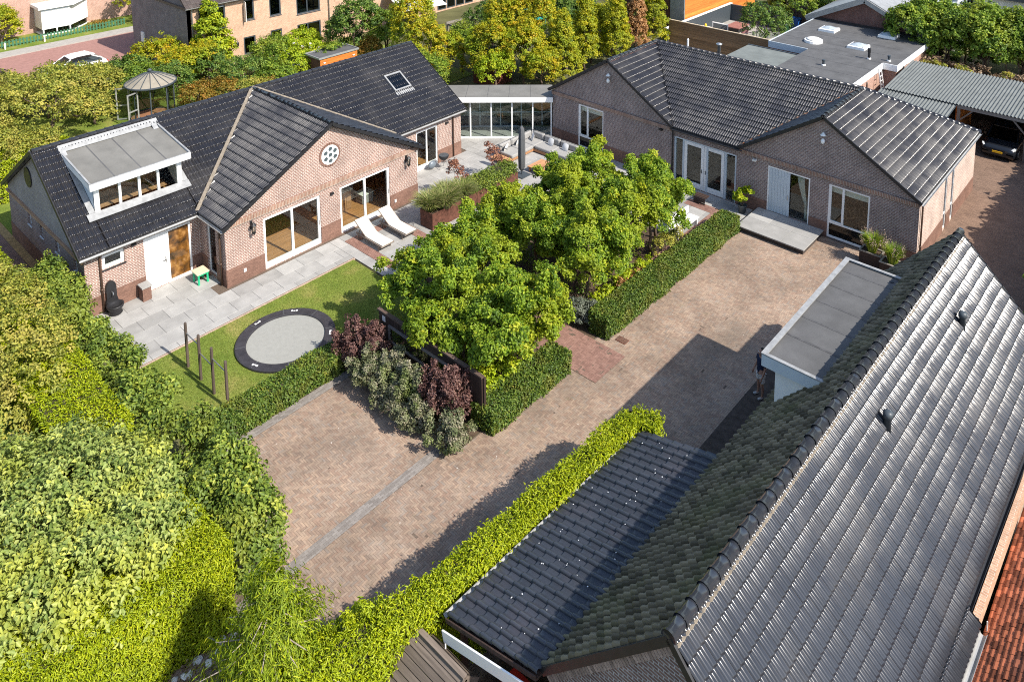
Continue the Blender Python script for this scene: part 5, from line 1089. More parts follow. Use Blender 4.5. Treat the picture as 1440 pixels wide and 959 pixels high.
# drooping conifer in front
def cypress():
    t = thing('cypress_tree', 'drooping yellow green conifer in front of the drive corner', 'tree', (-14.1, 7.0, 0))
    tm = MB(); tm.tube([(-14.1, 7.0, 0), (-14.15, 7.05, 2.2), (-14.1, 7.2, 4.0)], [.13, .08, .02], 8); Ps, Ds, Ns = [], [], []
    for i in range(430):
        z = 4.2 - 4.0 * (rng.random() ** .8); r = .25 + (4.3 - z) * .62; a = rng.random() * 6.283; r *= rng.uniform(.4, 1.05)
        b = np.array((-14.1, 7.05 + .04 * z, z)); e = b + (r * math.cos(a), r * math.sin(a), .25 - .1 * r)
        if i % 4 == 0: tm.tube([b, (b + e) / 2 + (0, 0, .06), e], [.022, .016, .006], 5)
        n = 74; f = rng.uniform(.35, 1.08, n); P = b + np.outer(f, e - b); P += rng.normal(0, .075, P.shape); P[:, 2] -= rng.random(n) * .22 * f
        Ps.append(P); D = np.outer(np.ones(n), (e - b) / (np.linalg.norm(e - b) + .01) * .85) + (0, 0, -.35) + rng.normal(0, .38, (n, 3)); Ds.append(D)
        Ns.append(np.outer(np.ones(n), (math.cos(a), math.sin(a), .6)) + rng.normal(0, .35, (n, 3)))
    part('trunk', tm, plain('pale bark', (.30, .25, .21), .9, .2, scale=12, amt=.3, bump=.6), t, smooth=True)
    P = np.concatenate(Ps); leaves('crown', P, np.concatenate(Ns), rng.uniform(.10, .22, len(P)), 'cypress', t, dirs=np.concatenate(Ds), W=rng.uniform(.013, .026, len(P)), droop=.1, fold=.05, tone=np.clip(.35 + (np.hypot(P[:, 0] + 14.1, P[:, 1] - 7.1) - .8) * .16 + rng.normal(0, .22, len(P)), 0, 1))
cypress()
# shrub border in front of the dark fence panel
for i, (x, y, z, rx, rz, m, l) in enumerate(((-22.6, 15.2, .85, .60, .95, 'smoke', 'purple leaved shrub beside the trampoline edge'), (-21.9, 15.5, .95, .5, .95, 'smoke', 'purple leaved shrub at the lawn end of the fence panel'), (-21.5, 14.95, .7, .7, .75, 'greybush', 'grey green shrub next to the purple ones by the lawn'), (-20.6, 15.3, .8, .65, .9, 'greybush', 'grey green shrub below the window of the fence panel'), (-20.2, 14.8, .6, .65, .65, 'greybush', 'low grey green shrub leaning over the brick drive'), (-19.4, 15.2, .75, .6, .85, 'greybush', 'grey green shrub between the drive and the fence panel end'), (-18.3, 15.5, 1.0, .55, 1.1, 'smoke', 'tall dark purple shrub near the hedge end'), (-17.8, 15.9, .9, .45, .95, 'smoke', 'dark purple shrub touching the short yew hedge'), (-18.7, 14.85, .55, .65, .6, 'greybush', 'low grey green shrub before the dark purple one'), (-17.3, 15.1, .55, .75, .65, 'greybush', 'round grey green shrub at the outer corner of the drive'))):
    lb = [(x, y, z * .6, rx * .75, rx * .65, rz * .6)]
    for k in range(20):
        a = rng.random() * 6.283; q = rng.uniform(.1, 1.25); lb.append((x + rx * q * math.cos(a), y + rx * .85 * q * math.sin(a), z + rz * rng.uniform(-.3, .75) * (1.1 - q * .6), .09, .09, rz * rng.uniform(.35, .7)))
    mound_bush('border_shrub', l, (x, y, 0), lb, m, .075, 230, 26, .14, group='shrubs before the dark fence panel', up=.35)
mound_bush('lime_shrub', 'lime green shrub glowing between purple shrub and yew hedge', (-17.75, 17.2, 0), [(-17.8, 17.0, .7, .45, .7, .55), (-17.7, 18.0, .65, .4, .6, .5), (-18.2, 16.7, .75, .4, .4, .5)], 'limegreen', .13, 90, 20, .18)
rb = mound_bush('rose_bush', 'white flowering bush beside the short yew hedge', (-18.0, 19.1, 0), [(-18.0, 19.0, .75, .5, .7, .6), (-18.4, 19.7, .8, .4, .5, .6)], 'midgreen', .08, 80, 24, .17)
P, N, T = crown_points([(-18.0, 19.0, .8, .52, .72, .62), (-18.4, 19.7, .85, .42, .52, .62)], 26, 5, .06, 1.0, 0); leaves('flowers', P, N, .10, 'flower', rb)
mound_bush('silver_shrub', 'silver grey lavender like shrub at the corner of the red path', (-18.1, 22.5, 0), [(-18.1, 22.55, .4, .6, .45, .45), (-17.75, 22.9, .35, .4, .45, .4)], 'blueleaf', .09, 110, 26, .13, W=.03)
mound_bush('border_plant', 'yellow green border plants between hedge and trees by the path', (-18.0, 24.6, 0), [(-17.9, 24.0, .4, .4, .7, .4), (-17.8, 25.3, .45, .35, .7, .45), (-17.8, 26.8, .4, .35, .7, .4)], 'limegreen', .11, 90, 18, .18)
mound_bush('border_plant', 'rust coloured dying plants inside the long yew hedge', (-17.75, 24.7, 0), [(-17.65, 24.8, .45, .25, .5, .42), (-17.7, 26.0, .4, .25, .5, .4)], 'rustconifer', .10, 34, 18, .15)
mound_bush('border_plant', 'pale yellowing tall plant at the far end of the tree block', (-17.9, 28.6, 0), [(-17.85, 28.4, .6, .4, .8, .6), (-17.9, 29.4, .6, .35, .5, .55)], 'apple', .09, 60, 22, .18)
mound_bush('ground_plants', 'dull green ground plants under the near block of trees', (-20, 18.2, 0), [(-20.5, 18.4, .25, 2.2, 1.6, .35), (-22.6, 17.6, .3, 1.2, .9, .45), (-19.2, 17, .3, 1.0, .6, .4)], 'midgreen', .10, 150, 20, .25)
mound_bush('ground_plants', 'dull green ground plants under the far block of trees', (-21, 25, 0), [(-21, 24, .25, 3, 1.6, .35), (-21.5, 27.6, .25, 2.6, 2, .35)], 'midgreen', .10, 200, 20, .25)

# ------------------------------------------------------------------ trees and shrubs round the back garden and street
def round_tree(x, y, h, r, mat, label, leaf=.15, z0=.6, n=None, k=21, group=None, name='garden_tree', cat='tree', rc=.30, tr=.09):
    return tree(name, label, (x, y, 0), blob(x, y, z0, h, r, 9, .5, .62), mat, leaf * .95, int((n or int(60 * r * h)) * 1.0), k, rc * .85, tr, group, cat, up=.6)
ob = 'orchard trees behind the brick house'
tree('apple_tree', 'leaning yellow leaved fruit tree with bare trunk behind the gable end', (-52.3, 14.55, 0), [(-53.2, 15.6, 3.2, 2.0, 1.7, 1.3), (-51.6, 13.4, 3.0, 1.7, 1.6, 1.3), (-50.2, 15.6, 2.6, 1.4, 1.3, 1.0), (-54.5, 13.2, 3.1, 1.6, 1.5, 1.2), (-49.3, 16.4, 2.4, 1.0, 1.0, .8), (-53.5, 17.6, 2.6, 1.6, 1.2, 1.1)], 'apple', .15, 330, 26, .32, .16, ob)
tree('apple_tree', 'yellow leaved fruit tree nearest the left edge of the garden', (-50.4, 10.6, 0), blob(-50.4, 10.6, .6, 3.6, 2.2, 6), 'apple', .15, 250, 26, .32, .12, ob)
tree('apple_tree', 'small yellow fruit tree beside the open gazebo door', (-54.6, 19.0, 0), blob(-55.2, 18.6, .4, 3.2, 1.5, 5), 'apple', .15, 160, 26, .30, .09, ob)
HB = 'mixed hedge trees along the red street'
for x, y, h, r, m, l in ((-59.5, 14.5, 2.6, 1.7, 'apple', 'yellow hedge bush hiding the dark parked car'), (-58.8, 18.0, 2.5, 1.6, 'midgreen', 'mid green hedge bush before the white parked car'), (-57.6, 21.2, 2.7, 1.6, 'darkgreen', 'dark green hedge bush beside the white parked car'), (-58.6, 23.8, 3.1, 1.7, 'goldtree', 'golden hedge bush left of the pointed conifer'), (-55.8, 23.8, 2.9, 1.3, 'goldtree', 'golden bush directly behind the gazebo roof'), (-55.0, 19.6, 1.9, 1.2, 'darkgreen', 'dark low bush at the left of the gazebo')): round_tree(x, y, h, r, m, l, .15, .2, group=HB, name='hedge_bush', cat='shrub')
tree('juniper', 'pointed yellow green conifer at the shaded corner of the buff house', (-56.8, 27.0, 0), [(-56.8, 27.0, 1.6, 1.5, 1.5, 1.7), (-56.8, 27.0, 3.2, 1.05, 1.05, 1.5), (-56.8, 27.0, 4.6, .55, .55, 1.2)], 'cypress', .2, 260, 26, .30, .12, up=.8)
for x, y, h, r, m, l, lf in ((-52.6, 27.2, 2.3, 1.5, 'darkgreen', 'dark green bush right of the gazebo roof', .14), (-50.3, 24.3, 1.9, 1.3, 'orangeleaf', 'orange tinted bush in front of the gazebo side', .14), (-49.0, 25.9, 1.9, 1.2, 'apple', 'pale yellow bush above the roof ridge near the gazebo', .14), (-52.6, 30.0, 2.6, 1.5, 'midgreen', 'mid green bush under the lower buff house windows', .15), (-50.0, 28.2, 2.2, 1.4, 'midgreen', 'mid green bush just above the ridge of the brick house', .14), (-49.0, 26.9, 1.6, .9, 'orangeleaf', 'small orange bush behind the dormer ridge', .12)): round_tree(x, y, h, r, m, l, lf, .1, group='bushes behind the brick house ridge', name='garden_bush', cat='shrub')
fb = round_tree(-51.0, 30.9, 2.7, 1.7, 'limegreen', 'bright lime climber with white flowers beside the orange shed', .15, .1, name='flowering_climber', cat='climber')
P, N, T = crown_points([(-51.0, 30.9, 1.6, 1.5, 1.5, 1.25)], 30, 6, .10, 1., 0); leaves('flowers', P, N, .15, 'flower', fb)
round_tree(-51.3, 35.7, 5.2, 1.9, 'darkgreen', 'large glossy dark green tree before the buff house wall', .17, .5, 330)
round_tree(-50.2, 37.8, 4.0, 1.5, 'midgreen', 'green tree beside the lamp post', .16, .3)
round_tree(-49.6, 35.9, 2.3, 1.0, 'orangeleaf', 'orange and red leaved bush behind the orange shed', .14, .1, name='garden_bush', cat='shrub')
round_tree(-45.9, 37.2, 6.0, 1.7, 'goldtree', 'tall golden orange autumn tree beside the pergola', .16, .4, 420, name='autumn_tree')
round_tree(-44.0, 36.6, 4.6, 1.4, 'goldtree', 'lower golden tree touching the end of the brick house roof', .16, .2, 260, name='autumn_tree')
round_tree(-41.9, 35.3, 2.9, 1.2, 'midgreen', 'yellow green shrub at the roof end above the glass link', .13, .1, name='garden_bush', cat='shrub')
round_tree(-43.2, 39.7, 3.9, .9, 'midgreen', 'slim green tree between pergola and golden trees', .14, .2)
round_tree(-46.2, 45.8, 3.9, 2.0, 'darkgreen', 'round dark green tree beyond the pergola', .17, .4, 260)
for x, y, h, r, l in ((-39.6, 39.0, 4.6, 1.5, 'golden autumn tree directly above the glass link, left one'), (-40.6, 41.7, 5.8, 1.4, 'golden autumn tree by the teal trampoline'), (-37.6, 40.4, 4.6, 1.5, 'golden autumn tree above the middle of the glass link'), (-38.6, 43.4, 6.2, 1.3, 'tall golden autumn tree before the dark board fence')): round_tree(x, y, h, r, 'goldtree', l, .16, .2, int(75 * r * h), group='golden trees above the glass link', name='autumn_tree')
def conifer(x, y, h, r, mat, label, group=None, n=260):
    lb = [(x, y, h * .26, r, r, h * .30), (x, y, h * .52, r * .78, r * .78, h * .27), (x, y, h * .78, r * .45, r * .45, h * .22)]
    return tree('conifer', label, (x, y, 0), lb, mat, .16, int(n * 1.3), 30, .24, .1, group, 'conifer', up=.9, W=.07)
for x, y, h, r, l in ((-35.9, 42.8, 5.4, 1.25, 'yellow conifer behind the left end of the shaded gable roof'), (-36.6, 46.2, 5.6, 1.2, 'yellow conifer in the middle of the conifer row'), (-34.9, 48.0, 5.8, 1.15, 'yellow conifer left of the rust brown one'), (-35.3, 53.6, 6.2, 1.15, 'yellow green conifer right of the rust brown one')): conifer(x, y, h, r, 'goldconifer', l, 'yellow conifers behind the grey brick house')
conifer(-35.2, 51.0, 6.4, .85, 'rustconifer', 'slim dead rust brown conifer among the yellow ones', None, 240)
conifer(-37.2, 44.8, 5.8, .5, 'darkgreen', 'very slim dark conifer between two yellow conifers', None, 110)
for x, y, h, r, l in ((-41, 50.5, 4.0, 1.8, 'dark tree before the far board fence'), (-38.8, 56.5, 5.2, 1.5, 'dark tree beyond the rust brown conifer')): round_tree(x, y, h, r, 'darkgreen', l, .17, .3, group='dark trees beyond the conifer row')
round_tree(-28.7, 60.6, 3.6, 1.8, 'darkgreen', 'dark green tree at the corner of the terrace behind the tan fence', .16, .2, 260)
for x, y, h, r, m, l in ((-29.5, 68.5, 3.4, 2.4, 'midgreen', 'green garden bush beyond the dark court wall'), (-26.2, 70.5, 4.0, 2.6, 'darkgreen', 'dark green tree beside the pale gable extension'), (-31.5, 74.0, 3.6, 2.2, 'midgreen', 'green bush at the top edge beyond the court')): round_tree(x, y, h, r, m, l, .2, .1, group='garden greenery beyond the flat roof')
TR = 'tall hedge trees behind the corrugated roof'
for i, (x, y, h, r, m, l) in enumerate(((-17.0, 61.6, 5.6, 2.1, 'midgreen', 'tall green hedge tree touching the flat roof'), (-14.9, 62.0, 5.4, 2.2, 'midgreen', 'tall green hedge tree second from the flat roof'), (-12.6, 62.3, 5.8, 2.3, 'midgreen', 'tall green hedge tree behind the middle of the corrugated roof'), (-10.2, 62.8, 5.6, 2.3, 'midgreen', 'tall green hedge tree above the parked dark car'), (-7.6, 63.3, 5.6, 2.4, 'midgreen', 'tall green hedge tree at the edge of the picture above the car'), (-9.0, 68.5, 6.0, 2.0, 'limegreen', 'lime green tree beyond the tall hedge trees'))): round_tree(x, y, h, r, m, l, .22, 1.3, int(80 * r * h * .55), 22, TR if i < 5 else None, 'hedge_tree', rc=.38, tr=.14)
for k in range(16):
    x = -17.5 + k * .72; s = thing('bare_sapling', 'bare brown stem under the tall hedge behind the corrugated roof', 'bare tree', (x, 61.0, 0), 'bare stems under the tall hedge'); part('stem', MB().tube([(x, 61 + rng.normal(0, .4), 0), (x + rng.normal(0, .2), 61 + rng.normal(0, .3), 1.6), (x + rng.normal(0, .3), 61.5, 3.4)], [.06, .05, .03], 6), 'trunk', s)
mound_bush('dry_undergrowth', 'dry brown undergrowth along the back of the corrugated roof', (-12, 59.5, 0), [(-16, 59.6, 1.2, 1.6, .8, 1.2), (-12.8, 59.4, 1.1, 2.2, .8, 1.1), (-9.2, 59.6, 1.1, 2.4, .8, 1.1)], 'dry', .16, 260, 20, .3)
mound_bush('undergrowth_shoots', 'pale green shoots growing over the corrugated roof edge', (-14.2, 56.4, 0), [(-14.4, 56.4, 2.4, .9, .5, .5), (-12.9, 57.6, 2.2, .5, .4, .5), (-10.5, 58.4, 2.0, .4, .4, .6)], 'apple', .15, 50, 18, .22)
box_hedge('conifer_hedge', 'tall conifer hedge shading the paved yard beside the barn', [(-3.2, 29.5), (-3.2, 52)], 1.4, 3.9, 'darkgreen', .4, 45, rough=.25, spray=.4)
for x, y, h, r, l in ((-78.0, 19.0, 3.2, 1.5, 'clipped yellow green shrub at the left corner of the bay window house'), (-76.3, 29.6, 4.0, 1.9, 'tall yellow green shrub right of the bay window')): round_tree(x, y, h, r, 'goldconifer', l, .17, .1, 260, group=None, name='clipped_shrub', cat='shrub')
mound_bush('garden_shrub', 'low orange shrub in front of the bay window house', (-76.9, 26.6, 0), [(-77.2, 26.2, .3, .5, .8, .4)], 'orangeleaf', .12, 40, 18, .2)

for x, y, h, r, m, l, lf in ((-57.0, 16.0, 2.5, 1.7, 'apple', 'pale yellow bush between the dark car and the orchard', .15), (-55.6, 12.6, 3.0, 1.8, 'apple', 'yellow green bush at the left end of the orchard', .15), (-56.8, 9.0, 3.2, 2.0, 'goldtree', 'yellow shrub tree at the far left edge by the street', .16), (-55.9, 21.4, 2.4, 1.5, 'midgreen', 'mid green bush between white car and gazebo', .14), (-47.6, 12.2, 2.8, 1.5, 'apple', 'yellow green fruit bush close to the gable end', .14), (-47.4, 17.2, 1.5, .9, 'midgreen', 'small green bush on the back lawn above the white dormer', .12), (-54.6, 30.6, 2.6, 1.5, 'midgreen', 'green bush against the buff house between two lower windows', .14), (-54.4, 33.2, 2.6, 1.5, 'limegreen', 'lime green shrub against the buff house wall', .14), (-47.2, 24.2, 1.7, 1.1, 'apple', 'low pale bush at the ridge near the gazebo', .13), (-46.6, 21.6, 1.2, .9, 'orangeleaf', 'low orange plants at the foot of the gazebo by the ridge', .12), (-54.9, 25.7, 2.4, 1.2, 'darkgreen', 'dark green bush between gazebo and pointed conifer', .14), (-53.6, 36.4, 2.8, 1.4, 'darkgreen', 'dark green bush under the large glossy tree', .15)): round_tree(x, y, h, r, m, l, lf, .1, group='bushes filling the back garden', name='garden_bush', cat='shrub')
for x, y, h, r, m, l in ((-43.0, 38.0, 3.4, 1.2, 'goldtree', 'low golden bush between the shed roof and the autumn tree'), (-38.4, 38.4, 3.0, 1.2, 'limegreen', 'lime green bush low behind the glass link roof'), (-36.0, 40.6, 3.2, 1.2, 'goldtree', 'golden bush where the glass link meets the shaded gable'), (-37.2, 47.8, 4.6, 1.1, 'goldconifer', 'yellow conifer filling the gap in the second row'), (-36.8, 50.0, 5.0, 1.1, 'goldconifer', 'yellow conifer behind the rust brown one')): round_tree(x, y, h, r, m, l, .15, .2, group='low trees behind the glass link', name='garden_bush', cat='shrub')

for x, y, h, r, m, l in ((-18.4, 65.2, 4.4, 2.1, 'darkgreen', 'dark low tree filling the back of the tall hedge by the brick gable'), (-14.6, 65.6, 4.4, 2.2, 'darkgreen', 'dark low tree behind the tall hedge, second from the brick gable'), (-10.8, 66.0, 4.4, 2.2, 'darkgreen', 'dark low tree behind the tall hedge, third from the brick gable'), (-7.0, 66.4, 4.4, 2.2, 'darkgreen', 'dark low tree behind the tall hedge at the picture edge')): round_tree(x, y, h, r, m, l, .24, .1, int(70 * r * h * .6), group='dark trees behind the tall hedge')
for x, y, h, r, m, l in ((-50.6, 22.9, 1.9, 1.0, 'orangeleaf', 'orange flecked bush touching the right side of the gazebo'), (-54.2, 22.8, 2.6, 1.2, 'darkgreen', 'dark bush close behind the gazebo glass'), (-49.6, 20.9, 1.0, .7, 'goldtree', 'small yellow plant between gazebo and roof ridge'), (-55.9, 26.0, 3.0, 1.2, 'goldtree', 'tall golden bush between gazebo roof and buff house gable'), (-53.6, 17.6, 2.2, .9, 'apple', 'pale yellow shrub beside the left gazebo door')): round_tree(x, y, h, r, m, l, .13, .1, group='plants crowding the gazebo', name='garden_bush', cat='shrub')
# ------------------------------------------------------------------ things in the garden
def ring(mb, c, r0, r1, z0, z1, n=48):
    V = []
    for i in range(n):
        a = 2 * math.pi * i / n
        for r, z in ((r0, z0), (r1, z0), (r1, z1 - .02), (r1 - .04, z1), (r0 + .04, z1), (r0, z1 - .02)): V.append((c[0] + r * math.cos(a), c[1] + r * math.sin(a), z))
    F = [(i * 6 + k, ((i + 1) % n) * 6 + k, ((i + 1) % n) * 6 + (k + 1) % 6, i * 6 + (k + 1) % 6) for i in range(n) for k in range(6)]
    return mb.add(V, F)
tc = (-25.84, 14.41); TP = thing('trampoline', 'round in-ground trampoline with black padded edge on the lawn', 'trampoline', (*tc, 0))
part('edge_pad', ring(MB(), tc, 1.43, 1.83, .0, .11), 'rubber', TP); part('jump_mat', MB().lathe([(1.46, .02), (1.46, .05), (.01, .055)], (*tc, 0), 48), 'jumpmat', TP)
for k in range(8): a = k * math.pi / 4 + .3; d = np.array((math.cos(a), math.sin(a), 0)); part('pad_seam', MB().bar(np.array((*tc, .112)) + d * 1.45, np.array((*tc, .112)) + d * 1.81, .02, .006), 'greycanvas', TP)
for a, w_ in ((-1.25, .30), (2.4, .26), (3.3, .2), (.9, .26)):
    for j in range(3): q = a + (j - 1) * .055; d = np.array((math.cos(q), math.sin(q), 0)); part('pad_print', MB().bar(np.array((*tc, .113)) + d * 1.60, np.array((*tc, .113)) + d * (1.60 + (.05 if j % 2 else .08)), .07, .004), 'white', TP)
PB = thing('pull_up_bars', 'row of four wooden posts with steel pull-up bars on the lawn', 'exercise frame', (-25.7, 11.27, 0)); pp = [(-27.2, 11.29, 1.76), (-26.2, 11.285, 1.76), (-25.19, 11.26, 1.77), (-24.17, 11.24, 1.78)]
for x, y, z in pp: part('post', MB().lathe([(.052, -.1), (.05, z - .03), (.04, z), (.01, z)], (x, y, 0), 10), 'post', PB)
for (a, b), z in zip(zip(pp[:-1], pp[1:]), (1.36, 1.07, 1.37)): part('bar', MB().tube([(a[0], a[1], z), (b[0], b[1], z)], .018, 8), 'steel', PB)
FP = thing('fence_panel', 'dark brown timber screen with a long window slot behind the shrubs', 'fence', (-19.7, 16.25, 0))
for k in range(38):
    x = -22.4 + k * .142; win = -21.75 < x < -18.6
    for z0, z1 in (((0, .95), (1.5, 1.86)) if win else ((0, 1.86),)): part('plank', MB().box(x, x + .136, 16.225 - .004 * (k % 2), 16.26, z0, z1), 'wood_dark', FP)
part('cap_rail', MB().box(-22.45, -16.98, 16.18, 16.32, 1.86, 1.92), boards('worn brown rail', (.10, .068, .055), 'x'), FP)
fw = MB(); fw.box(-21.8, -18.5, 16.15, 16.2245, .9, .96).box(-21.8, -18.5, 16.15, 16.2245, 1.49, 1.55).box(-21.8, -21.72, 16.15, 16.2245, .96, 1.49).box(-18.58, -18.5, 16.15, 16.2245, .96, 1.49); fo = part('slot_frame', fw, boards('grey slot frame', (.16, .14, .13), 'x'), FP)
part('pane', MB().box(-21.72, -18.58, 16.19, 16.2, .96, 1.49), 'glass', fo)
for x in (-22.4, -19.7, -17.0): part('post', MB().box(x - .05, x + .05, 16.27, 16.36, 0, 1.86), 'wood_dark', FP)
part('house_number', MB().box(-22.18, -22.02, 16.2, 16.22, 1.55, 1.75), 'stone', FP)
def lounger(y, lab):
    t = thing('sun_lounger', lab, 'sun lounger', (-28.9, y, .035), 'sun loungers on the terrace'); W = .32
    for s in (-1, 1): part('side_rail', MB().bar((-29.75, y + s * W, .33), (-27.85, y + s * W, .31), .05, .07), 'wood_grey', t)
    for x in (-29.6, -28.05):
        for s in (-1, 1): part('leg', MB().box(x - .03, x + .03, y + s * W - .03, y + s * W + .03, .035, .31), 'wood_grey', t)
    def sheet(pts, wd): return MB().loft([[(x, y - wd, z), (x, y + wd, z), (x, y + wd, z + .025), (x, y - wd, z + .025)] for x, z in pts])
    part('canvas', sheet([(-27.8, .37), (-28.3, .36), (-28.9, .365), (-29.05, .385)], .30), 'canvas', t); part('backrest', sheet([(-29.05, .385), (-29.45, .62), (-29.85, .88)], .30), 'canvas', t)
    for s in (-1, 1): part('back_strut', MB().bar((-29.45, y + s * .31, .62), (-29.6, y + s * .31, .33), .03, .03).bar((-29.05, y + s * .315, .38), (-29.87, y + s * .315, .88), .03, .04), 'wood_grey', t)
    part('cross_slat', MB().box(-27.88, -27.8, y - .36, y + .36, .30, .36), 'wood_grey', t)
lounger(20.75, 'cream sun lounger on the terrace, closer to the lawn'); lounger(22.1, 'cream sun lounger on the terrace, closer to the rusty planter')
BQ = thing('kettle_grill', 'black kettle grill on three legs beside the garden door', 'barbecue', (-32.1, 27.95, .034)); gx_, gy_ = -32.1, 27.95
part('bowl', MB().lathe([(.02, .52), (.16, .55), (.26, .66), (.29, .78), (.28, .79), (.24, .68), (.02, .6)], (gx_, gy_, .034), 18), 'black', BQ, smooth=True); part('grate', MB().lathe([(.27, .80), (.27, .81), (.01, .81)], (gx_, gy_, .034), 18), 'anthracite', BQ)
for k in range(3): a = k * 2.094 + .4; part('leg', MB().tube([(gx_ + .12 * math.cos(a), gy_ + .12 * math.sin(a), .6), (gx_ + .3 * math.cos(a), gy_ + .3 * math.sin(a), .04)], .014, 6), 'steel', BQ)
part('ash_pan', MB().lathe([(.01, .38), (.13, .39), (.14, .42), (.01, .43)], (gx_, gy_, .034), 12), 'steel', BQ); part('wheel', MB().tube([(gx_ + .28, gy_ + .1, .12), (gx_ + .31, gy_ + .1, .12)], .09, 12), 'black', BQ)
ld_ = thing('grill_lid', 'blue grey grill lid leaning on the garden door sill', 'lid', (-32.5, 27.45, .034)); part('lid', MB().loft([[(-32.55 + .06 * q + .12 * r * math.sin(t) * .5, 27.45 + r * math.cos(t), .3 + r * math.sin(t) * .85) for t in np.linspace(0, 6.283, 18, endpoint=False)] for q, r in ((0, .28), (1, .27), (2.2, .2), (3, .05))]), plain('blue grey enamel', (.14, .17, .20), .3, .5, amt=.05, bump=0), ld_, smooth=True)
ST = thing('childrens_stool', 'small green plastic stool with pale wooden top by the front door', 'stool', (-31.95, 14.05, .034)); part('seat', MB().rbox(-32.25, -31.65, 13.78, 14.32, .50, .55, .02), 'seatwood', ST); part('apron', MB().box(-32.22, -31.68, 13.81, 14.29, .44, .5), 'greenplastic', ST)
for x in (-32.17, -31.73):
    for y in (13.86, 14.24): part('leg', MB().tube([(x, y, .034), (x, y, .45)], [.05, .04], 10), 'greenplastic', ST)
PR = thing('brick_pier', 'low brick pier with grey cap beside the white front door', 'pier', (-32.5, 12.0, .034)); part('pier', MB().box(-32.7, -32.3, 11.82, 12.16, .034, .6), 'plinth', PR); part('cap', MB().box(-32.73, -32.27, 11.79, 12.19, .6, .66), 'slab', PR)
WF = thing('wall_fountain', 'black cast iron wall fountain at the corner of the brick house', 'fountain', (-32.55, 10.8, .034)); part('basin', MB().lathe([(.22, .034), (.26, .08), (.2, .2), (.3, .32), (.33, .42), (.28, .43), (.24, .36), (.02, .34)], (-32.42, 10.8, 0), 14), 'black', WF, smooth=True)
part('back_plate', MB().prism([(-32.8, 10.8 + x, z) for x, z in ((-.27, .1), (.27, .1), (.22, .5), (.19, .6), (.19, 1.05), (.16, 1.18), (.09, 1.27), (0, 1.3), (-.09, 1.27), (-.16, 1.18), (-.19, 1.05), (-.19, .6), (-.22, .5))], (.12, 0, 0)), 'black', WF); part('spout', MB().tube([(-32.68, 10.8, .85), (-32.55, 10.8, .86), (-32.52, 10.8, .78)], .02, 6), 'steel', WF)
# lounge corner
SF = thing('corner_sofa', 'L shaped teak corner sofa with grey cushions on the terrace', 'sofa', (-29.7, 32.6, .034)); z0 = .034
part('base', MB().box(-30.85, -29.75, 30.95, 33.9, .1, .24).box(-29.75, -27.1, 32.8, 33.9, .1, .24), 'wood_teak', SF); part('side_table', MB().box(-30.85, -29.75, 30.35, 30.95, .2, .27), 'wood_teak', SF)
for x, y in ((-30.8, 30.4), (-29.8, 30.4), (-30.8, 33.8), (-27.2, 33.8), (-27.2, 32.9), (-29.8, 32.85)): part('leg', MB().box(x - .03, x + .03, y - .03, y + .03, z0, .2), 'anthracite', SF)
for c in ((-30.7, -29.72, 30.98, 31.9), (-30.7, -29.72, 31.92, 32.8), (-30.7, -29.72, 32.82, 33.75), (-29.7, -28.45, 32.82, 33.75), (-28.43, -27.12, 32.82, 33.75)): part('seat_cushion', MB().rbox(*c, .24, .44, .05), 'cushion', SF, smooth=False)
for c in ((-30.9, -30.65, 31.0, 31.9), (-30.9, -30.65, 31.95, 32.8), (-30.9, -30.65, 32.85, 33.7), (-30.6, -29.75, 33.68, 33.92), (-29.7, -28.5, 33.68, 33.92), (-28.45, -27.15, 33.68, 33.92)): part('back_cushion', MB().rbox(*c, .42, .82, .07), 'cushion', SF)
part('arm_frame', MB().tube([(-30.92, 30.97, .1), (-30.92, 30.97, .75), (-30.1, 30.97, .72)], .025, 6).tube([(-30.95, 31, .72), (-30.95, 33.95, .74), (-27.1, 33.97, .74)], .02, 6), 'anthracite', SF)
for i, (x, y, r, l) in enumerate(((-30.5, 31.3, 1.2, 'white cushion at the open end of the corner sofa'), (-30.5, 32.3, 1.2, 'white cushion in the middle of the short sofa side'), (-30.3, 33.35, .7, 'white cushion in the corner of the sofa'), (-29.0, 33.5, .2, 'white cushion in the middle of the long sofa side'), (-27.9, 33.5, .15, 'white cushion at the right end of the corner sofa'))):
    t = thing('cushion', l, 'cushion', (x, y, .44), 'white cushions on the corner sofa'); d = np.array((math.cos(r), -math.sin(r), 0)); n = np.array((d[1], -d[0], 0)) * (1 if i < 3 else 1)
    up_ = _unit(np.array((0, 0, 1.)) - n * .35); c = np.array((x, y, .63)); V = []; q = 5
    for sgn in (-1, 1):
        for a in np.linspace(-1, 1, q):
            for b in np.linspace(-1, 1, q): V.append(c + d * a * .25 * (1 - .10 * b * b) + up_ * b * .23 * (1 - .10 * a * a) + np.cross(d, up_) * sgn * .06 * (1 - a ** 4) * (1 - b ** 4))
    F = [(s_ * q * q + i_ * q + j_, s_ * q * q + i_ * q + j_ + 1, s_ * q * q + (i_ + 1) * q + j_ + 1, s_ * q * q + (i_ + 1) * q + j_) for s_ in (0, 1) for i_ in range(q - 1) for j_ in range(q - 1)]
    part('cover', MB().add(V, F), 'pillow', t, smooth=True)
CT = thing('coffee_table', 'low teak coffee table in front of the corner sofa', 'table', (-27.75, 31.3, .034))
for k in range(9): part('plank', MB().box(-28.35 + k * .135, -28.35 + k * .135 + .13, 30.75, 31.95, .30, .34), boards('table teak', (.42, .22, .11), 'y') if k == 0 else M.get('tt', 'wood_teak'), CT)
for x in (-28.25, -27.25):
    for y in (30.85, 31.85): part('leg', MB().box(x - .04, x + .04, y - .04, y + .04, .034, .30), 'wood_teak', CT)
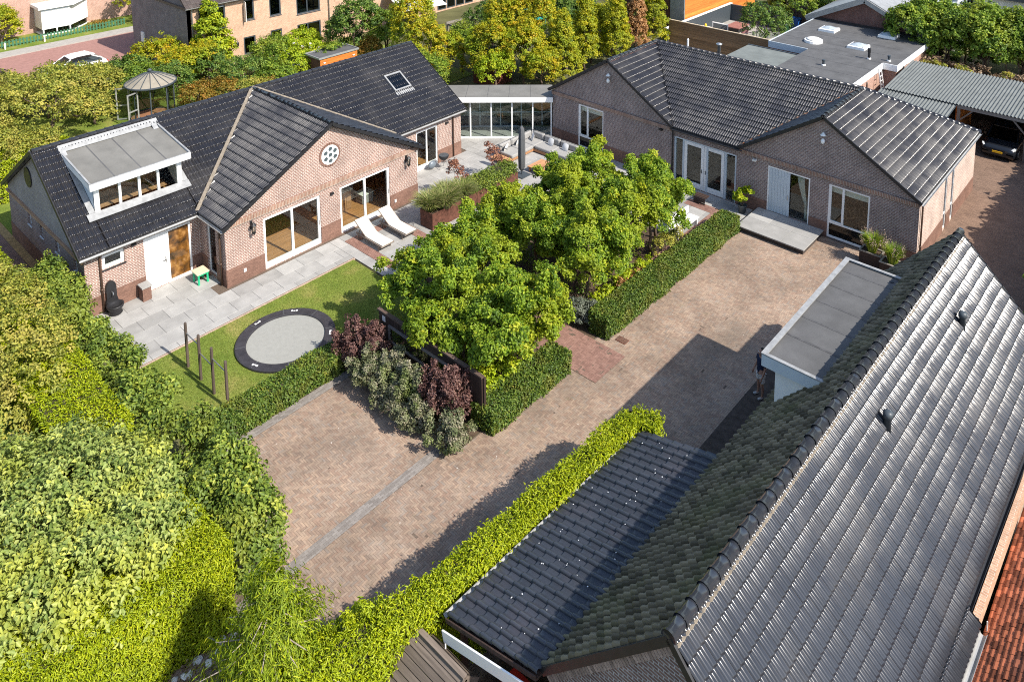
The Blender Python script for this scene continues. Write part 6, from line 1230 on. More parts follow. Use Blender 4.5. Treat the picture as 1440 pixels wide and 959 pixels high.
UM = thing('parasol', 'closed dark grey parasol standing before the sofa terrace', 'parasol', (-28.25, 30.2, .034)); part('base', MB().box(-28.6, -27.9, 29.85, 30.55, .034, .09), 'anthracite', UM); part('pole', MB().tube([(-28.25, 30.2, .05), (-28.25, 30.2, 2.9)], .03, 8), 'anthracite', UM)
pr_f = MB().loft([[(-28.25 + r * (1 + .12 * math.cos(6 * t)) * math.cos(t), 30.2 + r * (1 + .12 * math.cos(6 * t)) * math.sin(t), z) for t in np.linspace(0, 6.283, 24, endpoint=False)] for r, z in ((.10, .35), (.17, .5), (.19, 1.2), (.17, 2.2), (.13, 2.7), (.04, 2.88))]); part('folded_canopy', pr_f, 'greycanvas', UM, smooth=True)
# rusty steel planter
PL = thing('steel_planter', 'long rusty steel planter with tufted grasses and yellow green plants', 'planter', (-28, 26.2, .034)); x0, x1, y0, y1 = -28.45, -27.55, 23.2, 29.15
for k in range(6): y = y0 + k * (y1 - y0) / 6; part('panel', MB().box(x1 - .02, x1, y + .006, y + (y1 - y0) / 6 - .006, .03, .86), 'corten', PL); part('panel', MB().box(x0, x0 + .02, y + .006, y + (y1 - y0) / 6 - .006, .03, .86), 'corten', PL)
part('panel', MB().box(x0 + .02, x1 - .02, y0, y0 + .02, .03, .86), 'corten', PL); part('panel', MB().box(x0 + .02, x1 - .02, y1 - .02, y1, .03, .86), 'corten', PL); part('soil', MB().box(x0 + .02, x1 - .02, y0 + .02, y1 - .02, .1, .78), 'soil', PL)
for i, (x, y, l) in enumerate(((-28.15, 23.55, 'tufted grass at the near end of the rusty planter'), (-27.8, 24.2, 'tufted grass over the tree side of the rusty planter'), (-28.25, 24.7, 'tufted grass under the nearer red leaved tree'), (-27.9, 25.4, 'tufted grass in the middle of the rusty planter'))): grass_clump('tufted_grass', l, (x, y, .78), .85, .75, n=1500, group='grasses in the rusty planter', wid=.016)
box_hedge('planter_shrubs', 'yellow green clipped plants filling the far half of the rusty planter', [(-28.0, 25.9), (-28.0, 29.1)], .95, .55, 'lime', .09, 650, z0=.78, rough=.1, cat='shrub')
for y, x, l in ((26.15, -29.0, 'small red brown tree beside the near half of the rusty planter'), (28.85, -29.05, 'small red brown tree at the far end of the rusty planter')):
    tree('red_leaved_tree', l, (x, y, 0), [(x, y, 1.35, .42, .45, .45), (x - .15, y - .2, 1.75, .3, .35, .35), (x + .15, y + .25, .95, .3, .35, .3)], 'redleaf', .10, 42, 18, .15, .025, 'red leaved trees by the planter')
# porch, pots and benches before the right-hand house
PO = thing('stone_porch', 'raised porch of grey stone slabs before the plank door', 'porch', (-14.9, 33.9, 0)); part('base', MB().box(-16.55, -13.35, 32.85, 35.04, 0, .24), plain('dark porch base', (.06, .05, .045), .9, .2), PO)
for i in range(3):
    for j in range(2): part('slab', MB().rbox(-16.63 + i * 1.12 + .004, -16.63 + (i + 1) * 1.12 - .004, 32.75 + j * 1.14 + .004, 32.75 + (j + 1) * 1.14 - .004, .24, .30, .008), 'slab', PO)
for x, y, l in ((-10.75, 34.15, 'dark wooden planter with grasses under the right window'), (-9.75, 33.8, 'dark wooden planter with grasses near the house corner')):
    t = thing('wooden_planter', l, 'planter', (x, y, .02), 'wooden planters by the right house'); 
    for s in (-1, 1):
        for k in range(3): part('board', MB().box(x - .45, x + .45, y + s * .27 - .02, y + s * .27 + .02, .03 + k * .2, .03 + k * .2 + .192), 'wood_dark', t); part('board', MB().box(x + s * .43 - .02, x + s * .43 + .02, y - .25, y + .25, .03 + k * .2, .03 + k * .2 + .192), 'wood_dark', t)
    part('rim', MB().box(x - .48, x + .48, y - .31, y - .23, .625, .66).box(x - .48, x + .48, y + .23, y + .31, .625, .66).box(x - .48, x - .4, y - .23, y + .23, .625, .66).box(x + .4, x + .48, y - .23, y + .23, .625, .66), 'wood_greyx', t); part('soil', MB().box(x - .41, x + .41, y - .25, y + .25, .1, .6), 'soil', t)
    grass_clump('plumed_grass', 'green grass with beige plumes in the wooden planter ' + ('under the window' if x < -10 else 'near the house corner'), (x, y, .6), .5, .85, 'midgreen', 650, 'plumed grasses by the right house', plume=26, wid=.012)
t = thing('plant_pot', 'dark plant pot between glazed doors and plank door', 'pot', (-17.2, 34.45, .034)); part('pot', MB().lathe([(.16, .034), (.23, .42), (.25, .45), (.21, .45), (.2, .4), (.01, .38)], (-17.2, 34.45, 0), 14), 'anthracite', t, smooth=True)
mound_bush('pot_plant', 'lime leaved plant in the dark pot between the doors', (-17.2, 34.45, .4), [(-17.2, 34.45, .85, .36, .36, .4), (-16.95, 34.5, 1.15, .25, .22, .28), (-17.4, 34.4, .6, .25, .25, .2)], 'limegreen', .2, 34, 9, .15, cat='plant')
t = thing('garden_bench', 'white garden bench half hidden by the tree block', 'bench', (-18.45, 31.0, .034))
for k in range(4): part('slat', MB().box(-18.75 + k * .14, -18.75 + k * .14 + .125, 30.1, 32.0, .42, .46), 'white', t)
for y in (30.2, 31.9): part('leg', MB().box(-18.7, -18.25, y - .04, y + .04, .034, .42), 'white', t)
part('backrest', MB().box(-18.84, -18.8, 30.1, 32.0, .5, .85), 'white', t)
t = thing('wooden_crate', 'dark slatted crate bench before the glazed doors', 'bench', (-19.3, 34.0, .034))
for k in range(3): part('slat', MB().box(-19.6, -18.9, 33.78 + k * .15, 33.78 + k * .15 + .13, .4, .43), 'wood_dark', t); part('slat', MB().box(-19.58, -18.92, 33.76, 33.78, .08 + k * .11, .08 + k * .11 + .09), 'wood_dark', t)
t = thing('drain_grate', 'rusty drain grate in the brick drive by the hedge', 'drain', (-16.1, 22.77, .02)); part('frame', MB().box(-16.35, -15.9, 22.62, 22.92, .018, .032), 'corten', t)
for k in range(5): part('bar', MB().box(-16.31 + k * .085, -16.31 + k * .085 + .035, 22.65, 22.89, .032, .038), 'trunk', t)
# white stones along the golden hedge
for i in range(15):
    f = i / 14; x, y = -16.93 + rng.normal(0, .10), 7.7 - 2.6 * f + rng.normal(0, .05); r = rng.uniform(.08, .17)
    V = _rand_dirs(18) * (r, r * rng.uniform(.7, 1.3), r * .6) + (x, y, r * .3); import bmesh
    bm = bmesh.new(); [bm.verts.new(v) for v in V]; bmesh.ops.convex_hull(bm, input=bm.verts); me = bpy.data.meshes.new('stone'); bm.to_mesh(me); bm.free(); me.materials.append(M['stone'])
    o = bpy.data.objects.new('white_stone', me); COL.objects.link(o); _props(o, 'white stone in the edging row at the foot of the broad golden hedge', 'stone', 'white edging stones by the golden hedge')
# playhouse
PH = thing('playhouse', 'small weathered wooden playhouse roof beside the carport', 'playhouse', (-11.7, 9.4, 0)); A_, B_ = np.array((-12.72, 9.68, 1.95)), np.array((-10.85, 9.72, 1.95))
for s, yy in ((-1, 8.75), (1, 10.05)):
    for k in range(8):
        a = k / 8; b = (k + 1) / 8 - .012; zt, zb = 1.95, (1.13 if s < 0 else 1.6); y_t = 9.7
        p = lambda f: (y_t + (yy - y_t) * f, zt + (zb - zt) * f); (ya, za), (yb, zb_) = p(a), p(b)
        part('roof_board', MB().prism([(-12.75, ya, za), (-10.82, ya, za), (-10.82, yb, zb_), (-12.75, yb, zb_)], (0, 0, -.025 - .006 * (k % 2))), 'wood_old', PH)
part('ridge_board', MB().box(-12.78, -10.8, 9.64, 9.76, 1.955, 1.99), 'wood_old', PH); part('barge_board', MB().bar((-10.79, 9.7, 1.93), (-10.79, 8.75, 1.1), .03, .12).bar((-10.79, 9.7, 1.93), (-10.79, 10.05, 1.57), .03, .12), 'wood_old', PH)
for x in (-12.5, -11.0):
    for y, z in ((8.95, 1.25), (10.0, 1.6)): part('post', MB().box(x - .04, x + .04, y - .04, y + .04, 0, z), 'wood_old', PH)
part('floor', MB().box(-12.55, -10.95, 8.9, 10.05, .45, .5), 'wood_old', PH); part('rail', MB().bar((-11.0, 8.95, .9), (-11.0, 10.0, 1.05), .05, .07), 'wood_old', PH)
t = thing('play_slide', 'bright red plastic slide end under the playhouse roof', 'slide', (-11.0, 9.5, .4)); part('chute', MB().prism([(-11.2, 9.2, .52), (-11.2, 9.75, .52), (-10.2, 9.75, .1), (-10.2, 9.2, .1)], (0, 0, .03)), 'red', t); part('side', MB().bar((-11.2, 9.2, .6), (-10.2, 9.2, .18), .04, .16).bar((-11.2, 9.75, .6), (-10.2, 9.75, .18), .04, .16), 'red', t)
t = thing('storage_box', 'dark red box standing in the shade of the carport', 'box', (-10.3, 10.9, .02)); part('box', MB().rbox(-10.9, -9.8, 10.5, 11.3, .02, .55, .04), plain('dark red plastic', (.22, .015, .012), .5, .4), t); part('lid', MB().rbox(-10.93, -9.77, 10.47, 11.33, .55, .62, .03), 'red', t)

# ------------------------------------------------------------------ the man in the yard
def person():
    px, py = -10.82, 23.52; t = thing('person', 'person in navy t-shirt and pale shorts standing beside the barn dormer', 'person', (px, py, .02))
    th = math.radians(235); fwd = np.array((math.cos(th), math.sin(th), 0)); rt = np.array((-fwd[1], fwd[0], 0)); P0 = np.array((px, py, .03))
    L = lambda a, b, z: P0 + rt * a + fwd * b + np.array((0, 0, z))
    def skin(name, verts, edges, mat, root=0, sub=2):
        me = bpy.data.meshes.new(name); me.from_pydata([tuple(L(*v[:3])) for v in verts], edges, []); o = bpy.data.objects.new(name, me); COL.objects.link(o)
        o.modifiers.new('skin', 'SKIN'); sv = me.skin_vertices[0].data
        for i, v in enumerate(verts): sv[i].radius = (v[3], v[4] if len(v) > 4 else v[3]); sv[i].use_root = i == root
        s = o.modifiers.new('sub', 'SUBSURF'); s.levels = sub; s.render_levels = sub
        dg = bpy.context.evaluated_depsgraph_get(); m2 = bpy.data.meshes.new_from_object(o.evaluated_get(dg)); o.modifiers.clear(); o.data = m2; m2.materials.clear(); m2.materials.append(M[mat]); m2.polygons.foreach_set('use_smooth', [True] * len(m2.polygons)); _parent(o, t); return o
    # one continuous body: pelvis, spine, neck, head, legs with feet, arms with palm and fingers
    V = [(0, 0, .95, .125, .10), (0, .0, 1.12, .12, .09), (0, 0, 1.30, .145, .10), (0, 0, 1.45, .10, .08), (0, .01, 1.53, .052), (0, .03, 1.62, .072, .085), (0, .03, 1.72, .075, .088), (0, .03, 1.79, .045, .05)]
    E = [(i, i + 1) for i in range(7)]
    for s in (-1, 1):
        n = len(V); V += [(s * .10, 0, .86, .088), (s * .13, .02, .50, .058), (s * .135, -.01, .32, .056), (s * .14, 0, .09, .036), (s * .145, .06, .04, .036), (s * .155, .16, .03, .034)]; E += [(0, n)] + [(n + i, n + i + 1) for i in range(5)]
        n = len(V); V += [(s * .19, 0, 1.43, .056), (s * .25, -.01, 1.18, .043), (s * .27, .08, .96, .033), (s * .272, .11, .90, .028)]; E += [(3, n), (n, n + 1), (n + 1, n + 2), (n + 2, n + 3)]
        w_ = n + 3; m = len(V); V += [(s * .272, .135, .84, .030, .018)]; E += [(w_, m)]
        for k, (dx, ln) in enumerate(((-.032, .075), (-.011, .085), (.011, .08), (.032, .062))):
            q = len(V); V += [(s * .272 + dx * .3, .145 + dx, .80, .0095), (s * .272 + dx * .3, .155 + dx * 1.1, .80 - ln * .5, .009), (s * .268 + dx * .3, .15 + dx * 1.1, .80 - ln, .0075)]; E += [(m, q), (q, q + 1), (q + 1, q + 2)]
        q = len(V); V += [(s * .255, .175, .85, .011), (s * .248, .19, .81, .009)]; E += [(w_, q), (q, q + 1)]
    body = skin('body', V, E, 'skin')
    skin('t_shirt', [(0, 0, .86, .165, .135), (0, 0, 1.12, .148, .112), (0, 0, 1.30, .165, .118), (0, 0, 1.46, .115, .09), (-.20, 0, 1.44, .072), (-.245, 0, 1.24, .064), (.20, 0, 1.44, .072), (.245, 0, 1.24, .064)], [(0, 1), (1, 2), (2, 3), (3, 4), (4, 5), (3, 6), (6, 7)], 'navy')
    skin('shorts', [(0, 0, 1.0, .15, .118), (-.11, .0, .82, .105), (-.135, .01, .56, .088), (.11, .0, .82, .105), (.135, .01, .56, .088)], [(0, 1), (1, 2), (0, 3), (3, 4)], 'shorts')
    skin('hair', [(0, .0, 1.72, .085, .095), (0, -.02, 1.78, .07, .08), (0, .02, 1.80, .05, .06)], [(0, 1), (1, 2)], 'hair', sub=1)
    part('nose', MB().add([L(-.014, .112, 1.655), L(.014, .112, 1.655), L(0, .11, 1.70), L(0, .145, 1.66)], [(0, 1, 3), (1, 2, 3), (2, 0, 3), (0, 2, 1)]), 'skin', t)
    for s in (-1, 1):
        c = L(s * .032, .103, 1.70); part('eye', MB().lathe([(.001, -.011), (.009, -.007), (.012, 0), (.009, .007), (.001, .011)], c, 8), 'pillow', t); part('ear', MB().add([L(s * .082, .0, 1.63), L(s * .10, -.015, 1.66), L(s * .10, -.015, 1.70), L(s * .082, .01, 1.71)], [(0, 1, 2, 3)]), 'skin', t)
        skin('shoe', [(s * .142, -.03, .04, .045), (s * .145, .07, .035, .048), (s * .157, .18, .028, .04)], [(0, 1), (1, 2)], 'shoe', sub=1)
    part('mouth', MB().bar(L(-.024, .112, 1.625), L(.024, .112, 1.625), .008, .01), M.setdefault('lip', plain('lips', (.30, .12, .10), .5, .3)), t)
person()
# ------------------------------------------------------------------ beyond the garden
GZ = thing('gazebo', 'round glass gazebo with beige ribbed roof and open doors in the back garden', 'gazebo', (-52.2, 20.6, 0)); gc = np.array((-52.2, 20.6, 0)); ns = 16
part('floor', MB().lathe([(1.3, 0), (1.3, .06), (.01, .065)], gc, 24), 'gazebo_floor', GZ)
part('ring_beam', ring(MB(), gc, 1.26, 1.38, 2.26, 2.40, 32), 'anthracite', GZ); part('base_ring', ring(MB(), gc, 1.27, 1.36, .02, .12, 32), 'anthracite', GZ)
prof = ((1.52, 2.36), (1.15, 2.56), (.7, 2.78), (.32, 2.93), (.06, 3.0))
for k in range(ns):
    a, b = 2 * math.pi * k / ns, 2 * math.pi * (k + 1) / ns; rows_ = [[gc + (r * math.cos(t), r * math.sin(t), z) for t in (a, b)] for r, z in prof]; vs = [p for r in rows_ for p in r] + [p - (0, 0, .03) for r in rows_ for p in r]; n_ = len(prof)
    part('roof_panel', MB().add(vs, [(2 * i, 2 * i + 1, 2 * i + 3, 2 * i + 2) for i in range(n_ - 1)] + [(2 * n_ + 2 * i, 2 * n_ + 2 * i + 2, 2 * n_ + 2 * i + 3, 2 * n_ + 2 * i + 1) for i in range(n_ - 1)] + [(0, 2 * n_, 2 * n_ + 1, 1)]), 'beige_roof', GZ)
    part('rib', MB().tube([gc + (r * math.cos(a), r * math.sin(a), z + .015) for r, z in prof], .026, 5), 'anthracite', GZ)
part('eave_band', ring(MB(), gc, 1.48, 1.56, 2.28, 2.38, 32), 'anthracite', GZ); part('finial', MB().lathe([(.05, 2.98), (.12, 3.06), (.14, 3.12), (.11, 3.2), (.02, 3.25)], gc, 12), 'anthracite', GZ, smooth=True)
for k in range(8):
    a = 2 * math.pi * k / 8 + .35; b = a + math.pi / 4; d = np.array((math.cos(a), math.sin(a), 0)); e = np.array((math.cos(b), math.sin(b), 0)); part('post', MB().bar(gc + d * 1.31 + (0, 0, .1), gc + d * 1.31 + (0, 0, 2.28), .07, .07), 'anthracite', GZ)
    if k not in (6,): part('pane', MB().obox(gc + d * 1.31 + (0, 0, .12), (e - d) * 1.31, d * .01, (0, 0, 2.14)), 'glass', GZ)
for o, q in ((np.array((-51.5, 19.45, .05)), np.array((.35, -.95, 0))), (np.array((-52.75, 19.4, .05)), np.array((-.55, -.85, 0)))):
    q = _unit(q) * .72; dm = MB()
    for f in (0, 1): dm.bar(o + q * f, o + q * f + (0, 0, 2.1), .08, .08)
    for z in (.04, .95, 2.06): dm.bar(o + (0, 0, z), o + q + (0, 0, z), .07, .07)
    dr_ = part('door', dm, 'zinc', GZ); part('pane', MB().obox(o + (0, 0, .08), q, np.cross(_unit(q), (0, 0, 1)) * .01, (0, 0, 1.95)), 'glass', dr_)
# street furniture and cars
def car(name, label, c, rz, paint, cat='car', plate=False, group=None):
    t = thing(name, label, cat, (c[0], c[1], c[2]), group); cz, sz = math.cos(rz), math.sin(rz)
    W = lambda x, y, z: (c[0] + x * cz - y * sz, c[1] + x * sz + y * cz, c[2] + z)
    secs = [(-2.2, .78, .32, .62), (-2.12, .86, .22, .78), (-1.5, .90, .2, .86), (-.6, .91, .2, .90), (.8, .91, .2, .92), (1.6, .90, .2, .92), (2.05, .86, .24, .86), (2.15, .80, .34, .70)]
    R = [[W(x, s * w * f, z) for s, f, z in ((-1, .96, lo), (-1, 1, lo + .18), (-1, 1, hi - .2), (-1, .93, hi - .04), (-1, .6, hi), (1, .6, hi), (1, .93, hi - .04), (1, 1, hi - .2), (1, 1, lo + .18), (1, .96, lo))] for x, w, lo, hi in secs]
    part('body', MB().loft(R), paint, t, smooth=True)
    cab = [(-1.15, .80, .88, .89), (-.35, .70, .9, 1.40), (.1, .69, .9, 1.47), (1.0, .69, .9, 1.46), (1.75, .72, .9, 1.05)]
    part('cabin_glass', MB().loft([[W(x, s * w * f, z) for s, f, z in ((-1, 1.1, lo), (-1, 1, hi - .03), (-1, .85, hi), (1, .85, hi), (1, 1, hi - .03), (1, 1.1, lo))] for x, w, lo, hi in cab]), 'glassdark', t)
    part('roof', MB().loft([[W(x, -w, z), W(x, w, z), W(x, w, z + .03), W(x, -w, z + .03)] for x, w, z in ((-.4, .62, 1.385), (.1, .62, 1.465), (1.0, .62, 1.455), (1.25, .6, 1.36))]), paint, t)
    for s in (-1, 1):
        for a in ((-1.15, .885, -.38, 1.39), (1.02, 1.44, 1.74, 1.06)): part('pillar', MB().bar(W(a[0], s * .78, a[1]), W(a[2], s * .68, a[3]), .07, .06), paint, t)
        for x in (-1.38, 1.35):
            w_ = part('wheel', MB().lathe([(.01, 0)], (0, 0, 0), 3), 'tyre', t) if 0 else part('wheel', MB().tube([W(x, s * .72, .31), W(x, s * .925, .31)], .31, 18), 'tyre', t); part('rim', MB().tube([W(x, s * .92, .31), W(x, s * .935, .31)], .2, 12), 'steel', w_)
        part('headlight', MB().bar(W(-2.13, s * .72, .70), W(-1.88, s * .83, .76), .10, .12), 'headlamp', t); part('mirror', MB().bar(W(-.75, s * .9, .95), W(-.75, s * 1.02, .97), .1, .12), paint, t); part('tail_light', MB().bar(W(2.1, s * .6, .72), W(2.1, s * .8, .74), .08, .12), 'red', t)
    part('grille', MB().bar(W(-2.21, -.45, .42), W(-2.21, .45, .42), .04, .14), 'black', t)
    if plate: part('number_plate', MB().bar(W(-2.235, -.26, .50), W(-2.235, .26, .50), .03, .11), 'yellow', t)
    return t
car('parked_car', 'white car parked on the red street behind the orchard', (-64.9, 20.2, .02), math.radians(90), 'car_white')
car('parked_car', 'dark car parked on the red street near the left edge', (-65.3, 14.6, .02), math.radians(90), 'car_dark')
car('parked_car', 'dark car with yellow number plate under the corrugated carport roof', (-9.0, 51.6, .0), math.radians(90), 'car_dark', plate=True)
PF = thing('picket_fence', 'green painted picket fence before the bay window house', 'fence', (-76.4, 18, 0)); pk = MB(); 
for y in np.arange(4, 28.2, .26): pk.box(-76.42, -76.38, y, y + .12, .04, .62)
part('pickets', pk, 'picket', PF, kind='stuff'); part('rail', MB().box(-76.46, -76.425, 4, 28.2, .16, .22), 'picket', PF); part('rail', MB().box(-76.46, -76.425, 4, 28.2, .46, .52), 'picket', PF)
for y in (18.2, 18.7, 21.6): t = thing('bollard', {18.2: 'white bollard by the green fence, nearest the left edge', 18.7: 'white bollard by the green fence, second from the left edge', 21.6: 'white bollard by the green fence before the bay window'}[y], 'bollard', (-75.9, y, .04), 'white bollards by the green fence'); part('post', MB().lathe([(.06, .04), (.06, .55), (.02, .6)], (-75.9, y, 0), 8), 'white', t)
BH = thing('bay_window_house', 'pink brick house with white bay window across the street', 'house', (-79.5, 24, 0))
part('wall', MB().box(-88, -79.5, 10, 33, 0, 6.5), 'brickpink', BH); part('roof', MB().prism([(-79, 9.5, 6.4), (-79, 33.5, 6.4), (-84, 33.5, 10), (-84, 9.5, 10)], (-.1, 0, -.25)), 'tilebrown', BH)
by = [(-79.5, 22.0), (-77.65, 22.0), (-77.65, 24.25), (-79.5, 26.3)]
b_ = part('bay_window', MB().prism([(x, y, .05) for x, y in by], (0, 0, .1)).prism([(x, y, .62) for x, y in by], (0, 0, 1.62)), 'white', BH)
part('bay_roof', MB().prism([(x + (.25 if x > -79 else 0), y + (-.25 if y < 23 else .3), 2.45) for x, y in by], (0, 0, .25)), 'white', b_); part('bay_soffit', MB().prism([(x + (.05 if x > -79 else 0), y, 2.24) for x, y in by], (0, 0, .2)), 'bluegrey_shade', b_)
for y0_, y1_ in ((22.1, 23.05), (23.2, 24.1)): part('pane', MB().box(-77.72, -77.66, y0_, y1_, .2, .6), 'glassdark', b_)
part('pane', MB().prism([(-77.7, 24.35, .2), (-78.4, 25.12, .2), (-78.45, 25.07, .2), (-77.75, 24.3, .2)], (0, 0, .4)), 'glassdark', b_); part('pane', MB().prism([(-78.55, 25.29, .2), (-79.3, 26.1, .2), (-79.35, 26.05, .2), (-78.6, 25.24, .2)], (0, 0, .4)), 'glassdark', b_)
pm = MB()
for y in (22.03, 23.08, 24.13): pm.box(-77.7, -77.62, y, y + .1, .15, 2.2)
part('bay_post', pm, 'white', b_)
# buff terraced house
BB = thing('buff_house', 'two storey buff brick house with dark window frames behind the bushes', 'house', (-60, 33, 0)); fB = Face((-57.6, 25.6, 0), (0, 1, 0), (1, 0, 0))
wins = [(.9, 2.95, 3.15, 5.05), (4.45, 5.3, 3.4, 5.05), (.95, 2.95, .85, 2.35), (4.3, 5.3, .7, 2.1), (6.6, 7.6, 3.3, 4.75), (9.0, 11.2, 2.95, 4.7), (9.0, 11.2, .25, 2.1), (6.6, 7.6, 1.4, 2.15)]
wall(BB, fB, 19.5, 5.45, wins, 'brickbuff')
for i, (a0, a1, b0, b1) in enumerate(wins):
    wd = window(BB, fB, a0, a1, b0, b1, mull=((a0 + a1) / 2 - .1,) if a1 - a0 > 1.5 else (), fr=.1, rec=.03, dep=.12, mat='anthracite', glass='glassdark', sill='anthracite')
    if i == 0: m = MB(); [fB.box(m, a0 + 1.05 + k * .18, a0 + 1.05 + k * .18 + .12, b0 + .12, b1 - .12, -.3, -.27) for k in range(4)]; part('curtain', m, 'curtain', wd)
    if i in (0, 2): m = MB(); fB.box(m, a0 + .1, a1 - .1, b1 - .16, b1 - .1, -.03, -.0); part('blind_box', m, 'white', wd)
m = MB(); o_ = fB.p(4.45, 3.45, -.05); m.obox(o_, (.55, -.1, 0), (.0, .03, 0), (0, 0, 1.55)); part('open_casement', m, 'white', BB)
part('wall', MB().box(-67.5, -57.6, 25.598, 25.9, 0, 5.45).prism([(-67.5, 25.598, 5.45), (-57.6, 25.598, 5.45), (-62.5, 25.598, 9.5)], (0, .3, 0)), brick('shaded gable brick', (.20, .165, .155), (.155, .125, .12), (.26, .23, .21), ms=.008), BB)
part('wall', MB().box(-67.5, -67.2, 25.9, 45, 0, 5.45), 'brickbuff', BB); part('wall', MB().box(-67.2, -57.6, 44.8, 45.1, 0, 5.45), 'brickbuff', BB); part('floor', MB().box(-67.2, -57.9, 25.95, 44.7, 2.6, 2.8), 'plaster', BB); part('partition', MB().box(-60.5, -60.4, 25.95, 44.7, 0, 5.4), 'plaster', BB)
rl = math.hypot(5.2, 4.1); tiles('roof_tile', BB, (-57.25, 0, 5.3), (0, 1, 0), (-5.2 / rl, 0, 4.1 / rl), [(25.4, 0), (45.2, 0), (45.2, 1.5), (25.4, 1.5)], .3, .36, 'tilebrown', 'wave', .04, .05); slope(BB, 'roof_deck', [(-57.25, 25.4, 5.3), (-57.25, 45.2, 5.3), (-62.45, 45.2, 9.4), (-62.45, 25.4, 9.4)], mat='tilebrown'); slope(BB, 'roof_deck', [(-67.65, 25.4, 5.3), (-67.65, 45.2, 5.3), (-62.45, 45.2, 9.4), (-62.45, 25.4, 9.4)])
gutter(BB, (-57.2, 25.4, 5.3), (-57.2, 45.2, 5.3), .07); pipe(BB, -57.5, 25.95, .1, 5.25, .05, 'zinc', (.2, 0)); pipe(BB, -57.5, 37.6, .1, 5.25, .05, 'zinc', (.2, 0)); part('verge', MB().box(-67.7, -57.2, 25.35, 25.4, 5.2, 5.4), 'black', BB)
part('wall_lamp', MB().box(-57.6, -57.4, 29.25, 29.32, 1.75, 1.85).lathe([(.02, 1.5), (.1, 1.65), (.12, 1.85), (.03, 1.98)], (-57.4, 29.28, 0), 8), 'black', BB); part('meter_box', MB().box(-65.8, -65.3, 25.5, 25.597, 1.2, 2.0), 'offwhite', BB)
AW = thing('awning', 'white cloth awning stretched from the buff house', 'awning', (-56.5, 45, 2.6)); part('canopy', MB().prism([(-57.5, 43.4, 3.3), (-53.2, 41.9, 2.5), (-52.2, 46.2, 2.5), (-57.0, 47.4, 3.3)], (0, 0, .04)), 'awning', AW); part('arm', MB().bar((-57.5, 44, 3.2), (-53.0, 43, 2.45), .05, .05), 'steel', AW)
NH = thing('row_house', 'orange brown brick row house beyond the white awning', 'house', (-62, 52, 0)); part('wall', MB().box(-70, -57.9, 47.6, 60, 0, 5.5), 'brickbuff', NH)
for a in (50.0, 51.2, 52.4, 53.6): w_ = part('window', MB().box(-57.9, -57.86, a, a + 1.1, .2, 2.4), 'anthracite', NH); part('pane', MB().box(-57.86, -57.85, a + .1, a + 1.0, .3, 2.3), 'glassdark', w_)
LP = thing('lamp_post', 'black lamp post with white head behind the dark roof ridge', 'lamp post', (-51.3, 38.9, 0)); part('pole', MB().tube([(-51.3, 38.9, 0), (-51.3, 38.9, 3.1)], [.07, .05], 8), 'black', LP); part('lamp_head', MB().lathe([(.06, 3.1), (.24, 3.15), (.26, 3.3), (.2, 3.36), (.02, 3.38)], (-51.3, 38.9, 0), 14), 'white', LP)
SH = thing('garden_shed', 'orange timber shed with flat felt roof behind the ridge', 'shed', (-48.7, 32, 0)); part('wall', MB().box(-49.5, -47.92, 30.45, 33.5, 0, 2.25), 'corten', SH)
for k in range(11): part('board', MB().box(-47.92, -47.88, 30.42, 33.53, .1 + k * .195, .1 + k * .195 + .185), 'wood_orange', SH)
part('roof', MB().box(-49.6, -47.86, 30.36, 33.6, 2.26, 2.36), 'felt', SH); part('edge_trim', MB().box(-47.88, -47.8, 30.3, 33.66, 2.3, 2.42).box(-49.62, -47.88, 30.3, 30.38, 2.3, 2.42).box(-49.62, -47.88, 33.58, 33.66, 2.3, 2.42).box(-49.7, -49.62, 30.3, 33.66, 2.3, 2.42), 'zinc', SH)
for y in (30.75, 33.2): part('shed_light', MB().box(-47.88, -47.82, y - .08, y + .08, 1.95, 2.02), 'white', SH)
mound_bush('roof_creeper', 'green creeper growing over the flat roof of the orange shed', (-49.5, 32.2, 0), [(-49.2, 32.2, 2.45, .5, 1.1, .25)], 'midgreen', .13, 40, 18, .2, cat='climber')
PG = thing('pergola', 'weathered timber pergola frame among the golden trees', 'pergola', (-46, 44, 0))
for a, b in (((-47.95, 42.3, 2.4), (-47.75, 45.1, 2.4)), ((-43.95, 42.0, 2.4), (-43.9, 46.8, 2.4)), ((-44.15, 39.0, 2.3), (-44.2, 41.2, 2.3)), ((-47.8, 42.4, 2.3), (-43.9, 42.2, 2.3)), ((-47.8, 45.0, 2.3), (-43.9, 44.9, 2.3))): part('beam', MB().bar(a, b, .1, .16), 'wood_greyx', PG)
for x, y in ((-47.9, 42.4), (-47.8, 45.0), (-43.95, 42.1), (-43.9, 46.7), (-44.15, 39.1)): part('post', MB().box(x - .06, x + .06, y - .06, y + .06, 0, 2.3), 'wood_greyx', PG)
part('brace', MB().bar((-47.8, 45, 1.8), (-47.8, 44.4, 2.35), .06, .06).bar((-43.95, 42.1, 1.8), (-43.95, 42.7, 2.35), .06, .06), 'wood_greyx', PG)
t = thing('orange_cover', 'bright orange cloth cover standing under the pergola', 'cover', (-44.6, 43.2, 0)); part('cloth', MB().loft([[(-44.6 + r * math.cos(a), 43.2 + r * math.sin(a), z) for a in np.linspace(0, 6.283, 10, endpoint=False)] for r, z in ((.34, 0), (.36, .6), (.3, 1.6), (.1, 2.0))]), plain('orange cloth', (.75, .32, .02), .8, .2), t, smooth=True)
t = thing('small_shed', 'small red brown shed with flat grey roof by the golden trees', 'shed', (-40, 39.6, 0)); part('wall', MB().box(-41.0, -39.1, 38.7, 40.8, 0, 2.15), plain('red brown board', (.11, .04, .03), .8, .2), t); part('roof', MB().box(-41.1, -38.9, 38.5, 41.0, 2.15, 2.25), 'feltlight', t)
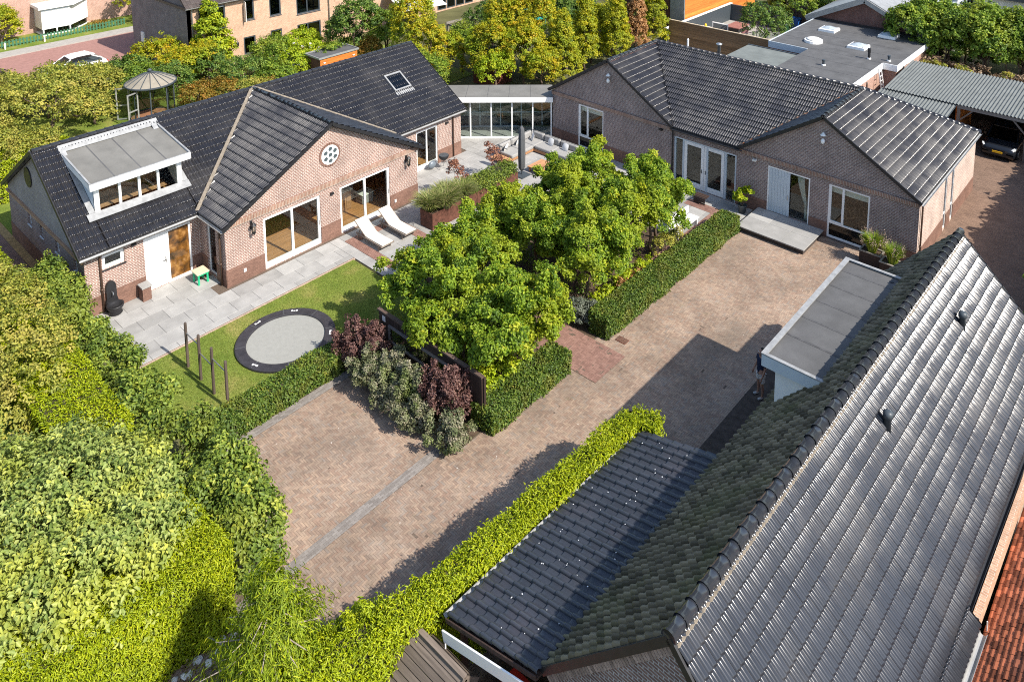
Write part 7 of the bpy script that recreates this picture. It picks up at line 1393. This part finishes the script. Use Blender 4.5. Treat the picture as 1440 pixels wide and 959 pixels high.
t = thing('garden_trampoline', 'trampoline with teal padded rim far behind the golden trees', 'trampoline', (-48.6, 53.2, 0)); part('rim', ring(MB(), (-48.6, 53.4), 1.5, 1.85, .72, .84, 28), 'teal', t); part('mat', MB().lathe([(1.5, .76), (.01, .77)], (-48.6, 53.4, 0), 24), 'black', t)
for k in range(6): a = k * math.pi / 3; part('leg', MB().tube([(-48.6 + 1.7 * math.cos(a), 53.4 + 1.7 * math.sin(a), 0), (-48.6 + 1.7 * math.cos(a), 53.4 + 1.7 * math.sin(a), .75)], .03, 6), 'teal', t)
DF = thing('board_fence', 'dark grey upright board fence at the back of the golden trees', 'fence', (-46, 55.5, 0))
for k in range(44): x = -55 + k * .36; part('board', MB().box(x, x + .34, 55.5 - .02 * (k % 2), 55.54, 0, 1.9 + .01 * (k % 3)), boards('grey fence board', (.12, .125, .13), 'z') if k == 0 else M.setdefault('gfb', boards('grey fence board b', (.12, .125, .13), 'z')), DF)
part('rail', MB().box(-55, -39.2, 55.45, 55.475, 1.9, 1.97), 'wood_greyx', DF)
t = thing('lean_to_roof', 'pale grey shed roof edge among the yellow conifers', 'shed', (-41.5, 53, 0)); part('wall', MB().box(-43.5, -38.6, 52.6, 54.8, 0, 2.0), 'wood_greyx', t); part('roof', MB().prism([(-43.7, 52.4, 2.02), (-38.4, 52.4, 2.02), (-38.4, 55, 2.5), (-43.7, 55, 2.5)], (0, 0, .08)), 'corrug', t)
# court with dark walls, tan fence and orange building
TF = thing('tan_fence', 'high tan fence of long horizontal boards behind the right-hand brick house', 'fence', (-30, 54.6, 0))
for k in range(13): part('board', MB().box(-34.4, -25.4, 54.6 - .012 * (k % 2), 54.64, .05 + k * .195, .05 + k * .195 + .187), 'wood_fence', TF)
part('cap_rail', MB().box(-34.45, -25.35, 54.55, 54.68, 2.585, 2.64), plain('pale cap rail', (.55, .44, .30), .8, .2), TF)
for x in (-34.3, -31.3, -28.3, -25.6): part('post', MB().box(x, x + .1, 54.65, 54.75, 0, 2.58), 'wood_fence', TF)
OB = thing('orange_building', 'building clad in bright orange boards at the top edge', 'building', (-37.5, 62, 0)); part('wall', MB().box(-42, -35.5, 58.8, 72, 0, 5), 'corten', OB)
for k in range(16): part('board', MB().box(-35.5, -35.44, 58.8, 72, .05 + k * .31, .05 + k * .31 + .30), 'wood_orange', OB)
part('panel', MB().box(-36.9, -35.46, 58.7, 58.79, 0, 4.4), 'zinc', OB)
CW = thing('court_wall', 'low dark court wall with pale coping beside the orange building', 'wall', (-34.6, 62, 0)); part('wall', MB().box(-35.2, -35.0, 55.2, 66.5, 0, 1.55).box(-35.0, -30.0, 66.3, 66.5, 0, 1.5), 'anthracite', CW); part('coping', MB().box(-35.25, -34.95, 55.2, 66.55, 1.55, 1.6), 'offwhite', CW)
struct('pavement', MB().box(-35.0, -27, 55.0, 66.3, -.1, .01), 'pave_grey').name = 'court_paving'
t = thing('court_table', 'pale court table with a yellow pot in the dark walled court', 'table', (-33.9, 59.8, 0)); part('table_top', MB().box(-34.6, -33.2, 59.0, 60.6, .70, .76), 'offwhite', t)
for x in (-34.5, -33.3):
    for y in (59.1, 60.5): part('leg', MB().box(x - .04, x + .04, y - .04, y + .04, .01, .7), 'black', t)
t = thing('yellow_pot', 'small yellow pot on the court table', 'pot', (-34.0, 59.9, .76)); part('pot', MB().lathe([(.08, .76), (.13, .9), (.1, 1.12), (.02, 1.2)], (-34, 59.9, 0), 10), 'yellow', t, smooth=True)
for c, l in (((-34.7, -33.0, 56.6, 57.8), 'red brown low bench nearest the tan fence'), ((-33.6, -32.2, 62.6, 64.6), 'red brown low bench at the far end of the court')): t = thing('court_bench', l, 'bench', (c[0], c[2], 0)); part('seat', MB().rbox(*c, .38, .48, .03), plain('red brown seat', (.26, .12, .10), .8, .2), t); part('base', MB().box(c[0] + .1, c[1] - .1, c[2] + .1, c[3] - .1, .01, .38), 'black', t)
t = thing('goal_screen', 'white framed net screen standing in the court', 'screen', (-32.0, 59.0, 0)); part('frame', MB().bar((-32.6, 58.6, .01), (-32.6, 58.6, 1.9), .07, .07).bar((-31.5, 59.2, .01), (-31.5, 59.2, 1.7), .07, .07).bar((-32.6, 58.6, 1.86), (-31.5, 59.2, 1.68), .07, .07), 'white', t); part('net', MB().obox((-32.56, 58.62, .1), (1.04, .56, -.05), (.01, -.02, 0), (0, 0, 1.7)), 'greycanvas', t)
GR = thing('glass_railing', 'steel and glass railing along the paved court', 'railing', (-30.3, 60, 0))
for k in range(6): a, b = np.array((-31.0 + .38 * k, 57.2 + 1.35 * k, 0)), np.array((-31.0 + .38 * (k + 1), 57.2 + 1.35 * (k + 1), 0)); part('post', MB().bar(a, a + (0, 0, 1.0), .05, .05), 'steel', GR); part('pane', MB().obox(a + (0, 0, .1), b - a, (.01, 0, 0), (0, 0, .8)), 'glass', GR); part('rail', MB().bar(a + (0, 0, 1.0), b + (0, 0, 1.0), .05, .05), 'steel', GR)
t = thing('court_chair', 'folded pink canvas chair beside the net screen', 'chair', (-30.9, 60.6, 0)); part('seat', MB().prism([(-31.2, 60.2, .45), (-30.6, 60.2, .45), (-30.6, 60.9, .4), (-31.2, 60.9, .4)], (0, 0, .05)), plain('pink canvas', (.45, .22, .2), .9, .2), t); part('backrest', MB().prism([(-31.2, 60.9, .42), (-30.6, 60.9, .42), (-30.6, 61.3, 1.0), (-31.2, 61.3, 1.0)], (0, .05, 0)), M.setdefault('pk', plain('pink canvas b', (.45, .22, .2), .9, .2)), t)
for x in (-31.15, -30.65): part('leg', MB().bar((x, 60.2, 0), (x, 61.0, .45), .04, .04).bar((x, 61.0, 0), (x, 60.2, .45), .04, .04), 'white', t)
FF = thing('board_fence', 'dark slat fence behind the bins at the flat roofed building', 'fence', (-26, 69, 0))
for k in range(26): part('board', MB().box(-30.5 + k * .28, -30.24 + k * .28, 68.4 - .02 * (k % 2), 68.44, 0, 1.9), 'gfb', FF)
for x, y, m, l in ((-29.0, 67.1, 'blue', 'blue wheelie bin beside the green one at the flat roof'), (-29.5, 65.8, 'binGreen', 'dark green wheelie bin beside the blue one')):
    t = thing('wheelie_bin', l, 'bin', (x, y, 0), 'wheelie bins by the flat roof'); part('bin', MB().loft([[(x - w_, y - w_, z), (x + w_, y - w_, z), (x + w_, y + w_, z), (x - w_, y + w_, z)] for w_, z in ((.32, .05), (.42, 1.0))]), m, t); part('lid', MB().rbox(x - .46, x + .46, y - .46, y + .46, 1.0, 1.1, .04), m if m == 'blue' else plain('light green lid', (.25, .40, .12), .5, .4), t)
# flat roofed building
FB = thing('flat_roofed_building', 'brick building with dark felt flat roof, white edge and roof lights', 'building', (-20.5, 55, 0))
part('wall', MB().box(-24.8, -17.0, 53.3, 61.2, 0, 2.75).box(-21.9, -17.0, 47.1, 53.3, 0, 2.75).box(-17.0, -16.1, 53.7, 61.2, 0, 2.75), 'brickpink', FB)
part('roof', MB().prism([(-24.9, 53.2, 2.76), (-22.0, 53.2, 2.76), (-22.0, 47.0, 2.76), (-16.92, 47.0, 2.76), (-16.92, 53.5, 2.76), (-16.0, 53.5, 2.76), (-16.0, 61.3, 2.76), (-24.9, 61.3, 2.76)], (0, 0, .22)), 'felt', FB)
part('fascia', MB().box(-16.92, -16.86, 46.95, 53.44, 2.6, 3.02).box(-16.86, -15.94, 53.44, 53.5, 2.6, 3.02).box(-16.0, -15.94, 53.5, 61.3, 2.6, 3.02), 'white', FB); part('fascia', MB().box(-24.95, -22.0, 53.14, 53.2, 2.55, 3.02).box(-24.96, -24.9, 53.2, 61.3, 2.6, 3.02).box(-22.06, -16.9, 46.94, 47.0, 2.6, 3.02), 'bluegrey_shade', FB)  # one white edge: sides away from the sun get a painted bluish shade
for k in range(7): part('roof_seam', MB().box(-21.95 if 47.8 + k * 1.9 < 53.2 else -24.8, -17.0, 47.8 + k * 1.9, 47.86 + k * 1.9, 2.98, 2.986), 'lap', FB)
pipe(FB, -16.75, 50.2, .1, 2.6, .05); pipe(FB, -15.88, 54.6, .1, 2.7, .05, 'black')
def dome(x, y, sq):
    s = part('roof_light', (MB().loft([[(x - a, y - a, z), (x + a, y - a, z), (x + a, y + a, z), (x - a, y + a, z)] for a, z in ((.62, 2.98), (.60, 3.16), (.50, 3.18))]) if sq else MB().lathe([(.66, 2.98), (.64, 3.16), (.56, 3.18), (.01, 3.18)], (x, y, 0), 20)), 'white', FB)
    if sq:
        V = [(x + a * .5, y + b * .5, 3.18 + .16 * (1 - a * a) * (1 - b * b)) for a in np.linspace(-1, 1, 7) for b in np.linspace(-1, 1, 7)]; part('dome', MB().add(V, [(i * 7 + j, i * 7 + j + 1, i * 7 + j + 8, i * 7 + j + 7) for i in range(6) for j in range(6)]), plain('milky dome', (.60, .64, .66), .12, .6, bump=0) if 'dm' not in M else 'dm', s, smooth=True)
    else: part('dome', MB().lathe([(.56, 3.18), (.45, 3.26), (.25, 3.31), (.01, 3.33)], (x, y, 0), 20), 'offwhite', s, smooth=True)
M['dm'] = plain('milky roof dome', (.36, .41, .44), .12, .6, bump=0)
for a in ((-22.68, 58.77, 1), (-22.39, 55.14, 0), (-19.41, 55.91, 1), (-18.65, 60.03, 1)): dome(*a)
for x, y, h in ((-17.93, 53.82, .75), (-19.74, 50.48, .4), (-16.75, 54.24, .4)): p_ = part('vent_pipe', MB().lathe([(.10, 2.98), (.09, 3.05), (.085, 3.05 + h * .5), (.11, 3.06 + h * .5), (.11, 2.98 + h), (.02, 3.0 + h)], (x, y, 0), 10), 'black' if h > .5 else 'anthracite', FB); part('collar', MB().lathe([(.14, 2.981), (.13, 3.06), (.105, 3.07)], (x, y, 0), 10), 'white', p_)
LF = thing('low_extension', 'low flat felt roof extension with white edge behind the ridge', 'building', (-23.5, 50.5, 0)); part('wall', MB().box(-25.8, -20.95, 46.5, 52.0, 0, 2.5), 'white', LF); part('roof', MB().box(-26, -20.86, 46.3, 52.12, 2.5, 2.76), plain('green grey felt', (.15, .165, .155), .85, .3, scale=1.2, amt=.15, bump=.3), LF); part('fascia', MB().box(-20.86, -20.8, 46.3, 52.12, 2.42, 2.80), 'white', LF); part('edge_trim', MB().box(-26, -20.86, 52.04, 52.14, 2.761, 2.81), 'anthracite', LF)
GE = thing('gabled_extension', 'dark red brick gable with pale verge boards above the flat roof', 'building', (-21, 63, 0)); part('wall', MB().prism([(-25.2, 61.6, 0), (-16.8, 61.6, 0), (-16.8, 61.6, 3.0), (-21.0, 61.6, 5.0), (-25.2, 61.6, 3.0)], (0, 6, 0)), 'brickred', GE)
for s in (-1, 1): part('verge_board', MB().bar((-21 + s * 4.6, 61.45, 2.9), (-21, 61.45, 5.1), .5, .34), 'zinc', GE); part('roof', MB().prism([(-21, 61.3, 5.25), (-21 + s * 4.7, 61.3, 3.0), (-21 + s * 4.7, 67.8, 3.0), (-21, 67.8, 5.25)], (0, 0, .12)), 'zinc', GE)
part('parapet', MB().box(-24.9, -16.2, 61.32, 61.4, 3.0, 3.14), 'black', GE)
WD = thing('white_dormer_house', 'white dormer with small windows and brown flat roofs at the top edge', 'house', (-17, 73, 0)); part('wall', MB().box(-23, -16.4, 69.5, 77, 0, 4.6), 'white', WD); part('roof', MB().box(-23.4, -16.1, 69.2, 77.4, 4.6, 4.8), plain('brown felt', (.22, .175, .14), .9, .2), WD)
for k in range(5): y = 69.8 + k * 1.2; w_ = part('window', MB().box(-16.4, -16.34, y, y + .95, 3.0, 4.2), 'bluegrey_shade', WD); part('pane', MB().box(-16.34, -16.33, y + .1, y + .85, 3.1, 4.1), 'glassdark', w_)
part('lower_roof', MB().prism([(-23.5, 66.6, 3.9), (-16.5, 66.6, 3.9), (-16.5, 69.5, 4.3), (-23.5, 69.5, 4.3)], (0, 0, -.2)), 'bluegrey_shade', WD)
GH = thing('grey_roofed_house', 'dark grey roofed house behind the hedge trees at the corner', 'house', (-12, 77, 0)); part('wall', MB().box(-16, -9.5, 73, 80, 0, 4.2), 'offwhite', GH); part('roof', MB().box(-16.4, -9.2, 72.6, 80.5, 4.2, 4.5), 'felt', GH)
# corrugated carport
CC = thing('corrugated_carport', 'open timber carport under grey corrugated sheets at the yard end', 'carport', (-10, 52, 0))
def sheet(x0, x1, y0, z0, y1, z1, wl=.19, amp=.035):
    n = int((x1 - x0) / wl * 6); xs = np.linspace(x0, x1, n); h = amp * np.cos(xs / wl * 2 * math.pi); V = np.concatenate([np.c_[xs, np.full(n, y0), z0 + h], np.c_[xs, np.full(n, y1), z1 + h], np.c_[xs, np.full(n, y0), z0 + h - .02], np.c_[xs, np.full(n, y1), z1 + h - .02]])
    i = np.arange(n - 1); F = np.concatenate([np.stack([i, i + 1, n + i + 1, n + i], 1), np.stack([2 * n + i, 3 * n + i, 3 * n + i + 1, 2 * n + i + 1], 1), np.stack([i, 2 * n + i, 2 * n + i + 1, i + 1], 1)])
    return big('roof_sheet', V, F, 'corrug', CC, smooth=False)
for x in (-15.6, -13.3, -11.0, -8.7, -6.4): sheet(x, x + 2.32, 49.95, 2.58, 55.6, 2.95)
for x in (-15.8, -13.6): sheet(x, x + 2.2, 47.2, 2.2, 50.1, 2.5)
part('beam', MB().box(-11.4, -4, 49.99, 50.14, 2.33, 2.53), 'wood_greyx', CC); 
for x in (-11.3, -7.75, -4.3): part('post', MB().box(x - .08, x + .08, 49.97, 50.13, 0, 2.33), 'wood_grey', CC)
for x, s in ((-11.2, 1), (-7.8, -1), (-7.65, 1)): part('brace', MB().bar((x, 50.05, 1.65), (x + s * .65, 50.05, 2.34), .08, .08), 'wood_grey', CC)
part('back_wall', MB().box(-15.4, -4, 55.2, 55.4, 0, 2.8).box(-15.5, -15.3, 50.2, 55.2, 0, 2.5), 'wood_dark', CC); part('side_wall', MB().box(-11.5, -11.35, 50.2, 53.5, 0, 2.45), 'wood_orange', CC)
LD = thing('ladder', 'pale aluminium ladder leaning on the flat roofed building', 'ladder', (-16.6, 52.8, 0)); 
for y in (52.3, 52.75): part('rail', MB().bar((-16.2, y, 0), (-16.78, y, 2.95), .05, .07), 'white', LD)
for k in range(9): z = .3 + k * .3; x = -16.2 - .58 * z / 2.95; part('rung', MB().bar((x, 52.3, z), (x, 52.75, z), .035, .035), 'white', LD)
